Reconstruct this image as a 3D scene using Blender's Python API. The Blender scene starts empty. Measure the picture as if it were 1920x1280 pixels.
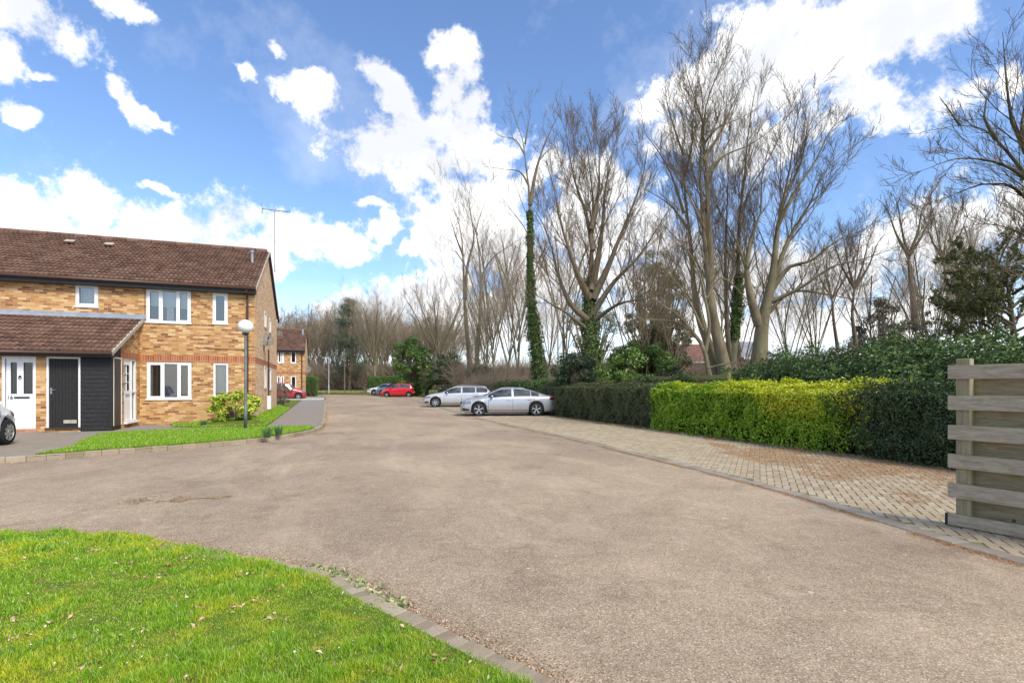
import bpy, bmesh, math, random
import numpy as np
from mathutils import Vector, Matrix
from mathutils.geometry import tessellate_polygon
R = math.radians
PI = math.pi
rng = np.random.default_rng(11)
random.seed(5)
SC = bpy.context.scene
COL = SC.collection

# ------------------------------------------------------------------ camera
TH = R(19.6)
CT, ST = math.cos(TH), math.sin(TH)
FPX, HX, HY, EYE = 975.0, 960.0, 723.0, 1.5
cam = bpy.data.cameras.new('camera')
cam.sensor_width = 36.0
cam.lens = 36.0 * FPX / 1920.0
cam.shift_y = (HY - 640.0) / 1920.0
cam.clip_start = 0.05
cam.clip_end = 3000
camo = bpy.data.objects.new('camera', cam)
COL.objects.link(camo)
camo.location = (0, 0, EYE)
camo.rotation_euler = (R(90), 0, -TH)
SC.camera = camo

# ------------------------------------------------------------------ light
SC.view_settings.view_transform = 'Standard'
SC.view_settings.look = 'None'
SC.view_settings.exposure = 1.96
SC.view_settings.gamma = 1.0
SUN_EL, SUN_AZ = R(46), R(158)      # azimuth measured clockwise from +Y (street direction)
sun = bpy.data.lights.new('sun', 'SUN')
sun.energy = 1.1
sun.angle = R(17)
sun.color = (1.0, 0.93, 0.80)
suno = bpy.data.objects.new('sun', sun)
COL.objects.link(suno)
sd = Vector((math.sin(SUN_AZ) * math.cos(SUN_EL), math.cos(SUN_AZ) * math.cos(SUN_EL), math.sin(SUN_EL)))
suno.rotation_euler = sd.to_track_quat('Z', 'Y').to_euler()

W = bpy.data.worlds.new('World')
SC.world = W
W.use_nodes = True
nt = W.node_tree
nt.nodes.clear()
def wn(t, **k):
    n = nt.nodes.new(t)
    for a, b in k.items(): setattr(n, a, b)
    return n
def wmath(op, a, b=None, c=None, clamp=False):
    n = wn('ShaderNodeMath', operation=op, use_clamp=clamp)
    for i, v in enumerate((a, b, c)):
        if v is None: continue
        if isinstance(v, (int, float)): n.inputs[i].default_value = v
        else: nt.links.new(v, n.inputs[i])
    return n.outputs[0]
sky = wn('ShaderNodeTexSky', sky_type='NISHITA', sun_disc=False, sun_elevation=SUN_EL, sun_rotation=SUN_AZ,
         altitude=50, air_density=1.0, dust_density=0.9, ozone_density=2.2)
tc = wn('ShaderNodeTexCoord')
sep = wn('ShaderNodeSeparateXYZ')
nt.links.new(tc.outputs['Generated'], sep.inputs[0])
az = wmath('ARCTAN2', sep.outputs[0], sep.outputs[1])
el = wmath('ARCSINE', sep.outputs[2])
comb = wn('ShaderNodeCombineXYZ')
nt.links.new(az, comb.inputs[0]); nt.links.new(el, comb.inputs[1])
def noise(vec, scale, detail=6, rough=0.55, dist=0.0):
    n = wn('ShaderNodeTexNoise')
    n.inputs['Scale'].default_value = scale
    n.inputs['Detail'].default_value = detail
    n.inputs['Roughness'].default_value = rough
    n.inputs['Distortion'].default_value = dist
    nt.links.new(vec, n.inputs['Vector'])
    return n
# warped cloud coordinates
nw = noise(tc.outputs['Generated'], 7.0, 5, 0.6)
sub = wn('ShaderNodeVectorMath', operation='SUBTRACT'); sub.inputs[1].default_value = (.5, .5, .5)
nt.links.new(nw.outputs['Color'], sub.inputs[0])
scl = wn('ShaderNodeVectorMath', operation='SCALE'); scl.inputs['Scale'].default_value = 0.12
nt.links.new(sub.outputs[0], scl.inputs[0])
addv = wn('ShaderNodeVectorMath', operation='ADD')
nt.links.new(comb.outputs[0], addv.inputs[0]); nt.links.new(scl.outputs[0], addv.inputs[1])
flat = wn('ShaderNodeVectorMath', operation='MULTIPLY'); flat.inputs[1].default_value = (1, 1, 0)
nt.links.new(addv.outputs[0], flat.inputs[0])

def pxdir(px, py):
    v = Vector(((px - HX) / FPX * CT + ST, -(px - HX) / FPX * ST + CT, (HY - py) / FPX)).normalized()
    return math.atan2(v.x, v.y), math.asin(v.z)
CL = [  # clouds as seen from the road: centre, half sizes, tilt
 (60, 40, 120, 44, 15), (130, 85, 60, 30, 40), (20, 110, 45, 45, 0), (232, 10, 62, 28, 0), (48, 212, 34, 24, 0), (66, 136, 30, 14, 0),
 (235, 190, 48, 20, 45), (282, 215, 42, 14, 15), (455, 148, 24, 18, 20), (530, 175, 36, 30, 0), (585, 178, 60, 46, 0), (520, 95, 22, 22, 0),
 (845, 105, 56, 36, 0), (850, 170, 42, 60, 0), (885, 205, 44, 36, 0), (705, 135, 34, 26, 40), (750, 175, 58, 40, 30), (790, 235, 90, 44, 0),
 (725, 265, 100, 62, 0), (820, 300, 120, 56, 0), (900, 290, 80, 56, 0), (940, 350, 60, 50, 0), (860, 360, 70, 44, 0), (1000, 320, 50, 40, 0),
 (690, 386, 44, 14, 0), (728, 418, 26, 22, 0), (860, 420, 100, 62, 0), (930, 460, 120, 80, 0), (820, 450, 48, 44, 0), (772, 482, 18, 12, 0),
 (50, 400, 150, 62, 0), (150, 385, 90, 60, 0), (30, 350, 70, 40, 0), (290, 362, 34, 14, 20), (330, 440, 120, 52, 0), (430, 425, 70, 48, 0), (460, 470, 120, 52, 0),
 (560, 455, 80, 42, 0), (640, 450, 70, 32, 0), (715, 442, 48, 24, 0), (640, 482, 52, 18, 0), (500, 510, 70, 20, 0), (160, 470, 300, 60, 0),
 (620, 578, 60, 16, 0), (710, 572, 70, 26, 0), (780, 558, 60, 24, 0), (850, 540, 70, 34, 0), (640, 640, 240, 48, 0),
 (1330, 150, 90, 60, -35), (1420, 130, 130, 80, -25), (1540, 120, 180, 100, 0), (1450, 50, 120, 56, 0), (1650, 60, 190, 84, 0), (1760, 30, 110, 50, 0), (1250, 190, 60, 44, 0), (1280, 250, 70, 50, 0),
 (1620, 190, 160, 74, 0), (1690, 225, 70, 44, 0), (1400, 270, 120, 44, 0), (1560, 240, 100, 44, 0),
 (1110, 360, 110, 56, 0), (1160, 440, 170, 80, 0), (1060, 520, 130, 70, 0), (1330, 520, 240, 62, 0), (1560, 520, 180, 66, 0), (1740, 450, 150, 70, 0),
 (1860, 410, 130, 70, 0), (1000, 600, 260, 60, 0), (1500, 610, 500, 60, 0), (1890, 150, 30, 50, 0)]
dmin = None
for (cx, cy, rx, ry, rot) in CL:
    a0, e0 = pxdir(cx, cy)
    ax = abs(pxdir(cx + rx, cy)[0] - pxdir(cx - rx, cy)[0]) / 2
    ey = abs(pxdir(cx, cy - ry)[1] - pxdir(cx, cy + ry)[1]) / 2
    m = wn('ShaderNodeMapping', vector_type='TEXTURE')
    m.inputs['Location'].default_value = (a0, e0, 0)
    m.inputs['Rotation'].default_value = (0, 0, R(-rot))
    m.inputs['Scale'].default_value = (ax, ey, 1)
    nt.links.new(flat.outputs[0], m.inputs['Vector'])
    ln = wn('ShaderNodeVectorMath', operation='LENGTH')
    nt.links.new(m.outputs[0], ln.inputs[0])
    o = ln.outputs['Value']
    dmin = o if dmin is None else wmath('SMOOTH_MIN', dmin, o, 0.10)
inside = wmath('SUBTRACT', 1.0, dmin)
inside = wmath('MAXIMUM', inside, -1.0)
# the rest of the sky, away from the frame: broken cloud
far = noise(tc.outputs['Generated'], 2.6, 8, 0.6)
offaz = wmath('GREATER_THAN', wmath('ABSOLUTE', wmath('SUBTRACT', az, TH)), R(50))
offel = wmath('GREATER_THAN', el, R(42))
off = wmath('MAXIMUM', offaz, offel)
fard = wmath('MULTIPLY_ADD', far.outputs['Fac'], 5.0, -2.75)
fard = wmath('SUBTRACT', fard, wmath('MULTIPLY', wmath('SUBTRACT', 1.0, off), 9.0))
inside = wmath('MAXIMUM', inside, fard)
nd = noise(tc.outputs['Generated'], 13.0, 9, 0.68)
ndf = wmath('MULTIPLY_ADD', nd.outputs['Fac'], 3.7, -1.82)
dens = wmath('ADD', inside, ndf)
mr = wn('ShaderNodeMapRange', interpolation_type='SMOOTHSTEP')
mr.inputs['From Min'].default_value = -0.22; mr.inputs['From Max'].default_value = 0.52
nt.links.new(dens, mr.inputs['Value'])
cover = mr.outputs['Result']
# thin veil
nv = noise(tc.outputs['Generated'], 3.5, 8, 0.65)
veil = wmath('MULTIPLY', wmath('SUBTRACT', nv.outputs['Fac'], 0.50, clamp=True), 1.1, clamp=True)
cover = wmath('MAXIMUM', cover, veil)
hz = wn('ShaderNodeMapRange'); hz.inputs['From Min'].default_value = 0.0; hz.inputs['From Max'].default_value = R(11)
hz.inputs['To Min'].default_value = 0.75; hz.inputs['To Max'].default_value = 0.0
nt.links.new(el, hz.inputs['Value'])
cover = wmath('MAXIMUM', cover, hz.outputs['Result'])
# cloud colour: bright tops, greyer thick middles
ns = noise(tc.outputs['Generated'], 5.0, 6, 0.55)
thick = wn('ShaderNodeMapRange', interpolation_type='SMOOTHSTEP')
thick.inputs['From Min'].default_value = 0.10; thick.inputs['From Max'].default_value = 0.95
nt.links.new(wmath('ADD', wmath('MULTIPLY', inside, .38), wmath('MULTIPLY_ADD', ns.outputs['Fac'], 3.2, -1.35)), thick.inputs['Value'])
cc = wn('ShaderNodeMixRGB'); cc.inputs['Color1'].default_value = (2.85, 2.83, 2.82, 1); cc.inputs['Color2'].default_value = (1.85, 1.9, 2.0, 1)
nt.links.new(thick.outputs['Result'], cc.inputs['Fac'])
skt = wn('ShaderNodeMixRGB', blend_type='MULTIPLY'); skt.inputs['Fac'].default_value = 1.0; skt.inputs['Color2'].default_value = (.385, .43, .49, 1)
nt.links.new(sky.outputs[0], skt.inputs['Color1'])
mx = wn('ShaderNodeMixRGB')
nt.links.new(cover, mx.inputs['Fac']); nt.links.new(skt.outputs[0], mx.inputs['Color1']); nt.links.new(cc.outputs[0], mx.inputs['Color2'])
bg = wn('ShaderNodeBackground'); bg.inputs['Strength'].default_value = 0.13
nt.links.new(mx.outputs[0], bg.inputs['Color'])
wo = wn('ShaderNodeOutputWorld'); nt.links.new(bg.outputs[0], wo.inputs['Surface'])

# ------------------------------------------------------------------ helpers
def ray(px):
    a = (px - HX) / FPX
    return a * CT + ST, -a * ST + CT
def G(px, py, z=0.0):                  # ground point seen at a pixel
    d = (EYE - z) * FPX / (py - HY); x, y = ray(px)
    return (x * d, y * d)
def atD(px, py, d):
    x, y = ray(px)
    return Vector((x * d, y * d, EYE + (HY - py) / FPX * d))
def onY(px, Y): x, y = ray(px); return x / y * Y
def onX(px, X): x, y = ray(px); return y / x * X
def zY(px, py, Y): return EYE + (HY - py) / FPX * (Y / ray(px)[1])
def gz(Y): return min(max(0.0, (Y - 22) * 0.0075), 0.42)
def gzv(Y): return np.clip((np.asarray(Y) - 22) * 0.0075, 0, 0.42)

def tag(o, label=None, cat=None, group=None, kind=None):
    if label: o['label'] = label
    if cat: o['category'] = cat
    if group: o['group'] = group
    if kind: o['kind'] = kind
    return o
def empty(name, loc=(0, 0, 0), rz=0.0, label=None, cat=None, group=None):
    o = bpy.data.objects.new(name, None); COL.objects.link(o)
    o.location = loc; o.rotation_euler = (0, 0, rz); o.empty_display_size = 0.2
    return tag(o, label, cat, group)
def link(me, name, mat, parent=None, smooth=False):
    o = bpy.data.objects.new(name, me); COL.objects.link(o)
    if mat is not None: me.materials.append(mat)
    if parent is not None: o.parent = parent
    me.polygons.foreach_set('use_smooth', np.full(len(me.polygons), bool(smooth)))
    return o
def fastmesh(name, V, F, mat, parent=None, smooth=False, attr=None):
    """V (n,3), F (m,k) with constant k"""
    V = np.ascontiguousarray(V, dtype=np.float32); F = np.ascontiguousarray(F, dtype=np.int32)
    me = bpy.data.meshes.new(name)
    m, k = F.shape
    me.vertices.add(len(V)); me.vertices.foreach_set('co', V.ravel())
    me.loops.add(m * k); me.loops.foreach_set('vertex_index', F.ravel())
    me.polygons.add(m)
    me.polygons.foreach_set('loop_start', np.arange(0, m * k, k, dtype=np.int32))
    me.polygons.foreach_set('loop_total', np.full(m, k, dtype=np.int32))
    me.update(calc_edges=True)
    return link(me, name, mat, parent, smooth)

class MB:
    """collects boxes, bars, quads; build() links them as one mesh object with box-projected UVs in metres"""
    def __init__(s): s.v = []; s.f = []
    def add(s, vs, fs):
        n = len(s.v); s.v += [tuple(v) for v in vs]; s.f += [tuple(i + n for i in f) for f in fs]; return s
    def box(s, x0, x1, y0, y1, z0, z1):
        return s.add([(x0, y0, z0), (x1, y0, z0), (x1, y1, z0), (x0, y1, z0), (x0, y0, z1), (x1, y0, z1), (x1, y1, z1), (x0, y1, z1)],
                     [(0, 3, 2, 1), (4, 5, 6, 7), (0, 1, 5, 4), (1, 2, 6, 5), (2, 3, 7, 6), (3, 0, 4, 7)])
    def quad(s, *p): return s.add(p, [tuple(range(len(p)))])
    def tube(s, pts, rad, k=8, cap=True):
        pts = [Vector(p) for p in pts]
        if isinstance(rad, (int, float)): rad = [rad] * len(pts)
        vs = []; fs = []
        for i, p in enumerate(pts):
            t = (pts[min(i + 1, len(pts) - 1)] - pts[max(i - 1, 0)]).normalized()
            ref = Vector((0, 0, 1)) if abs(t.z) < .9 else Vector((1, 0, 0))
            u = t.cross(ref).normalized(); w = t.cross(u)
            for j in range(k):
                a = 2 * PI * j / k
                vs.append(p + (u * math.cos(a) + w * math.sin(a)) * rad[i])
        for i in range(len(pts) - 1):
            for j in range(k):
                fs.append((i * k + j, i * k + (j + 1) % k, (i + 1) * k + (j + 1) % k, (i + 1) * k + j))
        if cap:
            fs.append(tuple(range(k - 1, -1, -1))); n = (len(pts) - 1) * k; fs.append(tuple(range(n, n + k)))
        return s.add(vs, fs)
    def lathe(s, prof, k=24, axis='z', c=(0, 0, 0)):
        vs = []; fs = []
        for (r, h) in prof:
            for j in range(k):
                a = 2 * PI * j / k; p = (r * math.cos(a), r * math.sin(a), h)
                if axis == 'y': p = (p[0], h, p[1])
                vs.append((p[0] + c[0], p[1] + c[1], p[2] + c[2]))
        for i in range(len(prof) - 1):
            for j in range(k):
                fs.append((i * k + j, i * k + (j + 1) % k, (i + 1) * k + (j + 1) % k, (i + 1) * k + j))
        return s.add(vs, fs)
    def build(s, name, mat, parent=None, smooth=False, bevel=0.0, label=None):
        me = bpy.data.meshes.new(name); me.from_pydata(s.v, [], s.f); me.update()
        uv = me.uv_layers.new(name='UVMap')
        for p in me.polygons:
            n = p.normal; a = max(range(3), key=lambda i: abs(n[i]))
            for li in p.loop_indices:
                c = me.vertices[me.loops[li].vertex_index].co
                uv.data[li].uv = ((c.y, c.z), (c.x, c.z), (c.x, c.y))[a]
        o = link(me, name, mat, parent, smooth)
        if bevel:
            b = o.modifiers.new('bevel', 'BEVEL'); b.width = bevel; b.segments = 1; b.limit_method = 'ANGLE'
        if label: o['label'] = label
        return o

def sheet(name, poly, z, mat, skirt=0.0, zf=None, kind='structure', cuts=True):
    """flat ground sheet from an xy outline, following the gentle rise of the street"""
    bm = bmesh.new()
    vs = [bm.verts.new((p[0], p[1], 0)) for p in poly]
    bm.faces.new(vs)
    bmesh.ops.triangulate(bm, faces=bm.faces[:])
    if cuts:
        for Y in (10, 14, 18, 22, 26, 30, 34, 38, 42, 46, 50, 56, 62, 68, 74, 78):
            bmesh.ops.bisect_plane(bm, geom=bm.verts[:] + bm.edges[:] + bm.faces[:], plane_co=(0, Y, 0), plane_no=(0, 1, 0))
    for v in bm.verts: v.co.z = z + (zf(v.co.x, v.co.y) if zf else gz(v.co.y))
    for f in bm.faces:
        if f.normal.z < 0: f.normal_flip()
    bm.normal_update()
    for f in bm.faces:
        if f.normal.z < 0: f.normal_flip()
    if skirt:
        bd = [e for e in bm.edges if len(e.link_faces) == 1]
        r = bmesh.ops.extrude_edge_only(bm, edges=bd)
        for v in [g for g in r['geom'] if isinstance(g, bmesh.types.BMVert)]: v.co.z -= skirt
    me = bpy.data.meshes.new(name); bm.to_mesh(me); bm.free()
    o = link(me, name, mat)
    if kind: o['kind'] = kind
    return o

def inpoly(x, y, poly):
    x = np.asarray(x); y = np.asarray(y); r = np.zeros(x.shape, bool)
    n = len(poly)
    for i in range(n):
        x0, y0 = poly[i]; x1, y1 = poly[(i + 1) % n]
        if y0 == y1: continue
        c = ((y0 > y) != (y1 > y)) & (x < (x1 - x0) * (y - y0) / (y1 - y0) + x0)
        r ^= c
    return r
def rnd_in(poly, n, r=None):
    r = r or rng
    p = np.array(poly); lo = p.min(0); hi = p.max(0); out = []
    tot = 0
    while tot < n:
        q = r.uniform(lo, hi, (n * 2, 2)); q = q[inpoly(q[:, 0], q[:, 1], poly)]; out.append(q); tot += len(q)
    return np.concatenate(out)[:n]
def smooth_line(pts, step=0.15):
    """Catmull-Rom resample"""
    P = [np.array(p, float) for p in pts]; P = [2 * P[0] - P[1]] + P + [2 * P[-1] - P[-2]]; out = []
    for i in range(1, len(P) - 2):
        n = max(1, int(np.linalg.norm(P[i + 1] - P[i]) / step))
        for k in range(n):
            t = k / n
            out.append(.5 * (2 * P[i] + (P[i + 1] - P[i - 1]) * t + (2 * P[i - 1] - 5 * P[i] + 4 * P[i + 1] - P[i + 2]) * t * t + (3 * P[i] - P[i - 1] - 3 * P[i + 1] + P[i + 2]) * t ** 3))
    out.append(P[-2]); return [tuple(o) for o in out]

# vector noise for scattering (cheap value noise)
def vnoise(x, y, s=1.0, seed=0):
    x = np.asarray(x) * s; y = np.asarray(y) * s
    xi = np.floor(x).astype(int); yi = np.floor(y).astype(int); fx = x - xi; fy = y - yi
    def h(a, b): return (np.sin(a * 127.1 + b * 311.7 + seed * 74.7) * 43758.5453) % 1.0
    fx = fx * fx * (3 - 2 * fx); fy = fy * fy * (3 - 2 * fy)
    return (h(xi, yi) * (1 - fx) + h(xi + 1, yi) * fx) * (1 - fy) + (h(xi, yi + 1) * (1 - fx) + h(xi + 1, yi + 1) * fx) * fy

# ------------------------------------------------------------------ materials
class M:
    def __init__(s, name, rough=0.7, spec=0.3):
        s.m = bpy.data.materials.new(name); s.m.use_nodes = True; s.t = s.m.node_tree
        s.b = s.t.nodes['Principled BSDF']
        s.b.inputs['Roughness'].default_value = rough
        s.b.inputs['Specular IOR Level'].default_value = spec
    def n(s, t, **k):
        o = s.t.nodes.new(t)
        for a, b in k.items(): setattr(o, a, b)
        return o
    def l(s, a, b): s.t.links.new(a, b)
    def setp(s, n, **k):
        for a, b in k.items():
            a = a.replace('_', ' ')
            n.inputs[a].default_value = b
        return n
    def coord(s, kind='Object', scale=(1, 1, 1), rot=(0, 0, 0)):
        t = s.n('ShaderNodeTexCoord'); m = s.n('ShaderNodeMapping')
        m.inputs['Scale'].default_value = scale; m.inputs['Rotation'].default_value = rot
        s.l(t.outputs[kind], m.inputs['Vector']); return m.outputs[0]
    def world(s, scale=(1, 1, 1)):
        g = s.n('ShaderNodeNewGeometry'); m = s.n('ShaderNodeMapping'); m.inputs['Scale'].default_value = scale
        s.l(g.outputs['Position'], m.inputs['Vector']); return m.outputs[0]
    def noise(s, v, scale, detail=5, rough=.6, dist=0):
        n = s.n('ShaderNodeTexNoise'); s.setp(n, Scale=scale, Detail=detail, Roughness=rough, Distortion=dist); s.l(v, n.inputs['Vector']); return n.outputs['Fac']
    def island(s): return s.n('ShaderNodeNewGeometry').outputs['Random Per Island']
    def ramp(s, fac, stops, interp='LINEAR'):
        r = s.n('ShaderNodeValToRGB'); e = r.color_ramp.elements; r.color_ramp.interpolation = interp
        while len(e) > 1: e.remove(e[-1])
        e[0].position = stops[0][0]; e[0].color = (*stops[0][1], 1)
        for p, c in stops[1:]:
            x = e.new(p); x.color = (*c, 1)
        s.l(fac, r.inputs['Fac']); return r.outputs['Color']
    def mix(s, f, a, b, mode='MIX'):
        m = s.n('ShaderNodeMixRGB', blend_type=mode)
        for i, v in zip(('Fac', 'Color1', 'Color2'), (f, a, b)):
            if isinstance(v, (int, float)): m.inputs[i].default_value = v
            elif isinstance(v, tuple): m.inputs[i].default_value = (*v, 1)
            else: s.l(v, m.inputs[i])
        return m.outputs[0]
    def math(s, op, a, b=0.0, clamp=False):
        m = s.n('ShaderNodeMath', operation=op, use_clamp=clamp)
        for i, v in enumerate((a, b)):
            if isinstance(v, (int, float)): m.inputs[i].default_value = v
            else: s.l(v, m.inputs[i])
        return m.outputs[0]
    def base(s, c):
        if isinstance(c, tuple): s.b.inputs['Base Color'].default_value = (*c, 1)
        else: s.l(c, s.b.inputs['Base Color'])
        return s
    def bump(s, h, strength=.4, dist=.01):
        b = s.n('ShaderNodeBump'); b.inputs['Strength'].default_value = strength; b.inputs['Distance'].default_value = dist
        s.l(h, b.inputs['Height']); s.l(b.outputs[0], s.b.inputs['Normal']); return s
def plain(name, c, rough=.6, spec=.3, metal=0.0, var=.12, scale=6):
    m = M(name, rough, spec); m.b.inputs['Metallic'].default_value = metal
    f = m.noise(m.coord(), scale, 4)
    m.base(m.ramp(f, [(.3, tuple(x * (1 - var) for x in c)), (.7, tuple(min(1, x * (1 + var)) for x in c))]))
    return m.m
def leafmat(name, stops, transl=.25, rough=.45, patches=None, spec=.4):
    m = M(name, rough, spec)
    col = m.ramp(m.island(), stops)
    if patches:
        sc, lo, hi, st2 = patches
        if sc == 'yel':      # variegated sport: yellow shoots along the top and the near end of the run
            g = m.n('ShaderNodeNewGeometry'); sp = m.n('ShaderNodeSeparateXYZ'); m.l(g.outputs['Position'], sp.inputs[0])
            a = m.math('MULTIPLY', m.math('SUBTRACT', 11.6, sp.outputs[1]), .045); b_ = m.math('MULTIPLY', m.math('SUBTRACT', sp.outputs[2], 1.1), .28)
            f = m.math('ADD', m.math('ADD', m.noise(m.world(), .9, 4, .6), m.math('MINIMUM', a, .11)), b_)
        else:
            f = m.noise(m.world(), sc, 3)
        mr = m.ramp(f, [(lo, (0, 0, 0)), (hi, (1, 1, 1))])
        col = m.mix(mr, col, m.ramp(m.island(), st2))
    m.base(col)
    if transl:
        tr = m.n('ShaderNodeBsdfTranslucent'); ms = m.n('ShaderNodeMixShader'); ms.inputs[0].default_value = transl
        m.l(col, tr.inputs['Color'])
        m.l(m.b.outputs[0], ms.inputs[1]); m.l(tr.outputs[0], ms.inputs[2])
        m.l(ms.outputs[0], m.t.nodes['Material Output'].inputs['Surface'])
    return m.m
MAT = {}
# ================================================================== ground materials
def m_road():
    m = M('tarmac', .85, .25)
    w = m.world()
    agg = m.n('ShaderNodeTexVoronoi'); m.setp(agg, Scale=120.0); m.l(w, agg.inputs['Vector'])
    sp = m.n('ShaderNodeSeparateColor'); m.l(agg.outputs['Color'], sp.inputs[0])
    c = m.ramp(sp.outputs[0], [(0, (.21, .155, .102)), (.3, (.30, .230, .156)), (.65, (.365, .284, .194)), (.9, (.43, .342, .242)), (1, (.60, .50, .38))])
    fine = m.noise(w, 220, 3, .7)
    c = m.mix(m.ramp(fine, [(.35, (0, 0, 0)), (.7, (1, 1, 1))]), c, m.mix(1.0, c, (1.25, 1.22, 1.2), 'MULTIPLY'))
    # broad patches: worn pale, dark damp/older
    big = m.noise(w, .22, 6, .62, .4)
    c = m.mix(m.ramp(big, [(.42, (0, 0, 0)), (.58, (.9, .9, .9))]), c, m.mix(1.0, c, (.76, .75, .76), 'MULTIPLY'))
    sm = m.noise(m.world((1, 1, 1)), 7, 6, .75, .4); c = m.mix(m.ramp(sm, [(.42, (0, 0, 0)), (.62, (.6, .6, .6))]), c, m.mix(1.0, c, (.80, .78, .76), 'MULTIPLY'))
    sm2 = m.noise(m.world((1, 1, 1)), 13, 5, .7); c = m.mix(m.ramp(sm2, [(.62, (0, 0, 0)), (.72, (.7, .7, .7))]), c, (.50, .42, .32))
    ws = m.world((.9, .28, 1))
    st = m.noise(ws, 1.1, 7, .68, .8)
    c = m.mix(m.ramp(st, [(.50, (0, 0, 0)), (.72, (.6, .6, .6))]), c, m.mix(.62, c, (.60, .465, .33)))
    st2 = m.noise(m.world((1, 1, 1)), 2.3, 6, .7, .3)
    c = m.mix(m.ramp(st2, [(.55, (0, 0, 0)), (.74, (.6, .6, .6))]), c, m.mix(.5, c, (.52, .44, .33)))
    st3 = m.noise(m.world((1, 1, 1)), .9, 8, .75, .6)
    c = m.mix(m.ramp(st3, [(.52, (0, 0, 0)), (.66, (.75, .75, .75))]), c, m.mix(1.0, c, (.68, .66, .66), 'MULTIPLY'))
    wv = m.noise(m.world((.5, 1.4, 1)), 1.7, 8, .72, 1.2); c = m.mix(m.ramp(wv, [(.62, (0, 0, 0)), (.70, (.6, .6, .6))]), c, (.52, .40, .27))
    # small pale lichen / gum spots
    v = m.n('ShaderNodeTexVoronoi'); m.setp(v, Scale=4.2, Randomness=1.0)
    dw = m.mix(.12, w, m.n('ShaderNodeTexNoise').outputs['Color']); m.l(w, v.inputs['Vector'])
    vs = m.n('ShaderNodeSeparateColor'); m.l(v.outputs['Color'], vs.inputs[0])
    gate = m.math('GREATER_THAN', vs.outputs[0], .55)
    rad = m.math('MULTIPLY', vs.outputs[1], .10)
    nz = m.math('MULTIPLY', m.noise(w, 30, 4, .7), .07)
    spot = m.math('LESS_THAN', m.math('ADD', v.outputs['Distance'], nz), m.math('ADD', rad, .035))
    c = m.mix(m.math('MULTIPLY', m.math('MULTIPLY', spot, gate), .6), c, (.62, .55, .43))
    m.base(c)
    m.bump(m.math('ADD', agg.outputs['Distance'], fine), .35, .004)
    return m.m
MAT['road'] = m_road()
def m_block(name, stops, moss, mossamt):
    m = M(name, .85, .2)
    w = m.world()
    c = m.ramp(m.island(), stops)
    c = m.mix(m.ramp(m.noise(w, 60, 4, .7), [(.3, (0, 0, 0)), (.75, (.8, .8, .8))]), c, m.mix(1.0, c, (.72, .70, .66), 'MULTIPLY'))
    c = m.mix(m.ramp(m.noise(w, .55, 6, .7, .5), [(mossamt, (0, 0, 0)), (mossamt + .2, (.75, .75, .75))]), c, moss)
    c = m.mix(m.ramp(m.noise(w, 3, 5, .7), [(.5, (0, 0, 0)), (.7, (.5, .5, .5))]), c, m.mix(.5, c, (.50, .45, .34)))
    m.base(c); m.bump(m.noise(w, 120, 3), .3, .004)
    return m.m
MAT['paver'] = m_block('paving_block', [(0, (.34, .27, .185)), (.4, (.40, .32, .22)), (.8, (.44, .358, .25)), (1, (.48, .40, .285))], (.26, .235, .11), .60)
MAT['kerb'] = m_block('kerb_stone', [(0, (.23, .20, .165)), (.5, (.28, .245, .205)), (1, (.33, .295, .25))], (.17, .17, .11), .58)
MAT['sett'] = m_block('brick_kerb', [(0, (.26, .205, .145)), (.5, (.33, .27, .195)), (1, (.42, .35, .265))], (.20, .19, .09), .52)
def m_dirt(name, stops, scale=6):
    m = M(name, .95, .1); w = m.world()
    f = m.noise(w, scale, 8, .7, .3); m.base(m.ramp(f, stops)); m.bump(m.noise(w, 40, 5), .6, .02); return m.m
MAT['joint'] = m_dirt('mossy_joint', [(.3, (.12, .105, .06)), (.55, (.19, .18, .085)), (.75, (.27, .20, .11))], 4)
MAT['soil'] = m_dirt('soil', [(.3, (.06, .042, .028)), (.5, (.12, .085, .055)), (.75, (.2, .14, .09))], 9)
MAT['floor'] = m_dirt('woodland_floor', [(.3, (.07, .05, .032)), (.5, (.13, .095, .055)), (.62, (.11, .12, .045)), (.8, (.22, .17, .10))], 1.2)
MAT['drygrass'] = m_dirt('rough_grass', [(.3, (.10, .13, .03)), (.5, (.20, .21, .06)), (.75, (.36, .30, .14))], 2.0)
MAT['lawn'] = m_dirt('lawn_soil', [(.3, (.06, .085, .015)), (.5, (.12, .15, .025)), (.66, (.20, .21, .04)), (.8, (.20, .15, .08))], 5)
MAT['path'] = m_dirt('path_tarmac', [(.25, (.19, .165, .14)), (.5, (.255, .225, .195)), (.75, (.33, .295, .255))], 8)
MAT['slab'] = m_dirt('concrete_slab', [(.25, (.36, .33, .29)), (.5, (.47, .44, .39)), (.75, (.55, .51, .46))], 3)

# ================================================================== outlines
K1 = smooth_line([(-26, 10.2), (-12, 11.4), (-7.5, 12.3), (-5.97, 12.83), (-5.21, 13.05), (-4.49, 13.5), (-3.59, 13.9), (-2.62, 14.45), (-1.52, 15.35), (-.79, 16.62), (-.28, 18.2), (-.08, 20.5), (-.05, 23)], .25)
K1 += [(-.05, y) for y in np.arange(23.5, 47.0, .5)]
K1 += [(-.05, 47), (-.05, 52.5)] + [(-.05, y) for y in np.arange(53, 62, .5)] + smooth_line([(-.1, 62), (-.6, 66), (-2.5, 71), (-7, 75), (-20, 78)], .5)
K2 = smooth_line([(-26, 5.5), (-12, 7.6), (-6, 7.35), (-3.08, 6.62), (-2.46, 6.36), (-1.71, 5.94), (-1.26, 5.54), (-.85, 5.17), (-.35, 4.73), (.11, 4.22), (.37, 3.68), (.62, 3.22), (.83, 2.82), (1.0, 2.5), (1.35, 1.8), (1.9, .4), (2.4, -3), (2.6, -12)], .1)
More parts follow.
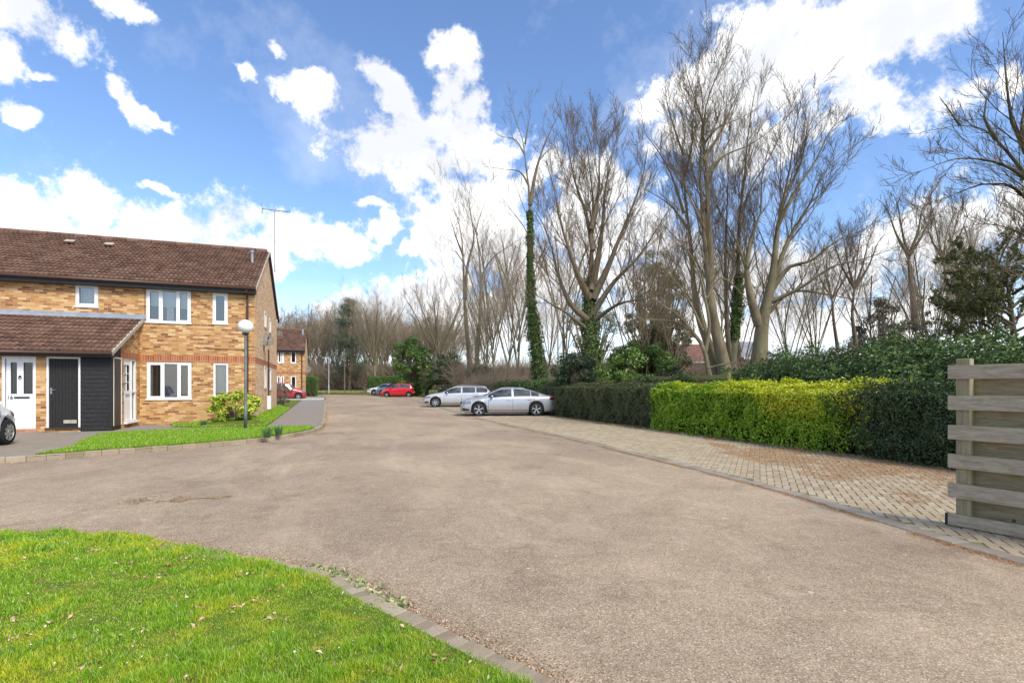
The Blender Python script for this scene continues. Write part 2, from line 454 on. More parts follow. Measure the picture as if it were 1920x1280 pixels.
K3 = smooth_line([(4.3, -12), (4.8, -3), (5.2, 1), (5.48, 2.65), (5.65, 3.7), (5.9, 4.8), (6.11, 6.35), (6.29, 9.52), (6.42, 12.2), (6.45, 15.97), (6.5, 22), (6.6, 28), (6.9, 36), (7.3, 46), (7.5, 58), (7.3, 66), (6.6, 72), (4.5, 78), (-4, 86), (-20, 90)], .4)

ground = sheet('ground', [(-260, -60), (260, -60), (260, 420), (-260, 420)], -.06, MAT['floor'])
road_poly = K2[::-1] + [(-26, 5.5)] + [(-26, 10.2)] + K1 + K3[::-1]
road_poly = [p for i, p in enumerate(road_poly) if i == 0 or math.hypot(p[0] - road_poly[i - 1][0], p[1] - road_poly[i - 1][1]) > .02]
sheet('road', road_poly, 0.0, MAT['road'])

# raised ground left of the road: drive, footway, lawns
fore = K1 + [(-20, 78.2), (-26, 78)]
sheet('driveway', [p for p in K1 if p[1] < 47.1] + [(-.05, 47.05), (-26, 47.05)], .10, m_block('drive_block', [(0, (.24, .20, .16)), (.5, (.30, .25, .20)), (1, (.35, .30, .24))], (.15, .14, .09), .55))
sheet('rough_verge', [(-.05, 52.6)] + [p for p in K1 if p[1] > 52.6] + [(-26, 78), (-26, 52.6)], .06, MAT['drygrass'])
sheet('pavement', [(-1.95, 18.6), (-.30, 18.9), (-.22, 23), (-.20, 62), (-.8, 66), (-2.5, 70), (-4.2, 70), (-2.6, 66), (-1.95, 62)], .115, MAT['path'], skirt=.03)
sheet('crossover', [(-20, 47.3), (-.21, 47.3), (-.21, 52.3), (-20, 52.3)], .125, MAT['slab'], skirt=.04)
sheet('path', [(-14, 18.3), (-6.0, 18.35), (-4.5, 18.75), (-1.96, 18.95), (-1.96, 19.45), (-4.2, 19.65), (-5.0, 20.2), (-5.6, 21.6), (-6.2, 21.6), (-6.2, 19.1), (-14, 19.1)], .125, MAT['path'], skirt=.04)

def kerb_run(name, line, width, height, length, mat, z0=0.0, side=1, gap=.008, label=None):
    """separate blocks following a line; side=+1 puts the width to the left of travel"""
    P = np.array(line); seg = np.linalg.norm(np.diff(P, axis=0), axis=1); cum = np.concatenate([[0], np.cumsum(seg)])
    V = []; F = []; t = 0; r = np.random.default_rng(3)
    def at(s):
        return np.array([np.interp(s, cum, P[:, 0]), np.interp(s, cum, P[:, 1])])
    while t + length < cum[-1]:
        a = at(t + gap / 2); b = at(t + length - gap / 2); d = (b - a) / (np.linalg.norm(b - a) + 1e-9); n = np.array([-d[1], d[0]]) * side
        jz = r.normal(0, .0025); jo = r.normal(0, .003)
        a = a + n * jo; b = b + n * jo
        zb = z0 + gz(a[1]) + jz; c = min(.012, width * .1)
        i = len(V)
        for q, h in ((a, -.08), (b, -.08), (b + n * width, -.08), (a + n * width, -.08), (a, height - c), (b, height - c), (b + n * width, height - c), (a + n * width, height - c),
                  (a + n * c + d * c * .4, height), (b + n * c - d * c * .4, height), (b + n * (width - c) - d * c * .4, height), (a + n * (width - c) + d * c * .4, height)):
            V.append((q[0], q[1], zb + h))
        for base in (0, 4):
            for k in range(4):
                F.append((i + base + k, i + base + (k + 1) % 4, i + base + 4 + (k + 1) % 4, i + base + 4 + k))
        F.append((i + 8, i + 9, i + 10, i + 11))
        t += length
    o = fastmesh(name, np.array(V), np.array(F), mat); o['kind'] = 'structure'
    return o
kA = [p for p in K1 if p[0] > -20 and p[1] < 46.8]
kerb_run('kerb', kA, .12, .115, .30, MAT['sett'], side=1)
kerb_run('kerb', [p for p in K1 if 52.6 < p[1] < 70], .12, .115, .5, MAT['sett'], side=1)
kerb_run('kerb', [p for p in K1 if 46.7 <= p[1] <= 52.7], .12, .03, .5, MAT['sett'], side=1)
kB = [p for p in K2 if p[0] > -14 and p[1] > -4]
kerb_run('kerb', kB, .155, .04, .10, MAT['sett'], side=-1)
kC = [p for p in K3 if p[1] > -5 and p[1] < 74]
kerb_run('kerb', kC, .21, .012, .20, MAT['kerb'], side=-1)

# herringbone block paving, each block its own island inside one sheet
HX0, HX1 = 5.0, 13.0
pave_poly = [(p[0] + .22, p[1]) for p in K3 if -3 < p[1] < 66] + [(10.4, 66), (10.5, 40), (10.5, 23), (10.75, 15), (10.9, 6), (13.5, 3.2), (14, -3)]
sheet('paving_bed', pave_poly, .004, MAT['joint'])
def herring(poly, L=.2, Wd=.1):
    # 45 degree herringbone lattice
    A = []
    n = 560
    for i in range(-n, n):
        for j in (0, 1):
            pass
    i, j = np.meshgrid(np.arange(-400, 700), np.arange(-260, 400), indexing='ij')
    # unit cell of the 2:1 herringbone: horizontal block at (0,0)-(2,1), vertical at (2,0)... on a square grid of Wd
    bx = (i + 0.0) * Wd
    out = []
    # a horizontal block starts at cells where (x - y) mod 4 == 0 ; a vertical one where (x - y) mod 4 == 2 (offset up)
    m1 = ((i - j) % 4) == 0
    m2 = ((i - j) % 4) == 2
    hx = i[m1]; hy = j[m1]; vx = i[m2]; vy = j[m2]
    cx = np.concatenate([hx + 1.0, vx + .5]) * Wd; cy = np.concatenate([hy + .5, vy + 0.0 + 0.0]) * Wd
    # vertical block occupies cells (x, y) and (x, y-1)
    ori = np.concatenate([np.zeros(len(hx)), np.ones(len(vx))])
    c, s = math.cos(R(45)), math.sin(R(45))
    X = cx * c - cy * s + 8; Y = cx * s + cy * c + 20
    k = (X > 4) & (X < 14.5) & (Y > -3) & (Y < 66)
    X, Y, ori = X[k], Y[k], ori[k]
    k = inpoly(X, Y, poly); X, Y, ori = X[k], Y[k], ori[k]
    k = (Y < 26) | (rng.random(len(Y)) < 2)
    X, Y, ori = X[k], Y[k], ori[k]
    g = .0055; ch = .003
    hl = L / 2 - g; hw = Wd / 2 - g
    ang = R(45) + ori * PI / 2 + rng.normal(0, .01, len(X))
    dx = np.cos(ang); dy = np.sin(ang)
    sgn = np.array([(-1, -1), (1, -1), (1, 1), (-1, 1)])
    z0 = gzv(Y) + .012 + rng.normal(0, .0014, len(X))
    tx = rng.normal(0, .008, len(X)); ty = rng.normal(0, .006, len(X))
    V = np.zeros((len(X), 8, 3))
    for q in range(4):
        for lv, (e, h) in enumerate(((0, -.008), (ch, 0))):
            a = sgn[q][0] * (hl - e); b = sgn[q][1] * (hw - e)
            V[:, lv * 4 + q, 0] = X + dx * a - dy * b
            V[:, lv * 4 + q, 1] = Y + dy * a + dx * b
            V[:, lv * 4 + q, 2] = z0 + h + (tx * a + ty * b)
    f = np.array([(4, 5, 6, 7), (0, 1, 5, 4), (1, 2, 6, 5), (2, 3, 7, 6), (3, 0, 4, 7)])
    F = (np.arange(len(X))[:, None, None] * 8 + f[None]).reshape(-1, 4)
    return V.reshape(-1, 3), F
hv, hf = herring(pave_poly)
o = fastmesh('paving', hv, hf, MAT['paver']); o['kind'] = 'structure'
# soil strip under the hedge
sheet('hedge_bed', [(10.5, 66), (10.45, 40), (10.45, 23), (10.7, 15), (10.85, 6), (13.4, 3.1), (14, -3), (40, -3), (40, 66)], .02, MAT['soil'])
# grass verges near the houses
V1 = [p for p in K1 if p[0] > -5.6 and p[1] < 18.3]
V1 = [(p[0] - .10, p[1] + .12) for p in V1] + [(-.42, 18.75), (-1.96, 18.9), (-4.5, 18.7), (-5.9, 18.2), (-6.0, 17.4), (-5.7, 15.6), (-5.35, 14.2), (-5.4, 13.3)]
verge = sheet('grass_verge', V1, .135, MAT['lawn'], skirt=.1, kind='structure')
V2 = [(-4.9, 20.3), (-4.1, 19.75), (-1.97, 19.5), (-1.97, 32), (-2.55, 32), (-2.55, 21.68), (-5.3, 21.68)]
def bankz(x, y):
    g = gz(y)
    if y > 20.6: g += .20 * max(0, min(1, (-1.97 - x) / .55)) * max(0, min(1, (x + 4.6) / 1.6))
    return g
def refine(o, n=2): pass
bank_poly = V2
sheet('grass_bank', [(-4.9, 20.3), (-4.1, 19.75), (-1.97, 19.5), (-1.97, 20.6), (-2.52, 20.8), (-3.4, 20.9), (-4.6, 21.0), (-5.1, 21.2)], .135, MAT['lawn'], skirt=.1, zf=bankz)
sheet('grass_bank', [(-5.1, 21.2), (-4.6, 21.0), (-3.4, 20.9), (-2.52, 20.8), (-2.52, 21.69), (-3.4, 21.69), (-4.6, 21.69), (-5.3, 21.69)], .135, MAT['lawn'], skirt=.1, zf=bankz)
sheet('grass_bank', [(-2.52, 20.8), (-1.97, 20.6), (-1.97, 32), (-2.53, 32)], .135, MAT['lawn'], skirt=.1, zf=bankz)
sheet('grass_bank', [(-2.0, 33.5), (-2.0, 47.2), (-5.5, 47.2), (-5.5, 33.5)], .125, MAT['lawn'], skirt=.1)
sheet('grass_bank', [(-2.0, 52.4), (-2.0, 60), (-2.4, 60), (-7, 54.3), (-9, 52.4)], .13, MAT['lawn'], skirt=.1)
L1 = [(p[0] - .13 * (1 if p[1] < 6.4 else .3), p[1] - .13 * (1 if p[0] < .4 else .5)) for p in K2 if p[0] > -14 and p[1] > -2] + [(2.0, -2), (-14, -2)]
lawn = sheet('lawn', L1, .05, MAT['lawn'], skirt=.06, kind='structure')
far_verge = sheet('far_grass', [(4.5, 78.3), (7.0, 72), (7.6, 67), (12, 66.5), (40, 70), (40, 110), (-40, 110), (-40, 90.5), (-4, 86.5)], .02, MAT['drygrass'])
# gutter / gully detail: darker repaired strip is in the tarmac itself
# ================================================================== leaves, grass, tubes
def leaf_cloud(P, N, size, aspect=.5, jitter=.9, r=None, fold=.18, droop=0.0):
    """one folded quad per leaf, facing roughly N"""
    r = r or rng; n = len(P)
    N = N + r.normal(0, jitter, (n, 3)); N /= np.linalg.norm(N, axis=1)[:, None] + 1e-9
    T = r.normal(0, 1, (n, 3)); T[:, 2] -= droop
    T -= N * (T * N).sum(1)[:, None]; T /= np.linalg.norm(T, axis=1)[:, None] + 1e-9
    B = np.cross(N, T)
    s = (np.asarray(size) * r.uniform(.65, 1.25, n))[:, None]
    V = np.stack([P - T * s * .5, P + B * s * aspect * .5 + N * s * fold * .5 + T * s * .02, P + T * s * .5 - N * s * .1, P - B * s * aspect * .5 + N * s * fold * .5 + T * s * .02], 1)
    F = np.arange(n * 4).reshape(n, 4)
    return V.reshape(-1, 3), F
def merge(parts):
    V = []; F = []; n = 0
    for v, f in parts:
        V.append(v); F.append(f + n); n += len(v)
    return np.concatenate(V), np.concatenate(F)

def blades(XY, Z, h, w, r=None, lean=.45):
    r = r or rng; n = len(XY); a = r.uniform(0, 2 * PI, n); l = r.uniform(.1, 1, n) * lean
    h = h * r.uniform(.5, 1.3, n); w = w * r.uniform(.7, 1.3, n)
    dx = np.cos(a); dy = np.sin(a); b = r.uniform(0, 2 * PI, n); ux = np.cos(b); uy = np.sin(b)
    V = np.zeros((n, 5, 3)); x, y = XY[:, 0], XY[:, 1]
    def put(i, side, t, ww):
        off = l * h * t ** 1.8
        V[:, i, 0] = x + dx * off + ux * side * w * ww; V[:, i, 1] = y + dy * off + uy * side * w * ww
        V[:, i, 2] = Z + h * t * (1 - .25 * l * t)
    put(0, -.5, 0, 1); put(1, .5, 0, 1); put(2, .5, .55, .8); put(3, -.5, .55, .8); put(4, 0, 1, 0)
    i = np.arange(n)[:, None] * 5
    # quads; the tip as a degenerate-free narrow quad
    V6 = np.concatenate([V, V[:, 4:5] + np.stack([ux * w * .12, uy * w * .12, np.zeros(n)], 1)[:, None]], 1)
    i = np.arange(n)[:, None] * 6
    F = np.concatenate([i + np.array([[0, 1, 2, 3]]), i + np.array([[3, 2, 5, 4]])], 0)
    return V6.reshape(-1, 3), F

def tubes(P, Rr, k):
    """P (N,n,3), Rr (N,n): vectorised tapered tubes"""
    N, n, _ = P.shape
    T = np.empty_like(P); T[:, 1:-1] = P[:, 2:] - P[:, :-2]; T[:, 0] = P[:, 1] - P[:, 0]; T[:, -1] = P[:, -1] - P[:, -2]
    T /= np.linalg.norm(T, axis=2)[..., None] + 1e-9
    ref = np.zeros((N, 1, 3)); m = np.abs(T[:, 0, 2]) < .75; ref[m, 0, 2] = 1; ref[~m, 0, 0] = .8; ref[~m, 0, 1] = .6
    U = np.cross(T, np.broadcast_to(ref, T.shape)); U /= np.linalg.norm(U, axis=2)[..., None] + 1e-9
    W_ = np.cross(T, U)
    a = np.arange(k) * 2 * PI / k
    V = P[:, :, None] + Rr[:, :, None, None] * (U[:, :, None] * np.cos(a)[None, None, :, None] + W_[:, :, None] * np.sin(a)[None, None, :, None])
    V = V.reshape(-1, 3)
    b = np.arange(N)[:, None, None] * (n * k); i = np.arange(n - 1)[None, :, None] * k; j = np.arange(k)[None, None, :]; j2 = (j + 1) % k
    F = np.stack([b + i + j, b + i + j2, b + i + k + j2, b + i + k + j], -1).reshape(-1, 4)
    return V, F
def poly(start, d, L, n, wig, trop, r, sag=0.0):
    N = len(start); P = np.zeros((N, n + 1, 3)); D = np.zeros((N, n + 1, 3)); P[:, 0] = start; D[:, 0] = d
    st = (L / n)[:, None]
    for i in range(n):
        q = D[:, i] + r.normal(0, wig, (N, 3)); q[:, 2] += trop - sag * (i / n)
        q /= np.linalg.norm(q, axis=1)[:, None]
        P[:, i + 1] = P[:, i] + q * st; D[:, i + 1] = q
    return P, D
def spawn(P, D, L, Rr, m, t0, t1, a0, a1, lf, rf, r, tpow=1.0, up=0.0, shrink=.55):
    """m children on every polyline"""
    N, n, _ = P.shape
    t = t0 + (t1 - t0) * ((np.arange(m)[None] + r.uniform(0, 1, (N, m))) / m) ** tpow
    f = t * (n - 1); i = np.minimum(f.astype(int), n - 2); w = (f - i)[..., None]; b = np.arange(N)[:, None]
    S = P[b, i] * (1 - w) + P[b, i + 1] * w; Dd = D[b, i] * (1 - w) + D[b, i + 1] * w
    rad = Rr[b, i] * (1 - w[..., 0]) + Rr[b, i + 1] * w[..., 0]
    Q = r.normal(0, 1, (N, m, 3)); Q -= Dd * (Q * Dd).sum(-1)[..., None]; Q /= np.linalg.norm(Q, axis=-1)[..., None] + 1e-9
    an = R(1) * r.uniform(a0, a1, (N, m))[..., None]
    C = Dd * np.cos(an) + Q * np.sin(an); C[..., 2] += up; C /= np.linalg.norm(C, axis=-1)[..., None]
    Lc = L[:, None] * lf * (1 - shrink * t) * r.uniform(.6, 1.25, (N, m))
    Rc = np.minimum(rad * rf, rad * .85)
    return S.reshape(-1, 3), C.reshape(-1, 3), Lc.ravel(), Rc.ravel()
def taper(R0, n, tip=.35): return R0[:, None] * (1 - (1 - tip) * (np.arange(n) / (n - 1))[None])
def resample(pts, rad, n=14):
    pts = np.array(pts, float); seg = np.linalg.norm(np.diff(pts, axis=0), axis=1); c = np.concatenate([[0], np.cumsum(seg)]) / seg.sum()
    sm = np.array(smooth_line([tuple(p) for p in pts], max(.3, seg.sum() / 60)))
    s2 = np.linalg.norm(np.diff(sm, axis=0), axis=1); c2 = np.concatenate([[0], np.cumsum(s2)]) / s2.sum(); t = np.linspace(0, 1, n)
    P = np.stack([np.interp(t, c2, sm[:, q]) for q in range(3)], 1); Rr = np.interp(t, c, rad)
    return P, Rr, seg.sum()
def grow_tree(stems, r, lv, ivy=False):
    """stems: list of (P(n,3), R(n), length). lv: list of dict per branching level. returns (trunk V,F), (crown V,F), branch tips"""
    P = np.stack([s[0] for s in stems]); Rr = np.stack([s[1] for s in stems]); L = np.array([s[2] for s in stems])
    D = np.gradient(P, axis=1); D /= np.linalg.norm(D, axis=2)[..., None]
    trunk = [tubes(P, Rr, 9)]; crown = []; tips = []
    for li, q in enumerate(lv):
        S, C, Lc, Rc = spawn(P, D, L, Rr, q['m'], q.get('t0', .25), q.get('t1', 1.0), q.get('a0', 25), q.get('a1', 55), q['lf'], q.get('rf', .55), r, q.get('tp', 1.0), q.get('up', .1), q.get('sh', .5))
        keep = r.random(len(S)) < np.clip(np.repeat(L, q['m']) / (.75 * np.percentile(L, 95)), .22, 1)
        S, C, Lc, Rc = S[keep], C[keep], Lc[keep], Rc[keep]
        if li >= 2: Lc = Lc * .45 + Lc.mean() * .65
        Rc = np.maximum(Rc, q.get('rmin', .006))
        if 'rmax' in q: Rc = np.minimum(Rc, q['rmax'])
        P, D = poly(S, C, Lc, q.get('n', 5), q.get('wig', .12), q.get('trop', .05), r, q.get('sag', 0))
        Rr = taper(Rc, P.shape[1], q.get('tip', .35)); L = Lc
        (trunk if q.get('trunk', li == 0) else crown).append(tubes(P, Rr, q.get('k', 5 if li == 0 else (4 if li == 1 else 3))))
        tips.append((P, D))
    return merge(trunk), (merge(crown) if crown else None), tips

def shrub(name, base, rad, label, cat, leaf, mat, n, clumps=40, stem=True, r=None, group=None, aspect=.45, flat=1.0, cl=.28, stemmat=None, droop=0.2, taperup=0.0, low=.05):
    """broad leaved bush: leaves gathered in clumps through an uneven ellipsoid, on branching stems"""
    r = r or rng
    rx, ry, rz_ = rad; e = empty(name, base, 0, label, cat, group)
    u = r.normal(0, 1, (clumps, 3)); u /= np.linalg.norm(u, axis=1)[:, None]; u *= (r.uniform(.35, 1.0, clumps) ** .45)[:, None]
    C = u * np.array([rx, ry, rz_]) ; C[:, 2] += rz_
    if taperup: C[:, :2] *= (1 - taperup * np.clip(C[:, 2:3] / (2 * rz_), 0, 1))
    C[:, 2] = np.maximum(C[:, 2], low)
    cr = r.uniform(.6, 1.3, clumps) * cl * min(rx, rz_)
    idx = r.integers(0, clumps, n); g = r.normal(0, 1, (n, 3)); g /= np.linalg.norm(g, axis=1)[:, None]; g *= (r.uniform(.2, 1, n) ** .4)[:, None] * cr[idx][:, None]
    g[:, 2] *= .75
    P = C[idx] + g; P[:, 2] = np.maximum(P[:, 2], .03)
    Nn = g / (np.linalg.norm(g, axis=1)[:, None] + 1e-6) + u[idx] * .5 + np.array([0, 0, .5])
    v, f = leaf_cloud(P, Nn, leaf, aspect, .45, r, droop=droop)
    fastmesh('foliage', v, f, mat, e)
    if stem:
        S = np.zeros((clumps, 6, 3)); t = np.linspace(0, 1, 6)[None, :, None]
        b0 = np.zeros((clumps, 1, 3)); b0[:, 0, :2] = C[:, :2] * .12
        S = b0 + (C[:, None] - b0) * t; S[:, :, :2] *= (.55 + .45 * t); S += r.normal(0, .03 * rx, S.shape) * t
        v, f = tubes(S, taper(np.full(clumps, .018 * (rx + rz_) * .6 + .006), 6), 4)
        fastmesh('stem', v, f, stemmat or MAT['bark'], e)
    return e
def hedge(name, x0, x1, y0, y1, z0, z1, mat, n, leaf, label, coremat, feather=(0, 0), cat='hedge', wob=.05, r=None, aspect=.5, round_=.12, faces=None, parent_loc=None, gnd=None):
    """clipped hedge: leaves over an uneven rounded box with a twiggy core"""
    r = r or rng
    cx, cy = (x0 + x1) / 2, (y0 + y1) / 2
    e = empty(name, (cx, cy, z0), 0, label, cat)
    hx, hy, h = (x1 - x0) / 2, (y1 - y0) / 2, z1 - z0
    A = np.array([2 * hy * h, 2 * hy * h, 2 * hx * h, 2 * hx * h, 4 * hx * hy * .9])
    if faces is not None: A = A * np.array(faces)
    k = r.choice(5, n, p=A / A.sum()); a = r.uniform(-1, 1, n); b = r.uniform(0, 1, n)
    P = np.zeros((n, 3)); N = np.zeros((n, 3))
    for q, (s, ax) in enumerate(((-1, 0), (1, 0), (-1, 1), (1, 1))):
        m = k == q
        if ax == 0: P[m, 0] = s * hx; P[m, 1] = a[m] * hy; N[m, 0] = s
        else: P[m, 1] = s * hy; P[m, 0] = a[m] * hx; N[m, 1] = s
        P[m, 2] = b[m] * h
    m = k == 4; P[m, 0] = (b[m] * 2 - 1) * hx; P[m, 1] = a[m] * hy; P[m, 2] = h; N[m, 2] = 1
    # round the edges
    ex = np.clip((np.abs(P[:, 0]) - (hx - round_)) / round_, 0, 1); ez = np.clip((P[:, 2] - (h - round_)) / round_, 0, 1)
    cut = (ex * ez) * round_ * .45; P[:, 0] -= np.sign(P[:, 0]) * cut; P[:, 2] -= cut
    wv = (vnoise(P[:, 1] + cy, P[:, 2] + P[:, 0], 1.6, 3) - .5) * 2 * wob + (vnoise(P[:, 1] + cy, P[:, 2] + P[:, 0], 5, 4) - .5) * wob * 1.4
    P += N * (wv + np.minimum(r.exponential(.02, n), .09) - r.exponential(.045, n) * .8)[:, None]
    # stray gaps near the foot
    fk = np.ones(len(P)); 
    if feather[0]: fk *= np.clip((P[:, 1] + hy) / feather[0] + (vnoise(P[:, 2], P[:, 0], 3, 2) - .5), 0, 1)
    if feather[1]: fk *= np.clip((hy - P[:, 1]) / feather[1] + (vnoise(P[:, 2], P[:, 0], 3, 2) - .5), 0, 1)
    keep = (r.random(len(P)) < fk) & ~((P[:, 2] < .22 * h) & (r.random(n) < .45) & (k != 4)); P = P[keep]; N = N[keep]
    P[:, 2] = np.maximum(P[:, 2], .02)
    if gnd is not None: pass
    v, f = leaf_cloud(P, N + np.array([0, 0, .35]), leaf, aspect, .55, r)
    fastmesh('foliage', v, f, mat, e)
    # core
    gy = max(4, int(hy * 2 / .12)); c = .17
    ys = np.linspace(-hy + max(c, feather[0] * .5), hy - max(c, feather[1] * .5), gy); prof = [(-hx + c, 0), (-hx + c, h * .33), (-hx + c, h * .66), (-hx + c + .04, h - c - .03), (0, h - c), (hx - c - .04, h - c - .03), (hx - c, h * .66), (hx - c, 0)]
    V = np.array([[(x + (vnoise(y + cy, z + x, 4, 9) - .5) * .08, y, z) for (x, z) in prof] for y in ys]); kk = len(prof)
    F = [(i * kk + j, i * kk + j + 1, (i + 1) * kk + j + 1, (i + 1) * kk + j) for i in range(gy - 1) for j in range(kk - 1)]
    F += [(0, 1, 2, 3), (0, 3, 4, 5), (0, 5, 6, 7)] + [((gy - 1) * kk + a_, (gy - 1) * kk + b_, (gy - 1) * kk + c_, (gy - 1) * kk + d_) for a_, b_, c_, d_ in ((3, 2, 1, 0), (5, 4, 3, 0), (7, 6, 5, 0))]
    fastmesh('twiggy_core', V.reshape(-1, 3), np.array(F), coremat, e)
    return e
def m_bark(name, stops, scale=5, green=None):
    m = M(name, .9, .15); w = m.world((1, 1, .3))
    c = m.ramp(m.noise(w, scale, 7, .7), stops)
    if green: c = m.mix(m.ramp(m.noise(m.world(), 1.3, 4), [(.45, (0, 0, 0)), (.7, (.7, .7, .7))]), c, green)
    m.base(c); m.bump(m.noise(m.world((1, 1, .2)), 18, 5, .7), .7, .03); return m.m
MAT['bark'] = m_bark('bark', [(.3, (.10, .08, .052)), (.55, (.19, .152, .102)), (.75, (.29, .24, .165))])
MAT['bark_pale'] = m_bark('pale_bark', [(.3, (.10, .078, .048)), (.55, (.20, .16, .104)), (.75, (.32, .262, .18))], 4, (.19, .20, .11))
MAT['bark_dark'] = m_bark('dark_bark', [(.3, (.05, .04, .03)), (.55, (.11, .085, .06)), (.75, (.19, .15, .10))], 4, (.10, .13, .04))
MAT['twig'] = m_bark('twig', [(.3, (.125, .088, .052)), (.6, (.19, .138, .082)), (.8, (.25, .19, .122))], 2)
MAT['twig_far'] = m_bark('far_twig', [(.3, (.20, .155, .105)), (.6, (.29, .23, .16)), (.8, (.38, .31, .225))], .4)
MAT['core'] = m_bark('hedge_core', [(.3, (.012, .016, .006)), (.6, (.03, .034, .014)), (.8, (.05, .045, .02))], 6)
# ================================================================== building materials
def m_brick(name, stops, mortar, bw=.225, rh=.075, off=.5, bmp=.5):
    m = M(name, .9, .15)
    uv = m.n('ShaderNodeUVMap').outputs[0]
    b = m.n('ShaderNodeTexBrick', offset=off)
    m.setp(b, Scale=1.0, Mortar_Size=.0065, Mortar_Smooth=.2, Bias=0.0, Brick_Width=bw, Row_Height=rh)
    b.inputs['Color1'].default_value = (0, 0, 0, 1); b.inputs['Color2'].default_value = (1, 1, 1, 1); b.inputs['Mortar'].default_value = (.5, .5, .5, 1)
    m.l(uv, b.inputs['Vector'])
    c = m.ramp(b.outputs['Color'], stops)
    c = m.mix(m.ramp(m.noise(uv, 26, 4, .7), [(.35, (0, 0, 0)), (.75, (.7, .7, .7))]), c, m.mix(1.0, c, (.78, .74, .70), 'MULTIPLY'))
    big = m.noise(uv, .9, 4)
    c = m.mix(m.ramp(big, [(.4, (0, 0, 0)), (.7, (.45, .45, .45))]), c, m.mix(1.0, c, (.86, .80, .72), 'MULTIPLY'))
    c = m.mix(b.outputs['Fac'], c, mortar)
    m.base(c)
    inv = m.math('SUBTRACT', 1.0, b.outputs['Fac'])
    m.bump(m.math('ADD', inv, m.math('MULTIPLY', m.noise(uv, 60, 3), .4)), bmp, .006)
    return m.m
MAT['brick'] = m_brick('buff_brick', [(0, (.20, .095, .05)), (.10, (.33, .15, .07)), (.22, (.42, .20, .09)), (.42, (.50, .275, .11)), (.62, (.56, .33, .135)), (.82, (.64, .41, .19)), (1, (.72, .52, .29))], (.46, .33, .20))
MAT['brick_pale'] = m_brick('gable_brick', [(0, (.50, .29, .16)), (.25, (.62, .39, .22)), (.6, (.72, .49, .29)), (1, (.80, .60, .39))], (.66, .51, .36), bmp=.12)
MAT['soldier'] = m_brick('red_soldier_brick', [(0, (.32, .10, .045)), (.5, (.42, .14, .06)), (1, (.50, .19, .085))], (.46, .34, .25), bw=.075, rh=.24, off=0.0)
MAT['redbrick'] = m_brick('red_brick', [(0, (.34, .13, .09)), (.5, (.44, .18, .12)), (1, (.52, .25, .17))], (.45, .36, .30))
def m_tile(name, stops):
    m = M(name, .85, .2)
    c = m.ramp(m.island(), stops); w = m.world()
    c = m.mix(m.ramp(m.noise(w, 9, 6, .75), [(.45, (0, 0, 0)), (.7, (.7, .7, .7))]), c, m.mix(.6, c, (.29, .23, .17)))
    c = m.mix(m.ramp(m.noise(w, 14, 3, .7), [(.66, (0, 0, 0)), (.72, (.8, .8, .8))]), c, (.46, .42, .36))
    c = m.mix(m.ramp(m.noise(w, 60, 3, .7), [(.4, (0, 0, 0)), (.7, (.6, .6, .6))]), c, m.mix(1.0, c, (.7, .7, .7), 'MULTIPLY'))
    m.base(c); m.bump(m.noise(w, 90, 3), .4, .004); return m.m
MAT['tile'] = m_tile('roof_tile', [(0, (.095, .048, .034)), (.5, (.145, .075, .052)), (1, (.20, .112, .08))])
MAT['tile_far'] = plain('far_tile', (.17, .085, .065), .85, .2, 0, .3, 2.5)
MAT['white'] = plain('white_upvc', (.80, .80, .79), .35, .45, 0, .03)
MAT['white_door'] = plain('white_door', (.74, .755, .76), .4, .4, 0, .03)
MAT['black_wood'] = plain('black_stained_board', (.022, .021, .021), .6, .3, 0, .3, 12)
MAT['brown_panel'] = plain('brown_panel', (.062, .040, .026), .5, .35, 0, .15)
MAT['gutter'] = plain('brown_gutter', (.065, .032, .022), .4, .4, 0, .1)
MAT['fascia'] = plain('black_fascia', (.03, .031, .034), .45, .35, 0, .15)
MAT['lead'] = plain('lead_flashing', (.30, .33, .38), .5, .4, .2, .2, 3)
MAT['mortar'] = plain('verge_mortar', (.42, .37, .30), .9, .1, 0, .2, 8)
MAT['steel'] = plain('metal', (.42, .42, .41), .35, .5, .8, .1)
MAT['dark'] = plain('dark_metal', (.035, .035, .037), .5, .4, .3, .2)
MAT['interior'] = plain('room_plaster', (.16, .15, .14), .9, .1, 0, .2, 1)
MAT['curtain'] = plain('net_curtain', (.62, .62, .60), .9, .1, 0, .1, 9)
MAT['curtain_red'] = plain('plum_curtain', (.22, .05, .08), .9, .1, 0, .25, 9)
MAT['blind'] = plain('pale_blind', (.60, .62, .58), .8, .1, 0, .04)
def m_glass(name, tint=(.9, .95, .95), refl=.16):
    m = M(name, .03, .6)
    nt_ = m.t; g = m.n('ShaderNodeBsdfGlossy'); g.inputs['Roughness'].default_value = .02; tr = m.n('ShaderNodeBsdfTransparent'); tr.inputs['Color'].default_value = (*tint, 1)
    fr = m.n('ShaderNodeFresnel'); fr.inputs['IOR'].default_value = 1.5
    wob = m.n('ShaderNodeBump'); wob.inputs['Strength'].default_value = .02; m.l(m.noise(m.world(), 2.5, 2), wob.inputs['Height']); m.l(wob.outputs[0], g.inputs['Normal'])
    f = m.math('ADD', fr.outputs[0], refl, True)
    ms = m.n('ShaderNodeMixShader'); m.l(f, ms.inputs[0]); m.l(tr.outputs[0], ms.inputs[1]); m.l(g.outputs[0], ms.inputs[2])
    m.l(ms.outputs[0], nt_.nodes['Material Output'].inputs['Surface']); return m.m
MAT['glass'] = m_glass('window_glass')
MAT['glass_dark'] = plain('dark_glass', (.02, .024, .026), .06, .8, 0, .1)

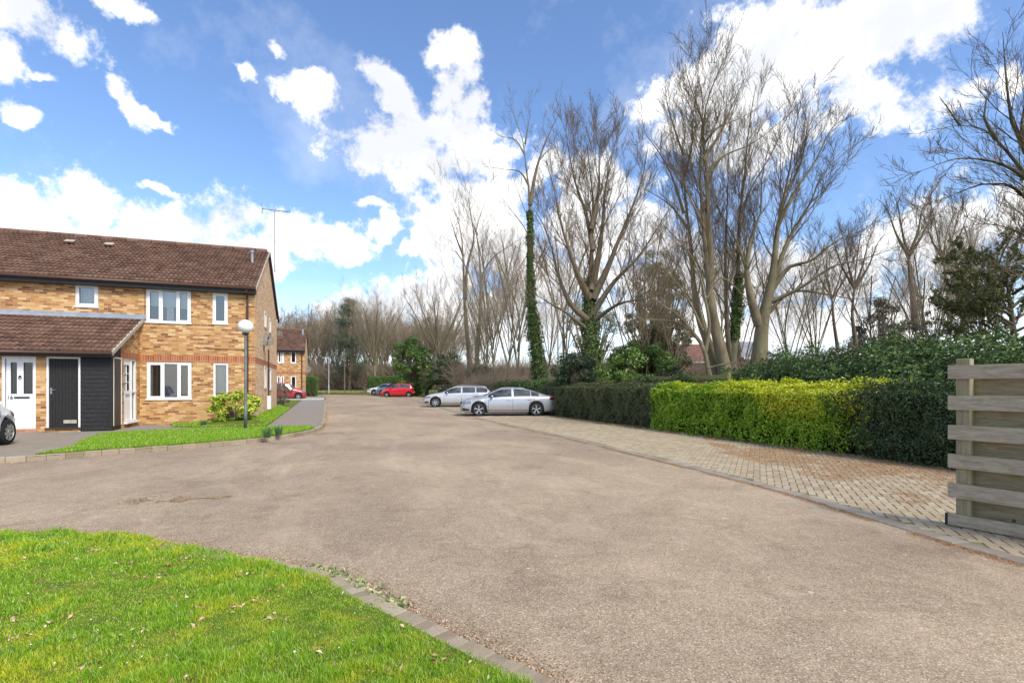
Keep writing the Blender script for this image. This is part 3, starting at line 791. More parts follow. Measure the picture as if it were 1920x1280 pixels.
# ------------------------------------------------------------------ wall with openings in a local frame (u along, v outward, w up)
class Frame:
    def __init__(s, o, udir):          # o: local origin, udir: unit vector of u ; outward = u x z rotated
        s.o = Vector(o); s.u = Vector(udir); s.out = Vector((s.u.y, -s.u.x, 0))
    def p(s, u, v, w): return tuple(s.o + s.u * u + s.out * v + Vector((0, 0, w)))
    def box(s, mb, u0, u1, v0, v1, w0, w1):
        c = [s.p(u, v, w) for w in (w0, w1) for (u, v) in ((u0, v1), (u1, v1), (u1, v0), (u0, v0))]
        mb.add(c, [(0, 3, 2, 1), (4, 5, 6, 7), (0, 1, 5, 4), (1, 2, 6, 5), (2, 3, 7, 6), (3, 0, 4, 7)]); return mb
def wall_faces(mb, fr, u0, u1, w0, w1, holes, reveal=.10, v=0.0, top=None):
    us = sorted({u0, u1, *[h[0] for h in holes], *[h[1] for h in holes]}); ws = sorted({w0, w1, *[h[2] for h in holes], *[h[3] for h in holes]})
    for a, b in zip(us, us[1:]):
        for c, d in zip(ws, ws[1:]):
            if any(h[0] <= a and b <= h[1] and h[2] <= c and d <= h[3] for h in holes): continue
            mb.quad(fr.p(a, v, c), fr.p(b, v, c), fr.p(b, v, d), fr.p(a, v, d))
    for h in holes:
        a, b, c, d = h; r = -reveal
        mb.quad(fr.p(a, v, c), fr.p(a, v, d), fr.p(a, r, d), fr.p(a, r, c)); mb.quad(fr.p(b, r, c), fr.p(b, r, d), fr.p(b, v, d), fr.p(b, v, c))
        mb.quad(fr.p(a, r, d), fr.p(a, v, d), fr.p(b, v, d), fr.p(b, r, d)); mb.quad(fr.p(a, v, c), fr.p(a, r, c), fr.p(b, r, c), fr.p(b, v, c))
def window(parent, fr, h, splits=(), name='window', fw=.065, sill=True, back=None, open_=(), depth=.02, curtain=None, small=False):
    """frame with mullions in opening h=(u0,u1,w0,w1); panes are sub-parts"""
    u0, u1, w0, w1 = h; m = MB(); v1, v0 = -depth, -depth - .06
    m_ = lambda a, b, c, d, e=0: fr.box(m, a, b, v0, v1 + e, c, d)
    m_(u0, u1, w1 - fw, w1); m_(u0, u1, w0, w0 + fw); m_(u0, u0 + fw, w0 + fw, w1 - fw); m_(u1 - fw, u1, w0 + fw, w1 - fw)
    xs = [u0 + fw] + [u0 + (u1 - u0) * s for s in splits] + [u1 - fw]
    for s in xs[1:-1]: m_(s - fw * .55, s + fw * .55, w0 + fw, w1 - fw)
    # opening sashes stand a little proud
    for k in open_:
        a = xs[k] + (fw * .55 if k else 0); b = xs[k + 1] - (fw * .55 if k + 1 < len(xs) - 1 else 0); sfw = .045
        fr.box(m, a - .012, b + .012, v1, v1 + .014, w1 - fw - sfw, w1 - fw + .012); fr.box(m, a - .012, b + .012, v1, v1 + .014, w0 + fw - .012, w0 + fw + sfw)
        fr.box(m, a - .012, a + sfw, v1, v1 + .014, w0 + fw + sfw, w1 - fw - sfw); fr.box(m, b - sfw, b + .012, v1, v1 + .014, w0 + fw + sfw, w1 - fw - sfw)
    o = m.build(name, MAT['white'], parent)
    if sill:
        q = MB(); fr.box(q, u0 - .03, u1 + .03, v1 + .002, .045, w0 - .03, w0 + .006); q.build('sill', MAT['white'], o)
    g = MB()
    for a, b in zip(xs, xs[1:]): g.quad(fr.p(a, v1 - .03, w0 + fw), fr.p(b, v1 - .03, w0 + fw), fr.p(b, v1 - .03, w1 - fw), fr.p(a, v1 - .03, w1 - fw))
    g.build('pane', MAT['glass'] if not small else MAT['glass_dark'], o)
    if curtain:
        for (ca, cb, cz0, cz1, mt, nm) in curtain:
            c = MB(); n = max(4, int((cb - ca) * (u1 - u0) / .035)); A = u0 + (u1 - u0) * ca; B = u0 + (u1 - u0) * cb; Z0 = w0 + (w1 - w0) * cz0; Z1 = w0 + (w1 - w0) * cz1
            for i in range(n):
                x0 = A + (B - A) * i / n; x1 = A + (B - A) * (i + 1) / n; d0 = -.20 - (.03 if i % 2 else 0) * (nm == 'curtain'); d1 = -.20 - (0 if i % 2 else .03) * (nm == 'curtain')
                c.quad(fr.p(x0, d0, Z0), fr.p(x1, d1, Z0), fr.p(x1, d1, Z1), fr.p(x0, d0, Z1))
            c.build(nm, MAT[mt], o)
    return o
def tiles(x0, x1, ya, za, yb, zb, r, tw=.30, gauge=.32, white=()):
    """interlocking tiles with two rolls each, laid on a slope from eave (ya,za) to top (yb,zb)"""
    sl = math.hypot(yb - ya, zb - za); ty, tz = (yb - ya) / sl, (zb - za) / sl; ny, nz = -tz * (1 if yb > ya else -1), abs(ty)
    nr = int(round(sl / gauge)); g = sl / nr; nc = int(round((x1 - x0) / tw)); w = (x1 - x0) / nc
    s = np.linspace(0, 1, 13); hgt = .050 * np.abs(np.sin(s * 2 * PI)) ** .8
    V = []; F = []; kk = len(s)
    cols, rows = np.meshgrid(np.arange(nc), np.arange(nr), indexing='ij'); cols = cols.ravel(); rows = rows.ravel(); N = len(cols)
    jit = r.normal(0, .003, N); A = np.zeros((N, 3, kk, 3))
    for lv, (t, h) in enumerate(((-.045, -.04), (-.045, .040), (g, -.022))):
        along = rows * g + t; hh = h + jit
        A[:, lv, :, 0] = x0 + (cols[:, None] + s[None]) * w
        A[:, lv, :, 1] = ya + ty * along[:, None] + ny * (hh[:, None] + (hgt[None] if lv else hgt[None] * .6))
        A[:, lv, :, 2] = za + tz * along[:, None] + nz * (hh[:, None] + (hgt[None] if lv else hgt[None] * .6))
    f = []
    for lv in range(2):
        for j in range(kk - 1): f.append((lv * kk + j, lv * kk + j + 1, (lv + 1) * kk + j + 1, (lv + 1) * kk + j))
    F = (np.arange(N)[:, None, None] * (3 * kk) + np.array(f)[None]).reshape(-1, 4)
    return A.reshape(-1, 3), F

# ================================================================== the terrace house (origin at the near corner of its gable)
HXc, HYf, HYb, HB = -2.55, 21.7, 30.7, .14        # gable x, front y, back y, base z
HL = 14.5                                            # length
hs = empty('terrace_house', (HXc, HYf, 0), 0, 'two storey buff brick terrace house with brown tiled roof and tall plain gable, nearest', 'house')
def LX(px): return onY(px, HYf) - HXc
def LZ(px, py): return zY(px, py, HYf)
F1 = Frame((0, 0, 0), (1, 0, 0))                    # front wall, u = x - HXc (negative), outward -y
F2 = Frame((0, 0, 0), (0, 1, 0))                    # gable wall, u = y - HYf, outward +x
ZE = 5.18; ZR = 7.62; YR = (HYb - HYf) / 2
wins = [  # px left, px right, py top, py bottom, splits, opening sashes, curtains
 (141, 184, 533, 575, (), (0,), [(0, 1, 0, 1, 'curtain', 'curtain')]),
 (274, 358, 542, 605, (.335, .69), (0, 2), [(.0, .33, .5, 1, 'blind', 'blind'), (.34, .68, .48, 1, 'blind', 'blind'), (.70, 1, .45, 1, 'blind', 'blind'), (.42, .58, 0, .5, 'curtain', 'curtain')]),
 (398.5, 427, 549.5, 607, (), (0,), []),
 (275, 359, 678.5, 748, (.36, .70), (0, 2), [(.0, .10, 0, 1, 'curtain', 'curtain'), (.86, 1, 0, 1, 'curtain_red', 'curtain')]),
 (400, 428, 680.5, 744, (), (), [(0, 1, .12, 1, 'blind', 'blind')])]
holes = []
for w_ in wins:
    a, b = LX(w_[0]), LX(w_[1]); mz = (w_[0] + w_[1]) / 2; holes.append((a, b, LZ(mz, w_[3]), LZ(mz, w_[2])))
mb = MB()
wall_faces(mb, F1, -HL, 0, HB - .3, ZE + .1, holes)
mb.build('front_wall', MAT['brick'], hs)
gw = []
for (pa, pb, pt, pbm) in ((495.6, 499.2, 582, 612), (504.6, 508, 595, 622), (495.6, 499.2, 685, 727), (504.6, 508, 689, 730)):
    y0, y1 = onX(pa, HXc) - HYf, onX(pb, HXc) - HYf
    d = (y0 + HYf) / ray(pa)[1]; gw.append((y0, y1, EYE + (HY - pbm) / FPX * d, EYE + (HY - pt) / FPX * d))
mb = MB(); GW = HYb - HYf
wall_faces(mb, F2, 0, GW, HB - .3, ZE - .1, gw)
mb.add([(0, 0, ZE - .1), (0, GW, ZE - .1), (0, GW, ZE + .06), (0, YR, ZR - .06), (0, 0, ZE + .06)], [(0, 1, 2, 3, 4)])
mb.build('gable_wall', MAT['brick_pale'], hs)
mb = MB(); mb.box(-HL, -.01, GW - .02, GW, 0, ZE); mb.box(-HL, -HL + .02, .02, GW - .03, 0, ZE); mb.build('rear_wall', MAT['brick'], hs)
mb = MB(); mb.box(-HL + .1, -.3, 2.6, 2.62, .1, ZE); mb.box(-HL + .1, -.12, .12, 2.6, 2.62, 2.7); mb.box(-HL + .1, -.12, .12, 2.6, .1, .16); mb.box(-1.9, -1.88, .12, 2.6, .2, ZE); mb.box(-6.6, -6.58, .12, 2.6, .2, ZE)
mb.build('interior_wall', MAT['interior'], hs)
for w_, h in zip(wins, holes): window(hs, F1, h, w_[4], open_=w_[5], curtain=w_[6])
for h in gw: window(hs, F2, h, (), depth=-.012, fw=.07)
# soldier course
z0, z1 = LZ(370, 679) + .0, LZ(370, 666.5)
mb = MB(); F1.box(mb, LX(262), .004, 0, .004, z0, z1); F2.box(mb, .004, GW, 0, .004, z0, z1); mb.build('soldier_course', MAT['soldier'], hs)
SZ0, SZ1 = z0, z1
# movement joint
mb = MB(); xj = LX(273) - .02; F1.box(mb, xj - .008, xj + .008, 0, .003, 3.95, ZE); mb.build('movement_joint', MAT['fascia'], hs)
# roof
v1, f1 = tiles(-HL, .07, -.30, ZE - .02, YR, ZR, rng)
v2, f2 = tiles(-HL, .07, GW + .30, ZE - .02, YR, ZR, rng)
V, F = merge([(v1, f1), (v2, f2[:, ::-1])])
rf = fastmesh('roof', V, F, MAT['tile'], hs)
mb = MB(); t = .07
mb.add([(-HL, -.3, ZE - .06), (.05, -.3, ZE - .06), (.05, YR, ZR - .04), (-HL, YR, ZR - .04), (-HL, GW + .3, ZE - .06), (.05, GW + .3, ZE - .06)], [(0, 1, 2, 3), (3, 2, 5, 4)])
mb.build('underlay', MAT['fascia'], rf)
mb = MB()
for i in range(int(HL / .45)):
    x = -HL + i * .45 + .1; mb.tube([(x, YR, ZR + .02), (x + .43, YR, ZR + .025)], [.115, .11], 10)
mb.build('ridge_tile', MAT['tile'], rf)
for (pa, pya) in ((122, 459), (196, 464)):           # pale replaced tiles
    Yv = HYf + YR * .72; x = onY(pa, Yv) - HXc; yy = YR * .72; zz = ZE + (ZR - ZE) * .76
    mb = MB(); mb.add([(x, yy - .14, zz + .0), (x + .3, yy - .14, zz), (x + .3, yy + .12, zz + .13), (x, yy + .12, zz + .13)], [(0, 1, 2, 3)])
    o = mb.build('vent_tile', MAT['mortar'], rf)
    for vv in o.data.vertices: vv.co.z += .075
mb = MB()
for sgn, ya, yb in ((1, -.32, YR), (-1, GW + .32, YR)):  # verge undercloak and barge strip
    mb.add([(.02, ya, ZE - .13), (.10, ya, ZE - .13), (.10, yb, ZR - .09), (.02, yb, ZR - .09), (.02, ya, ZE - .03), (.10, ya, ZE - .03), (.10, yb, ZR + .02), (.02, yb, ZR + .02)],
           [(0, 3, 2, 1), (4, 5, 6, 7), (0, 1, 5, 4), (1, 2, 6, 5), (2, 3, 7, 6), (3, 0, 4, 7)])
mb.build('verge', MAT['mortar'], rf)
mb = MB(); mb.add([(.03, GW + .34, ZE - .24), (.11, GW + .34, ZE - .24), (.11, YR + .1, ZR - .14), (.03, YR + .1, ZR - .14), (.03, GW + .34, ZE - .10), (.11, GW + .34, ZE - .10), (.11, YR + .1, ZR + .01), (.03, YR + .1, ZR + .01)],
   [(0, 3, 2, 1), (4, 5, 6, 7), (0, 1, 5, 4), (1, 2, 6, 5), (2, 3, 7, 6), (3, 0, 4, 7)]); mb.build('bargeboard', MAT['fascia'], rf)
mb = MB(); mb.box(-HL, .06, -.26, .0, ZE - .26, ZE - .09); mb.build('fascia', MAT['fascia'], hs, bevel=.01)
mb = MB(); mb.tube([(-HL, -.33, ZE - .075), (.07, -.33, ZE - .075)], .058, 10); mb.build('gutter', MAT['gutter'], hs, smooth=True)
xd = LX(464.5)
mb = MB(); mb.tube([(xd, -.33, ZE - .1), (xd, -.32, ZE - .2), (xd, -.07, ZE - .42), (xd, -.07, HB + .05)], .036, 10)
for z in (1.2, 2.5, 3.8): mb.box(xd - .05, xd + .05, -.07, 0, z, z + .04)
mb.build('downpipe', MAT['gutter'], hs, smooth=False)
# flue pipe near the gable end of the ridge, wall vents, alarm cable
px, d = 473, 23.4; q = atD(473, 497, 21.9)
mb = MB(); mb.tube([(q.x - HXc, q.y - HYf, q.z - .2), (q.x - HXc, q.y - HYf, q.z + .55)], .05, 10); mb.tube([(q.x - HXc, q.y - HYf, q.z + .52), (q.x - HXc, q.y - HYf, q.z + .62)], .075, 10); mb.build('flue_pipe', MAT['lead'], rf)
mb = MB(); zc = LZ(420, 652); mb.tube([(LX(368), -.012, zc + .02), (LX(370), -.012, zc - .03), (LX(462), -.012, zc - .06), (0, -.012, zc - .07)], .009, 5); mb.build('cable', MAT['dark'], hs)
# gable: meter box, conduit pipe
ym = onX(502, HXc) - HYf; dm = (ym + HYf) / ray(502)[1]
mz0, mz1 = EYE + (HY - 767) / FPX * dm, EYE + (HY - 742) / FPX * dm
mb = MB(); mb.box(0, .14, ym - .22, ym + .22, mz0, mz1); mb.build('meter_box', MAT['white'], hs, bevel=.01)
zt = EYE + (HY - 655) / FPX * dm
mb = MB(); mb.tube([(.04, ym, mz1 - .02), (.04, ym, zt)], .03, 8); mb.build('conduit', MAT['gutter'], hs)

# ---- the lean-to across the front
LYf = 19.1 - HYf; LXr = LX(262); Zt = 3.86; Ze = 2.52
def PX(px, Y=19.1): return onY(px, Y) - HXc
def PZ(px, py, Y=19.1): return zY(px, py, Y)
lt = MB(); F3 = Frame((0, LYf, 0), (1, 0, 0))
door16 = (PX(3), PX(67), PZ(35, 804), PZ(35, 668)); door_b = (PX(87.5), PX(151), PZ(120, 801), PZ(120, 669))
lt0 = -HL
wall_faces(lt, F3, lt0, PX(151), .0, 2.36, [door16, door_b], reveal=.12)
F4 = Frame((LXr, 0, 0), (0, 1, 0))                 # return wall, u = y - HYf (negative)
def RY(px): return onX(px, HXc + LXr) - HYf
def RZ(px, py): return EYE + (HY - py) / FPX * ((RY(px) + HYf) / ray(px)[1])
doorw = (RY(232.5), RY(256), RZ(244, 789), RZ(244, 673)); panel = (RY(211.5), RY(226), RZ(218, 797), RZ(218, 672))
wall_faces(lt, F4, RY(226.5), 0, .0, 2.40, [doorw], reveal=.1)
yk = RY(226.5)
lt.add([(LXr, yk, 2.40), (LXr, 0, 2.40), (LXr, 0, Zt - .12), (LXr, yk, Ze + (Zt - Ze) * (yk - LYf + .28) / (-LYf + .28) - .12)], [(0, 1, 2, 3)])
lean = lt.build('lean_to_wall', MAT['brick'], hs)
mb = MB(); F4.box(mb, yk, 0, 0, .004, 2.40, 2.40 + .0); 
mb = MB(); za_, zb_ = RZ(244, 672), RZ(244, 661); F4.box(mb, yk, -.005, 0, .005, za_, zb_); mb.build('soldier_course', MAT['soldier'], lean)
# clad store at the corner
mb = MB(); xa, xb = PX(151), LXr; zc0, zc1 = .16, 2.36; nb = 17
for i in range(nb):
    a = zc0 + (zc1 - zc0) * i / nb; b = zc0 + (zc1 - zc0) * (i + 1) / nb - .006
    F3.add if False else None
    c = [F3.p(xa, .018, a), F3.p(xb - .05, .018, a), F3.p(xb - .05, .006, b), F3.p(xa, .006, b)]; mb.quad(*c)
    mb.quad(F3.p(xa, .0, a), F3.p(xb - .05, .0, a), F3.p(xb - .05, .018, a), F3.p(xa, .018, a))
F3.box(mb, xa, xb, -.1, 0, zc0 - .1, zc1); F3.box(mb, xb - .05, xb + .03, -.1, .03, zc0 - .05, zc1)
F4.box(mb, RY(211), yk, -.1, 0, .1, 2.75)
mb.build('black_cladding', MAT['black_wood'], lean)
mb = MB(); F4.box(mb, panel[0], panel[1], 0, .02, panel[2], panel[3]); pn = mb.build('side_panel', MAT['brown_panel'], lean)
mb = MB()
for (a, b, c, d) in ((panel[0] - .02, panel[0] + .02, panel[2], panel[3]), (panel[0], panel[1], panel[3], panel[3] + .035), (panel[1] - .02, panel[1] + .02, panel[2], panel[3])): F4.box(mb, a, b, 0, .032, c, d)
mb.build('trim', MAT['white'], pn)
# dark plank door
a, b, c, d = door_b
mb = MB(); fwd = .05
for q in ((a, a + fwd, c, d), (b - fwd, b, c, d), (a + fwd, b - fwd, d - fwd, d)): F3.box(mb, q[0], q[1], -.10, .012, q[2], q[3])
dfm = mb.build('plank_door', MAT['white'], lean)
mb = MB(); n = 9
for i in range(n):
    u0 = a + fwd + (b - a - 2 * fwd) * i / n; u1 = a + fwd + (b - a - 2 * fwd) * (i + 1) / n - .008
    F3.box(mb, u0, u1, -.09, -.02, c, d - fwd)
F3.box(mb, a + fwd, b - fwd, -.09, -.03, c, d - fwd)
mb.build('door_leaf', MAT['black_wood'], dfm)
mb = MB(); F3.box(mb, a + fwd + .03, a + fwd + .075, -.02, -.008, c + 1.0, c + 1.18); mb.tube([F3.p(a + fwd + .05, -.01, c + 1.12), F3.p(a + fwd + .05, .03, c + 1.12), F3.p(a + fwd + .17, .03, c + 1.12)], .009, 6); mb.build('handle', MAT['steel'], dfm)
mb = MB(); F3.box(mb, a + .40, a + .72, -.02, -.010, c + .12, c + .22); mb.build('letter_plate', MAT['mortar'], dfm)
mb = MB(); F3.box(mb, a - .03, b + .03, -.05, .05, c - .05, c); mb.build('threshold', MAT['brown_panel'], dfm)
# white door with the number
a, b, c, d = door16
mb = MB(); fwd = .07
for q in ((a, a + fwd, c, d), (b - .05, b, c, d), (a + fwd, b - .05, d - fwd, d), (a + fwd, b - .05, c, c + .04)): F3.box(mb, q[0], q[1], -.10, -.01, q[2], q[3])
d16 = mb.build('front_door', MAT['white'], lean)
la, lb = a + fwd + .02, b - .055; mid = (la + lb) / 2; H = d - fwd - c
mb = MB(); glz = [(la + .10, mid - .075, c + H * .50, c + H * .95), (mid + .075, lb - .03, c + H * .50, c + H * .95)]
wall_faces(mb, F3, la, lb, c + .04, d - fwd, glz, reveal=.06, v=-.035)
for (x0, x1) in ((la + .10, mid - .06), (mid + .06, lb - .06)):  # raised lower panels
    for (i0, i1, vv) in ((0, .018, -.028), ):
        z0_, z1_ = c + H * .13, c + H * .42
        F3.box(mb, x0, x1, -.036, -.028, z1_, z1_ + .018); F3.box(mb, x0, x1, -.036, -.028, z0_ - .018, z0_); F3.box(mb, x0, x0 + .018, -.036, -.028, z0_, z1_); F3.box(mb, x1 - .018, x1, -.036, -.028, z0_, z1_)
lf = mb.build('door_leaf', MAT['white_door'], d16)
mb = MB()
for q in glz: mb.quad(F3.p(q[0], -.075, q[2]), F3.p(q[1], -.075, q[2]), F3.p(q[1], -.075, q[3]), F3.p(q[0], -.075, q[3]))
mb.build('door_glass', MAT['glass_dark'], d16)
mb = MB(); F3.box(mb, mid - .14, mid + .22, -.034, -.024, c + H * .435, c + H * .46); mb.build('letter_slot', MAT['dark'], d16)
kz = c + H * .73
mb = MB(); mb.tube([F3.p(mid, -.02, kz + .04), F3.p(mid, -.012, kz + .04)], .03, 10); mb.tube([F3.p(mid - .028, -.012, kz + .03), F3.p(mid - .03, -.012, kz - .02), F3.p(mid, -.012, kz - .045), F3.p(mid + .03, -.012, kz - .02), F3.p(mid + .028, -.012, kz + .03)], .008, 6); mb.build('knocker', MAT['dark'], d16)
def digits(text, fr, u, w, size, v, mat, parent, name):
    cu = bpy.data.curves.new('t', 'FONT'); cu.body = text; cu.size = size; cu.extrude = .002; cu.align_x = 'CENTER'
    o = bpy.data.objects.new('t', cu); COL.objects.link(o); dg = bpy.context.evaluated_depsgraph_get(); me = bpy.data.meshes.new_from_object(o.evaluated_get(dg))
    bpy.data.objects.remove(o)
    for vtx in me.vertices: x, y, z = vtx.co; vtx.co = fr.p(u + x, v + z, w + y)
    me.name = name; return link(me, name, mat, parent)
digits('16', F3, mid - .235, c + H * .425, .15, -.022, MAT['dark'], d16, 'door_number')
mb = MB(); F3.box(mb, a - .03, b + .03, -.12, .02, c - .16, c - .03); mb.build('doorstep', MAT['redbrick'], d16)
# white door in the return wall, with glazed side strip
a, b, c, d = doorw
mb = MB(); fwd = .05; du = b - a
ms = a + du * .66
for q in ((a, a + fwd, c, d), (b - fwd, b, c, d), (a + fwd, b - fwd, d - fwd, d), (a + fwd, b - fwd, c, c + .05), (ms - .03, ms + .03, c + .05, d - fwd), (ms + .03, b - fwd, c + .95, c + 1.0)): F4.box(mb, q[0], q[1], -.10, -.02, q[2], q[3])
dw = mb.build('side_door', MAT['white'], lean)
H = d - c; gl = [(a + .16, ms - .16, c + H * .49, c + H * .90)]
mb = MB(); wall_faces(mb, F4, a + fwd, ms - .03, c + .05, d - fwd, gl, reveal=.05, v=-.04)
g0 = gl[0]
for k in (1, 2): F4.box(mb, g0[0], g0[1], -.075, -.045, g0[2] + (g0[3] - g0[2]) * k / 3 - .012, g0[2] + (g0[3] - g0[2]) * k / 3 + .012)
F4.box(mb, (g0[0] + g0[1]) / 2 - .012, (g0[0] + g0[1]) / 2 + .012, -.075, -.044, g0[2], g0[3])
mb.build('door_leaf', MAT['white'], dw)
mb = MB()
for q in (g0, (ms + .03, b - fwd, c + .05, d - fwd)): mb.quad(F4.p(q[0], -.08, q[2]), F4.p(q[1], -.08, q[2]), F4.p(q[1], -.08, q[3]), F4.p(q[0], -.08, q[3]))
mb.build('door_glass', MAT['glass_dark'], dw)
mb = MB(); F4.box(mb, a + .25, ms - .2, -.04, -.025, c + H * .40, c + H * .44); mb.tube([F4.p(ms - .08, -.03, c + 1.0), F4.p(ms - .08, .02, c + 1.0), F4.p(ms - .2, .02, c + 1.0)], .01, 6); mb.build('handle', MAT['steel'], dw)
mb = MB(); F4.box(mb, a - .03, b + .03, -.1, .10, c - .06, c); mb.build('sill', MAT['white'], dw)
# lean-to roof
v, f = tiles(-HL, LXr + .12, LYf - .28, Ze, -.01, Zt, rng, tw=.30, gauge=.31)
lr = fastmesh('lean_to_roof', v, f, MAT['tile'], hs)
mb = MB(); mb.add([(-HL, LYf - .26, Ze - .05), (LXr + .10, LYf - .26, Ze - .05), (LXr + .10, -.01, Zt - .05), (-HL, -.01, Zt - .05)], [(0, 1, 2, 3)]); mb.build('underlay', MAT['fascia'], lr)
mb = MB(); mb.add([(LXr + .06, LYf - .30, Ze - .10), (LXr + .15, LYf - .30, Ze - .10), (LXr + .15, 0, Zt - .10), (LXr + .06, 0, Zt - .10), (LXr + .06, LYf - .30, Ze + .02), (LXr + .15, LYf - .30, Ze + .02), (LXr + .15, 0, Zt + .03), (LXr + .06, 0, Zt + .03)],
   [(0, 3, 2, 1), (4, 5, 6, 7), (0, 1, 5, 4), (1, 2, 6, 5), (2, 3, 7, 6), (3, 0, 4, 7)]); mb.build('verge', MAT['mortar'], lr)
mb = MB(); mb.box(-HL, LXr + .2, -.05, -.002, Zt, Zt + .15); mb.add([(-HL, -.19, Zt - .03), (LXr + .15, -.19, Zt - .03), (LXr + .15, -.03, Zt + .055), (-HL, -.03, Zt + .055)], [(0, 1, 2, 3)]); mb.build('flashing', MAT['lead'], lr)
mb = MB(); mb.box(-HL, LXr + .10, LYf - .25, LYf + .02, 2.36, Ze - .07); mb.build('fascia', MAT['fascia'], lr)
mb = MB(); mb.tube([(-HL, LYf - .33, Ze - .05), (LXr + .14, LYf - .33, Ze - .05)], .05, 10); mb.build('gutter', MAT['gutter'], lr, smooth=True)

# ================================================================== aerial, dish
am = atD(515, 510, 25.4); top = atD(515.5, 394, 25.4)
ae = empty('tv_aerial', (HXc + .14, am.y, 0), 0, 'tall thin rooftop TV aerial mast fixed to the gable of the nearest house', 'aerial')
ax = am.x - HXc - .14
mb = MB(); mb.tube([(ax, 0, am.z), (ax, 0, top.z + .05)], .022, 8); mb.build('mast', MAT['steel'], ae)
mb = MB()
for zz in (am.z + .06, am.z + .33):
    mb = MB(); mb.tube([(-.02, 0, zz), (ax + .04, 0, zz)], .02, 6); mb.build('bracket', MAT['steel'], ae)
mb = MB(); bx0, bx1 = -.57, .72
mb.tube([(ax + bx0, 0, top.z), (ax + bx1, .1, top.z)], .014, 6)
mb.build('boom', MAT['dark'], ae)
for i in range(12):
    x = ax + bx0 + .08 + i * .105; mb = MB(); mb.tube([(x, -.14, top.z + .02), (x, .14, top.z + .02)], .006, 4); mb.build('director', MAT['dark'], ae)
mb = MB(); mb.tube([(ax + bx0, -.1, top.z + .22), (ax + bx0 + .03, 0, top.z), (ax + bx0, .1, top.z - .22)], .008, 4); mb.tube([(ax + bx0, .1, top.z + .22), (ax + bx0 + .03, 0, top.z), (ax + bx0, -.1, top.z - .22)], .008, 4); mb.build('reflector', MAT['dark'], ae)
mb = MB(); mb.tube([(ax - .24, 0, top.z), (ax - .15, 0, top.z - .09), (ax + .15, 0, top.z - .09), (ax + .24, 0.02, top.z)], .007, 4); mb.build('brace', MAT['dark'], ae)

def dish(name, loc, aim, R_, label, arm, parentless=True):
    e = empty(name, loc, 0, label, 'satellite dish')
    a = Vector(aim).normalized(); q = a.to_track_quat('Z', 'Y').to_matrix()
    mb = MB(); prof = [(0.001, 0), (R_ * .35, R_ * .035), (R_ * .7, R_ * .12), (R_, R_ * .25), (R_ * 1.0, R_ * .265), (R_ * .7, R_ * .15), (.001, R_ * .03)]
    mb.lathe(prof, 28); mb.v = [tuple(q @ Vector((x * .88, y, z))) for x, y, z in mb.v]
    mb.build('reflector', MAT['mesh_dish'], e, smooth=True)
    mb = MB(); mb.tube([(0, 0, 0), tuple(-a * .08), tuple(arm)], .02, 6); mb.build('bracket', MAT['steel'], e)
    f0 = q @ Vector((0, -R_ * .85, R_ * .2)); f1 = q @ Vector((0, -R_ * .45, R_ * 1.25))
    mb = MB(); mb.tube([tuple(f0), tuple(f1)], .012, 6); mb.build('feed_arm', MAT['dark'], e)
    mb = MB(); mb.tube([tuple(f1 + a * .05), tuple(f1 - a * .07)], .03, 8); mb.build('receiver', MAT['dark'], e)
    return e
MAT['mesh_dish'] = plain('dish_grey', (.17, .15, .125), .6, .3, .1, .2, 14)
dp = atD(498, 639, 22.2)
dish('satellite_dish', dp, (.28, -.75, .55), .34, 'grey mesh satellite dish on the gable wall of the nearest house', (HXc + .01 - dp.x, .12, -.45))
p2 = atD(524, 626, 28.8)
dish('satellite_dish', p2, (.3, -.9, .25), .16, 'small dark satellite dish at the far rear corner of the nearest gable', (HXc + .01 - p2.x, .0, -.05))

# ================================================================== globe lamp post
lx, ly = G(460.5, 804, .135); lz = .135
lamp = empty('street_lamp', (lx, ly, lz), 0, 'lamp post with white globe standing on the grass in front of the brick house', 'lamp post')
ld = math.hypot(lx, ly); dd = lx * ST + ly * CT
gzc = EYE + (HY - 612) / FPX * dd - lz; gr = 13.6 / FPX * dd
MAT['post'] = plain('green_grey_post', (.13, .145, .13), .6, .3, .2, .35, 5)
mb = MB(); mb.tube([(0, 0, -.1), (0, 0, .9)], .052, 12); mb.tube([(0, 0, .9), (0, 0, .93), (0, 0, gzc - gr * .95)], [.052, .042, .038], 12); mb.build('post', MAT['post'], lamp, smooth=True)
mb = MB(); mb.lathe([(.04, gzc - gr * 1.06), (.10, gzc - gr * 1.02), (.11, gzc - gr * .90), (.05, gzc - gr * .88)], 16); mb.build('collar', MAT['dark'], lamp, smooth=True)
def m_globe():
    m = M('opal_globe', .25, .5); m.base((.86, .85, .82)); m.b.inputs['Subsurface Weight'].default_value = .4; m.b.inputs['Subsurface Radius'].default_value = (.1, .1, .1); return m.m
mb = MB(); mb.lathe([(gr * math.sin(a) + .0005, gzc - gr * .93 * math.cos(a)) for a in np.linspace(.12, PI, 20)], 32); mb.build('globe', m_globe(), lamp, smooth=True)
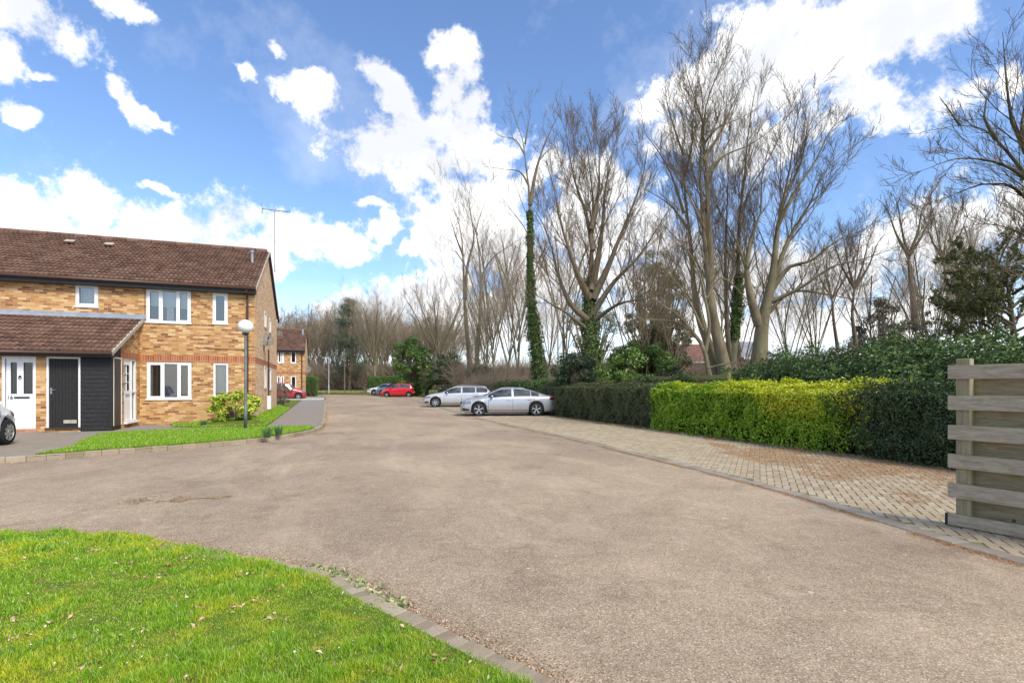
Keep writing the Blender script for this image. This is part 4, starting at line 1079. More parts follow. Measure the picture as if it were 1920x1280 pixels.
# ================================================================== the second brick house down the street
H2Y = 54.7; H2X = onY(571, H2Y); b2 = gz(54)
h2 = empty('terrace_house', (H2X, H2Y, b2), 0, 'brick house with steep brown roof and four small front windows, further down the street', 'house')
f2a = Frame((0, 0, 0), (1, 0, 0)); f2b = Frame((0, 0, 0), (0, 1, 0))
def Q(px, py): return onY(px, H2Y) - H2X, zY(px, py, H2Y) - b2
hw = []
for (a, b, t, bb) in ((530 - 1.5, 532.5, 657, 680), (545.0, 555.2, 657.5, 680.5), (519.5, 526, 658, 680), (545.2, 555.4, 704.5, 727.5), (527, 532.5, 704.5, 722), (517.5, 524.5, 705, 727)):
    u0, z0_ = Q(a, bb); u1, z1_ = Q(b, t); hw.append((u0, u1, z0_, z1_))
hw = [hw[0], hw[1], hw[3], hw[4]]
d1 = 520; u0, z0_ = Q(521, 680); u1, z1_ = Q(527.5, 657); hw.append((u0, u1, z0_, z1_)); u0, z0_ = Q(519.5, 727); u1, z1_ = Q(526, 705); hw.append((u0, u1, z0_, z1_))
ze2 = Q(545, 655)[1]; zr2 = ze2 + 2.35; g2 = 8.6; L2 = 9
mb = MB(); wall_faces(mb, f2a, -L2, 0, -.3, ze2, hw, reveal=.08); mb.build('front_wall', MAT['brick'], h2)
mb = MB(); mb.add([(0, 0, -.3), (0, g2, -.3), (0, g2, ze2), (0, g2 / 2, zr2 - .05), (0, 0, ze2)], [(0, 1, 2, 3, 4)]); mb.box(-L2, -.01, g2 - .02, g2, 0, ze2); mb.build('gable_wall', MAT['brick_pale'], h2)
mb = MB(); mb.box(-L2, -.1, .5, .52, 0, ze2); mb.build('interior_wall', MAT['interior'], h2)
for h in hw: window(h2, f2a, h, (), fw=.09)
v1, f1 = tiles(-L2, .08, -.3, ze2 - .02, g2 / 2, zr2, rng); v2, f2_ = tiles(-L2, .08, g2 + .3, ze2 - .02, g2 / 2, zr2, rng); V, F = merge([(v1, f1), (v2, f2_[:, ::-1])])
rf2 = fastmesh('roof', V, F, MAT['tile'], h2)
mb = MB(); mb.add([(-L2, -.3, ze2 - .06), (.05, -.3, ze2 - .06), (.05, g2 / 2, zr2 - .04), (-L2, g2 / 2, zr2 - .04), (-L2, g2 + .3, ze2 - .06), (.05, g2 + .3, ze2 - .06)], [(0, 1, 2, 3), (3, 2, 5, 4)]); mb.build('underlay', MAT['fascia'], rf2)
mb = MB(); mb.tube([(-L2, g2 / 2, zr2 + .02), (.08, g2 / 2, zr2 + .02)], .11, 8); mb.build('ridge_tile', MAT['tile'], rf2)
u, z = Q(565, 640); mb = MB(); mb.tube([(u, g2 / 2 - 1.2, zr2 - .9), (u, g2 / 2 - 1.2, zr2 - .05)], .1, 8); mb.build('flue_pipe', MAT['lead'], rf2)
mb = MB(); mb.box(-L2, .06, -.28, 0, ze2 - .30, ze2 - .06); mb.build('fascia', MAT['fascia'], h2)
mb = MB(); mb.tube([(-L2, -.34, ze2 - .08), (.07, -.34, ze2 - .08)], .06, 8); mb.build('gutter', MAT['gutter'], h2)
u = Q(566, 700)[0]; mb = MB(); mb.tube([(u, -.34, ze2 - .1), (u, -.06, ze2 - .4), (u, -.06, 0)], .05, 8); mb.build('downpipe', MAT['gutter'], h2)
zs = Q(545, 701)[1]; mb = MB(); f2a.box(mb, -L2, .005, 0, .005, zs, zs + .22); f2b.box(mb, .005, g2, 0, .005, zs, zs + .22); mb.build('soldier_course', MAT['soldier'], h2)
p3 = atD(577, 693, 56); dish('satellite_dish', p3, (.2, -.9, .3), .36, 'black satellite dish on the gable of the further brick house', (H2X - p3.x + .01, .15, -.1))
MAT['hedge_leaf'] = leafmat('privet_leaf', [(0, (.055, .11, .022)), (.5, (.10, .185, .04)), (1, (.17, .27, .06))], .2)
hedge('hedge', -2.0, -1.0, 58, 66.5, gz(60), gz(60) + 2.25, MAT['hedge_leaf'], 9000, .10, 'tall clipped dark green hedge beside the gable of the further brick house', MAT['core'])
hedge('hedge', 5.6, 12.0, 76.0, 77.4, .42, 2.85, MAT['hedge_leaf'], 14000, .12, 'square clipped green hedge behind the row of parked cars at the street end', MAT['core'])

# lamp column, pole, distant column
MAT['galv'] = plain('galvanised_steel', (.50, .50, .48), .5, .4, .3, .1)
p = atD(616.5, 735, 74); zt = atD(616.5, 672, 74).z
e = empty('street_light', (p.x, p.y, .4), 0, 'pale grey street light column with short arm at the far end of the street', 'street light')
mb = MB(); mb.tube([(0, 0, 0), (0, 0, 1.2), (0, 0, 1.25), (0, 0, zt - .4)], [.09, .09, .06, .05], 8); mb.tube([(0, 0, zt - .42), (-.15, 0, zt - .33), (-.5, 0, zt - .30)], .035, 6); mb.build('column', MAT['galv'], e)
mb = MB(); mb.box(-.95, -.42, -.1, .1, zt - .36, zt - .25); mb.build('lantern', MAT['galv'], e, bevel=.03)
p = atD(646, 734, 72); zt = atD(646, 655, 72).z
e = empty('wooden_pole', (p.x, p.y, .38), 0, 'slim brown wooden pole on the verge right of the far street light', 'pole')
mb = MB(); mb.tube([(0, 0, 0), (0, 0, zt - .4)], [.09, .07], 8); mb.build('shaft', MAT['bark'], e)
mb = MB(); mb.box(-.08, .08, -.1, .1, zt - .42, zt - .36); mb.build('cap', MAT['lead'], e)
p = atD(1046, 720, 62); zt = atD(1046, 571, 62).z
e = empty('street_light', (p.x, p.y, .2), 0, 'tall grey street light column seen through the bare trees behind the hedge', 'street light')
mb = MB(); mb.tube([(0, 0, 0), (0, 0, 1.5), (0, 0, 1.55), (0, 0, zt - .2)], [.12, .12, .09, .07], 8); mb.build('column', MAT['galv'], e)
mb = MB(); mb.box(-.12, .12, -.35, .12, zt - .2, zt - .06); mb.build('lantern', MAT['galv'], e, bevel=.03)

# ================================================================== houses beyond the trees
def cottage(px0, px1, pyr, pye, d, label, wallm, roofm, gable=True, name='house'):
    a = atD(px0, HY, d); b = atD(px1, HY, d); w = (b - a).length; e = empty(name, ((a.x + b.x) / 2, (a.y + b.y) / 2, .2), -TH, label, 'house')
    ze = EYE + (HY - pye) / FPX * d - .2; zr = EYE + (HY - pyr) / FPX * d - .2; dp = 9.0; f = Frame((0, 0, 0), (1, 0, 0))
    win = [(-w * .28 - .5, -w * .28 + .5, 1.0, 2.1), (w * .28 - .5, w * .28 + .5, 1.0, 2.1)]
    if ze > 4: win += [(q[0], q[1], 3.5, 4.6) for q in win]
    mb = MB(); wall_faces(mb, f, -w / 2, w / 2, -.5, ze, win, reveal=.08)
    if gable: mb.add([(-w / 2, 0, ze), (w / 2, 0, ze), (0, 0, zr)], [(0, 1, 2)])
    mb.box(-w / 2, -w / 2 + .02, .03, dp, -.5, ze - .02); mb.box(w / 2 - .02, w / 2, .03, dp, -.5, ze - .02); mb.build('wall', wallm, e)
    for h in win: window(e, f, h, (.5,), fw=.09, small=True)
    mb = MB()
    if gable:
        for s in (-1, 1): mb.add([(s * (w / 2 + .35), -.35, ze - .2), (0, -.35, zr + .05), (0, dp, zr + .05), (s * (w / 2 + .35), dp, ze - .2), (s * (w / 2 + .35), -.35, ze - .35), (0, -.35, zr - .1), (0, dp, zr - .1), (s * (w / 2 + .35), dp, ze - .35)], [(0, 1, 2, 3), (4, 5, 6, 7), (0, 4, 5, 1)])
    else:
        mb.add([(-w / 2 - .2, -.3, ze - .1), (w / 2 + .2, -.3, ze - .1), (w / 2 + .2, dp / 2, zr), (-w / 2 - .2, dp / 2, zr), (-w / 2 - .2, dp, ze - .1), (w / 2 + .2, dp, ze - .1)], [(0, 1, 2, 3), (3, 2, 5, 4)])
    rr = mb.build('roof', roofm, e)
    if gable:
        mb = MB()
        for s in (-1, 1): mb.add([(s * (w / 2 + .38), -.38, ze - .42), (0, -.38, zr - .12), (0, -.38, zr + .10), (s * (w / 2 + .38), -.38, ze - .20)], [(0, 1, 2, 3)] if s < 0 else [(3, 2, 1, 0)])
        mb.build('bargeboard', MAT['white'], rr)
    else:
        mb = MB(); mb.box(-w / 2, w / 2, -.32, -.28, ze - .3, ze - .1); mb.build('fascia', MAT['white'], rr)
    return e
MAT['slate'] = plain('grey_roof', (.22, .22, .235), .7, .3, 0, .2, .8)
cottage(1222, 1262, 628, 664, 62, 'red brick house gable with white edge seen behind the laurel bush', MAT['redbrick'], MAT['tile_far'], True)
cottage(1278, 1345, 640, 676, 66, 'red brick house with brown roof mostly hidden behind the multi stemmed tree', MAT['redbrick'], MAT['tile_far'], False)
cottage(1392, 1452, 634, 668, 58, 'pale roofed brick house glimpsed right of the thick double trunk', MAT['redbrick'], MAT['slate'], False)
# ================================================================== hedges along the parking bays
MAT['olive_leaf'] = leafmat('dark_olive_leaf', [(0, (.065, .085, .03)), (.5, (.125, .155, .06)), (.85, (.19, .21, .09)), (1, (.29, .25, .14))], .15, .4)
MAT['lime_leaf'] = leafmat('bright_green_leaf', [(0, (.11, .22, .012)), (.4, (.22, .39, .02)), (.8, (.34, .52, .03)), (1, (.50, .62, .05))], .25, .38,
                           patches=('yel', .47, .64, [(0, (.26, .40, .02)), (.35, (.54, .60, .03)), (.7, (.70, .69, .04)), (1, (.82, .80, .12))]))
MAT['holly_leaf'] = leafmat('dark_glossy_leaf', [(0, (.025, .05, .016)), (.5, (.052, .092, .03)), (.9, (.075, .12, .04)), (1, (.16, .15, .06))], .1, .42, spec=.4)
hz1 = 1.5
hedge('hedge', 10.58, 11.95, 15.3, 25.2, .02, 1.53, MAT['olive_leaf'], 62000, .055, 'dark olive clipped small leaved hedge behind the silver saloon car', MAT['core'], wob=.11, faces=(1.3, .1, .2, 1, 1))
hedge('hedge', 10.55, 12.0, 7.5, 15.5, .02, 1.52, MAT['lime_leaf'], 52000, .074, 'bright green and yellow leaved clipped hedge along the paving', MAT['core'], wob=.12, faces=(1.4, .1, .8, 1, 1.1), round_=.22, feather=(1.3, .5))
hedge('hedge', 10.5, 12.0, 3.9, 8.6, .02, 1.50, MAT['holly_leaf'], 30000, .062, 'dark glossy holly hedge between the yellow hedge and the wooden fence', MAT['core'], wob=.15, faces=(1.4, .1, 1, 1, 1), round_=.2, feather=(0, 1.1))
# low hedge stretch beyond the parked estate car
def vines(name, pts, label, n, leaf, mat, cat='ivy', r=None, rad=.35, group=None, kind=None):
    """ivy draped along a line of points (x,y,z,radius)"""
    r = r or rng; pts = np.array(pts, float); base = pts[0, :3].copy(); base[2] = min(p[2] for p in pts) - .3
    e = empty(name, tuple(base), 0, label, cat, group)
    i = r.integers(0, len(pts) - 1, n); t = r.random(n)[:, None]; C = pts[i, :3] * (1 - t) + pts[i + 1, :3] * t; rr = pts[i, 3] * (1 - t[:, 0]) + pts[i + 1, 3] * t[:, 0]
    g = r.normal(0, 1, (n, 3)); g /= np.linalg.norm(g, axis=1)[:, None]; P = C + g * rr[:, None] * (r.random(n) ** .5)[:, None]
    P += (np.stack([vnoise(P[:, 1], P[:, 2], 2.2, 5), vnoise(P[:, 0], P[:, 2], 2.2, 6), vnoise(P[:, 0], P[:, 1], 2.2, 7)], 1) - .5) * .35 * rr.mean()
    v, f = leaf_cloud(P - base, g + np.array([0, 0, .3]), leaf, .8, .5, r); fastmesh('foliage', v, f, mat, e)
    S = resample(pts[:, :3] - base, pts[:, 3] * .18, 14); v, f = tubes(S[0][None], S[1][None], 5); fastmesh('stem', v, f, MAT['bark_dark'], e); return e
MAT['ivy_leaf'] = leafmat('ivy_leaf', [(0, (.035, .07, .018)), (.45, (.08, .14, .032)), (.85, (.14, .22, .05)), (1, (.24, .31, .09))], .15, .42, spec=.4)
MAT['ivy_trunk'] = leafmat('ivy_on_trunk', [(0, (.04, .075, .018)), (.45, (.085, .145, .03)), (.85, (.14, .21, .045)), (1, (.22, .28, .08))], .15, .4)
MAT['laurel_leaf'] = leafmat('laurel_leaf', [(0, (.05, .10, .016)), (.45, (.11, .19, .025)), (.85, (.18, .28, .04)), (1, (.28, .38, .08))], .2, .33, spec=.5)
MAT['rhodo_leaf'] = leafmat('rhododendron_leaf', [(0, (.04, .065, .03)), (.5, (.075, .11, .05)), (1, (.14, .18, .09))], .15, .4)
MAT['yew_leaf'] = leafmat('yew_needle', [(0, (.07, .085, .03)), (.5, (.13, .145, .05)), (.9, (.21, .215, .085)), (1, (.28, .26, .12))], .1, .5)
MAT['grey_leaf'] = leafmat('grey_shrub_leaf', [(0, (.07, .075, .045)), (.5, (.13, .13, .08)), (1, (.21, .20, .13))], .1, .6)
MAT['pine_leaf'] = leafmat('pine_needle', [(0, (.065, .09, .06)), (.5, (.11, .14, .09)), (1, (.17, .20, .13))], .05, .6)
MAT['aucuba_leaf'] = leafmat('variegated_leaf', [(0, (.10, .22, .015)), (.3, (.26, .42, .03)), (.6, (.58, .64, .05)), (1, (.84, .80, .18))], .3, .35, spec=.5)

# big ivy bank behind the right-hand hedges: a run of clumps
def bank(name, outline, z_of, label, mat, n, leaf, thick=1.6, cat='bush', r=None, core=True, asp=.75):
    r = r or rng; P0 = np.array(outline, float); base = (P0[0, 0], P0[0, 1], 0)
    e = empty(name, base, 0, label, cat)
    seg = np.linalg.norm(np.diff(P0, axis=0), axis=1); cum = np.concatenate([[0], np.cumsum(seg)]); s = r.uniform(0, cum[-1], n)
    x = np.interp(s, cum, P0[:, 0]); y = np.interp(s, cum, P0[:, 1]); H = np.interp(s, cum, [q for q in z_of])
    H = H * (1 + (vnoise(s, s * 0, .8, 2) - .5) * .18 + (vnoise(s, s * 0, 2.6, 3) - .5) * .10)
    dx = np.gradient(P0[:, 0]); dy = np.gradient(P0[:, 1]); th = np.arctan2(np.interp(s, cum, dy), np.interp(s, cum, dx)); nx, ny = -np.sin(th), np.cos(th)
    a = r.uniform(0, PI, n); off = np.cos(a) * thick; hh = np.abs(np.sin(a)) ** .55
    k = r.random(n) ** .18
    k = k * (1 + (vnoise(s * 1.0, a * 2.2, 1.8, 8) - .5) * .30 + (vnoise(s, a * 2, 5.5, 9) - .5) * .16)
    X = x + nx * off * k; Y = y + ny * off * k; Z = np.maximum(.05, H * hh * k * r.uniform(.96, 1.0, n))
    N = np.stack([nx * np.cos(a), ny * np.cos(a), np.sin(a) + .25], 1)
    v, f = leaf_cloud(np.stack([X - base[0], Y - base[1], Z], 1), N, leaf, asp, .5, r); fastmesh('foliage', v, f, mat, e)
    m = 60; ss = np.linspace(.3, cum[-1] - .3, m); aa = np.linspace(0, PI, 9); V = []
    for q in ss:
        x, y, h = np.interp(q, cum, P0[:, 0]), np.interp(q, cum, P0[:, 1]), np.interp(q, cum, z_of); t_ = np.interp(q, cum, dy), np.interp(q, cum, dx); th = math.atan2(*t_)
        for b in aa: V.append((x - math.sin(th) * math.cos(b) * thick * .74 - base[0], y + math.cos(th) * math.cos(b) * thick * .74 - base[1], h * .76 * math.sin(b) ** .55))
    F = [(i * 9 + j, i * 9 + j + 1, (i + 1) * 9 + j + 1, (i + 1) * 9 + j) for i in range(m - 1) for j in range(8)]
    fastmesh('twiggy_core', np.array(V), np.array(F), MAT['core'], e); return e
bank('ivy_bank', [(14.4, 15.8), (14.1, 12), (13.9, 8), (13.9, 3), (14.2, -2)], [2.05, 2.75, 2.62, 2.45, 2.5], 'long dark ivy covered bank rising behind the yellow and holly hedges', MAT['ivy_leaf'], 90000, .085, 1.5)

# laurels and rhododendrons along the boundary
def at(px, d, z=.05):
    x, y = ray(px); return (x * d, y * d, z)
def shr(px, d, wpx, ytop, label, mat, n, leaf, **k):
    h = (HY - ytop) / FPX * d + EYE; w = wpx / FPX * d / 2
    return shrub('shrub', at(px, d, gz(ray(px)[1] * d)), (w, w * .8, h / 2), label, k.pop('cat', 'shrub'), leaf, mat, n, **k)
shr(1195, 23.5, 150, 642, 'bright green laurel bush rising behind the olive hedge below the spreading tree', MAT['laurel_leaf'], 15000, .16, clumps=60)
shr(1085, 25.5, 90, 650, 'dark green laurel with long drooping leaves at the foot of the big ivy clad tree', MAT['rhodo_leaf'], 7000, .17, clumps=40, stem=True, cl=.34)
shr(1262, 22.5, 70, 682, 'low pale green rhododendron at the right end of the laurel bush', MAT['rhodo_leaf'], 4500, .14, clumps=30)
shr(768, 60, 66, 634, 'tall dense green evergreen bush above the red hatchback', MAT['hedge_leaf'], 17000, .22, clumps=90, cl=.30)
shr(800, 58, 34, 650, 'yellow green evergreen bush right of the tall one by the red hatchback', MAT['laurel_leaf'], 5500, .22, clumps=40)
shr(842, 56, 74, 668, 'grey green rhododendron behind the white estate car', MAT['rhodo_leaf'], 12000, .2, clumps=70)
shr(905, 50, 70, 690, 'low grey green shrub between the bare tree trunks behind the estate car', MAT['rhodo_leaf'], 7000, .17, clumps=50)
shr(1700, 20, 150, 596, 'greyish evergreen shrub above the ivy bank', MAT['grey_leaf'], 16000, .10, clumps=110, cl=.22, aspect=.4)
shr(1590, 22, 110, 640, 'twiggy grey green shrub left of the taller grey shrub above the ivy bank', MAT['grey_leaf'], 8000, .10, clumps=80, cl=.2, aspect=.4)
shr(1235, 38, 150, 470, 'dark evergreen tree standing behind the pale bare trunks', MAT['yew_leaf'], 16000, .26, clumps=120, cl=.16, cat='tree', aspect=.25, taperup=.3)
shr(1110, 60, 120, 560, 'olive evergreen behind the grey lighting column and the ivy clad tree', MAT['yew_leaf'], 9000, .3, clumps=90, cl=.18, cat='tree', aspect=.25)
shr(1655, 46, 120, 560, 'distant rounded evergreen between the slim bare trees', MAT['grey_leaf'], 7000, .24, clumps=80, cl=.2, cat='tree')

# climbing ivy over the rail fence
vines('ivy', [(12.2, 46, 1.2, .5), (12.2, 40, 1.3, .45), (12.15, 34, 1.45, .5), (12.1, 29, 1.5, .45), (12.1, 25.5, 1.4, .5), (12.1, 22, 1.35, .42)], 'dark ivy smothering the rail fence behind the two silver cars', 12000, .11, MAT['ivy_leaf'])
vines('ivy', [(12.1, 18.6, 1.7, .30), (12.1, 17.8, 1.75, .28), (12.1, 17.2, 1.65, .22)], 'small clump of ivy on the rail fence nearest the laurel', 1500, .07, MAT['ivy_leaf'])
vines('ivy', [(12.1, 16.2, 1.7, .22), (12.1, 15.6, 1.74, .26), (12.1, 15.1, 1.7, .2)], 'small clump of ivy on the rail fence below the twin pale trunks', 1200, .07, MAT['ivy_leaf'])

# ================================================================== timber fences
def m_timber(name, stops, moss, ms=.5, rot=(0, 0, 0), vertical=False):
    m = M(name, .9, .12)
    t = m.n('ShaderNodeTexCoord'); mp = m.n('ShaderNodeMapping'); mp.inputs['Scale'].default_value = (10, 1.2, 16) if not vertical else (14, 14, 1)
    m.l(t.outputs['Object'], mp.inputs['Vector'])
    isl = m.island(); of = m.n('ShaderNodeCombineXYZ'); m.l(m.math('MULTIPLY', isl, 37.0), of.inputs[0]); m.l(m.math('MULTIPLY', isl, 11.0), of.inputs[2])
    ad = m.n('ShaderNodeVectorMath', operation='ADD'); m.l(mp.outputs[0], ad.inputs[0]); m.l(of.outputs[0], ad.inputs[1])
    g = m.noise(ad.outputs[0], 2.2, 8, .7, .6)
    c = m.ramp(g, stops); c = m.mix(m.math('MULTIPLY', isl, .45), c, m.mix(1.0, c, (.74, .73, .68), 'MULTIPLY'))
    k = m.n('ShaderNodeTexVoronoi'); m.setp(k, Scale=2.3); m.l(t.outputs['Object'], k.inputs['Vector'])
    c = m.mix(m.math('LESS_THAN', k.outputs['Distance'], .05), c, (.09, .065, .045))
    mo = m.noise(m.world(), 4.5, 6, .72); geo = m.n('ShaderNodeNewGeometry'); sp = m.n('ShaderNodeSeparateXYZ'); m.l(geo.outputs['Normal'], sp.inputs[0])
    upf = m.math('ADD', mo, m.math('MULTIPLY', m.math('MAXIMUM', sp.outputs[2], 0.0), .35))
    c = m.mix(m.ramp(upf, [(ms, (0, 0, 0)), (ms + .22, (.85, .85, .85))]), c, moss)
    m.base(c); m.bump(m.math('ADD', g, m.noise(ad.outputs[0], 9, 3)), .6, .006); return m.m
MAT['fence_grey'] = m_timber('weathered_board', [(.28, (.26, .215, .155)), (.5, (.45, .385, .29)), (.75, (.60, .525, .41))], (.23, .225, .07), .54)
MAT['fence_back'] = m_timber('mossy_board', [(.28, (.18, .15, .095)), (.5, (.31, .265, .175)), (.75, (.43, .375, .26))], (.20, .21, .06), .54)
MAT['fence_post'] = m_timber('post_timber', [(.28, (.20, .17, .11)), (.5, (.33, .29, .20)), (.75, (.44, .40, .29))], (.27, .27, .07), .54, vertical=True)
MAT['rail'] = m_timber('mossy_rail', [(.28, (.17, .15, .06)), (.5, (.28, .25, .11)), (.75, (.38, .34, .17))], (.24, .25, .07), .5)
# the near fence: hit-and-miss boards on posts
A0 = Vector((*G(1797, 985, .012), 0)); ang = R(10.3 + 0.0)
fe = empty('board_fence', (A0.x, A0.y, 0), 0, 'weathered grey hit and miss board fence at the right edge of the photo', 'fence')
dxy = Vector((math.sin(ang), -math.cos(ang), 0)); nrm = Vector((-dxy.y * -1, dxy.x * -1, 0)); nrm = Vector((dxy.y, -dxy.x, 0))   # towards the road
if nrm.x > 0: nrm = -nrm
dA = A0.x * ST + A0.y * CT
def zf_(py): return EYE + (HY - py) / FPX * dA
rb = np.random.default_rng(21)
def board(s0, s1, off, th, z0, z1, dz=0.0):
    mb = MB(); n = 8
    P = []
    for i in range(n + 1):
        t = i / n; c = dxy * (s0 + (s1 - s0) * t); w = rb.normal(0, .0015)
        for o, z in ((off, z0), (off + th, z0), (off + th, z1), (off, z1)): P.append(tuple(c + nrm * (o + w) + Vector((0, 0, z + dz * t + rb.normal(0, .0012)))))
    f = [(0, 1, 2, 3), (4 * n + 3, 4 * n + 2, 4 * n + 1, 4 * n)]
    for i in range(n):
        for j in range(4): f.append((i * 4 + j, (i + 1) * 4 + j, (i + 1) * 4 + (j + 1) % 4, i * 4 + (j + 1) % 4))
    return P, f
LEN = 3.6
fz = [(685, 710), (741, 768), (796, 823), (850, 876), (904, 932), (961, 983)]
boards = []
for k, (t, b) in enumerate(fz):
    z0, z1 = zf_(b), zf_(t); P, f = board(-.065, LEN, .052, .028, z0, z1); mb = MB(); mb.add(P, f); o = mb.build('board', MAT['fence_grey'], fe, bevel=.003)
for k in range(5):
    z0, z1 = zf_(fz[k + 1][0]) - .045, zf_(fz[k][1]) + .05; P, f = board(.03, LEN, -.075, .024, z0, z1); mb = MB(); mb.add(P, f); mb.build('back_board', MAT['fence_back'], fe)
for s in (0.055, 1.9, 3.5):
    mb = MB(); c = dxy * s; e1 = dxy * .06; e2 = nrm * .05; zt = zf_(673 if s < 1 else 676)
    P = [tuple(c + a * e1 + b * e2 + Vector((0, 0, z))) for z in (-.05, zt) for a, b in ((-1, -1), (1, -1), (1, 1), (-1, 1))]
    mb.add(P, [(0, 3, 2, 1), (4, 5, 6, 7), (0, 1, 5, 4), (1, 2, 6, 5), (2, 3, 7, 6), (3, 0, 4, 7)]); mb.build('post', MAT['fence_post'], fe, bevel=.006)
# dark metal bracket at the foot
mb = MB(); c = dxy * -.08; mb.box(c.x - .02, c.x + .02, c.y - .03, c.y + .03, 0, .13); mb.build('corner_bracket', MAT['dark'], fe)
# rear rail fence: two runs
def rail_fence(x, ya, yb, label, ztop, mat, step=1.83, rails=((0, .13), (.24, .13), (.50, .13), (.78, .13)), toph=.13):
    e = empty('rail_fence', (x, ya, 0), 0, label, 'fence'); n = int(abs(yb - ya) / step); s = 1 if yb > ya else -1
    for i in range(n + 1):
        y = s * step * i; g = gz(ya + y)
        mb = MB(); mb.box(-.055, .055, y - .06, y + .06, g - .1, ztop + g + .06); mb.build('post', mat, e, bevel=.01)
    for (dz, h) in rails:
        for i in range(n):
            y0 = s * step * i + .065 * s; y1 = s * step * (i + 1) - .065 * s; g = gz(ya + y0)
            mb = MB(); mb.box(-.06 - .02, -.055, min(y0, y1) - .10, max(y0, y1) + .10, ztop - dz - h + g, ztop - dz + g); 
            mb.build('rail', mat, e)
    return e
rail_fence(12.15, 13.4, 24.5, 'mossy post and rail fence showing above the olive and yellow hedges', 1.86, MAT['rail'], step=2.2)
rail_fence(12.6, 37.5, 66.5, 'mossy post and rail fence behind the white estate car', 1.62, MAT['rail'], step=2.4)

# ================================================================== plants by the houses
bx, by = onY(443, 20.85), 20.85
shrub('aucuba_bush', (bx, by, .16), (.88, .62, .56), 'yellow and green variegated bush against the brick wall by the corner', 'bush', .15, MAT['aucuba_leaf'], 2600, clumps=46, cl=.30, aspect=.36, droop=.8, low=.18)
p = at(527, 33.5, .16); shrub('shrub', p, (.62, .9, .72), 'pale grey green shrub just behind the corner of the nearest house', 'shrub', .08, MAT['grey_leaf'], 2600, clumps=40)
p = at(556, 49, .25); shrub('shrub', p, (.5, .5, .5), 'brown twiggy shrub below the window of the further house', 'shrub', .09, MAT['rhodo_leaf'], 900, clumps=26)
def tuft(px, py, label, n=60, h=.28):
    x, y = G(px, py, .14); e = empty('daffodil_clump', (x, y, .14), 0, label, 'plant', 'daffodil clumps in the verge')
    q = np.random.default_rng(int(px)); a = q.uniform(0, 2 * PI, n); rr = q.uniform(0, .07, n); S = np.stack([np.cos(a) * rr, np.sin(a) * rr, np.zeros(n)], 1)
    d = np.stack([np.cos(a) * .28, np.sin(a) * .28, np.ones(n)], 1); d /= np.linalg.norm(d, axis=1)[:, None]
    P, D = poly(S, d, q.uniform(.6, 1.1, n) * h, 4, .07, -.03, q); v, f = tubes(P, taper(np.full(n, .009), 5, .4), 3); fastmesh('leaves', v, f, MAT['tuft'], e)
MAT['tuft'] = leafmat('daffodil_leaf', [(0, (.05, .11, .05)), (1, (.10, .19, .08))], .2)
tuft(501, 820, 'clump of daffodil leaves in the verge left of the other clump by the pavement end'); tuft(523, 816, 'clump of daffodil leaves in the verge nearest the pavement end'); tuft(382, 799, 'low clump of daffodil leaves beside the variegated bush', 60, .22)

# ================================================================== lawn grass
MAT['grass'] = None
def m_grass(name='grass_blade', yel=.5):
    m = M(name, .55, .3)
    c = m.ramp(m.island(), [(0, (.13, .28, .012)), (.4, (.23, .43, .02)), (.75, (.35, .56, .035)), (.90, (.48, .66, .08)), (1, (.74, .68, .38))])
    f = m.math('ADD', m.math('MULTIPLY', m.noise(m.world(), 1.1, 4, .65, .4), .5), m.math('MULTIPLY', m.noise(m.world(), 5.0, 5, .7, .4), .5))
    y = m.ramp(m.island(), [(0, (.40, .47, .016)), (.5, (.66, .64, .03)), (1, (.80, .70, .07))])
    c = m.mix(m.ramp(f, [(yel, (0, 0, 0)), (yel + .14, (.85, .85, .85))]), c, y)
    f2 = m.noise(m.world(), 8.0, 4, .6); c = m.mix(m.ramp(f2, [(.3, (.35, .35, .35)), (.45, (0, 0, 0))]), c, m.mix(1.0, c, (.70, .85, .6), 'MULTIPLY'))
    m.base(c); tr = m.n('ShaderNodeBsdfTranslucent'); ms = m.n('ShaderNodeMixShader'); ms.inputs[0].default_value = .35; m.l(c, tr.inputs['Color']); m.l(m.b.outputs[0], ms.inputs[1]); m.l(tr.outputs[0], ms.inputs[2]); m.l(ms.outputs[0], m.t.nodes['Material Output'].inputs['Surface'])
    return m.m
MAT['grass'] = m_grass('grass_blade', .49)
MAT['grass2'] = m_grass('verge_grass_blade', .66)
L1v = [p for p in K2 if -5.2 < p[0] and p[1] > 1.6]
def _o(p): return .02 + .085 * min(1, max(0, (p[0] + .9) / 1.2)) + .05 * (vnoise(p[0], p[1], 5, 3) - .5)
L1v = [(p[0] - _o(p) * (1 if p[1] < 6.0 else .2), p[1] - _o(p) * (1 if p[0] < .4 else .5)) for p in L1v] + [(1.0, 1.6), (-5.2, 1.6)]
q = rnd_in(L1v, 560000); dist = np.hypot(q[:, 0], q[:, 1]); keep = rng.random(len(q)) < np.clip((3.2 / dist) ** 1.3, .25, 1); 
view = (q[:, 0] * -ST * -1 + 0) ; 
cx_ = q[:, 0] * CT - q[:, 1] * ST; cd_ = q[:, 0] * ST + q[:, 1] * CT; keep &= (np.abs(cx_ / np.maximum(cd_, .1)) < 1.1) & (cd_ > 2.1); q = q[keep]; dist = dist[keep]
moss = vnoise(q[:, 0], q[:, 1], 1.7, 1) * .6 + vnoise(q[:, 0], q[:, 1], 4.3, 2) * .4
hgt = (.013 + .030 * np.clip((moss - .25) * 1.8, 0, 1)) * (.35 + 1.5 * vnoise(q[:, 0], q[:, 1], 8, 5) ** 1.5); v, f = blades(q, np.full(len(q), .05), hgt, .0029 * np.clip(dist / 3, 1, 2.2), lean=.9)
g = fastmesh('grass', v, f, MAT['grass']); tag(g, 'bright mossy grass of the foreground lawn', 'grass', kind='stuff')
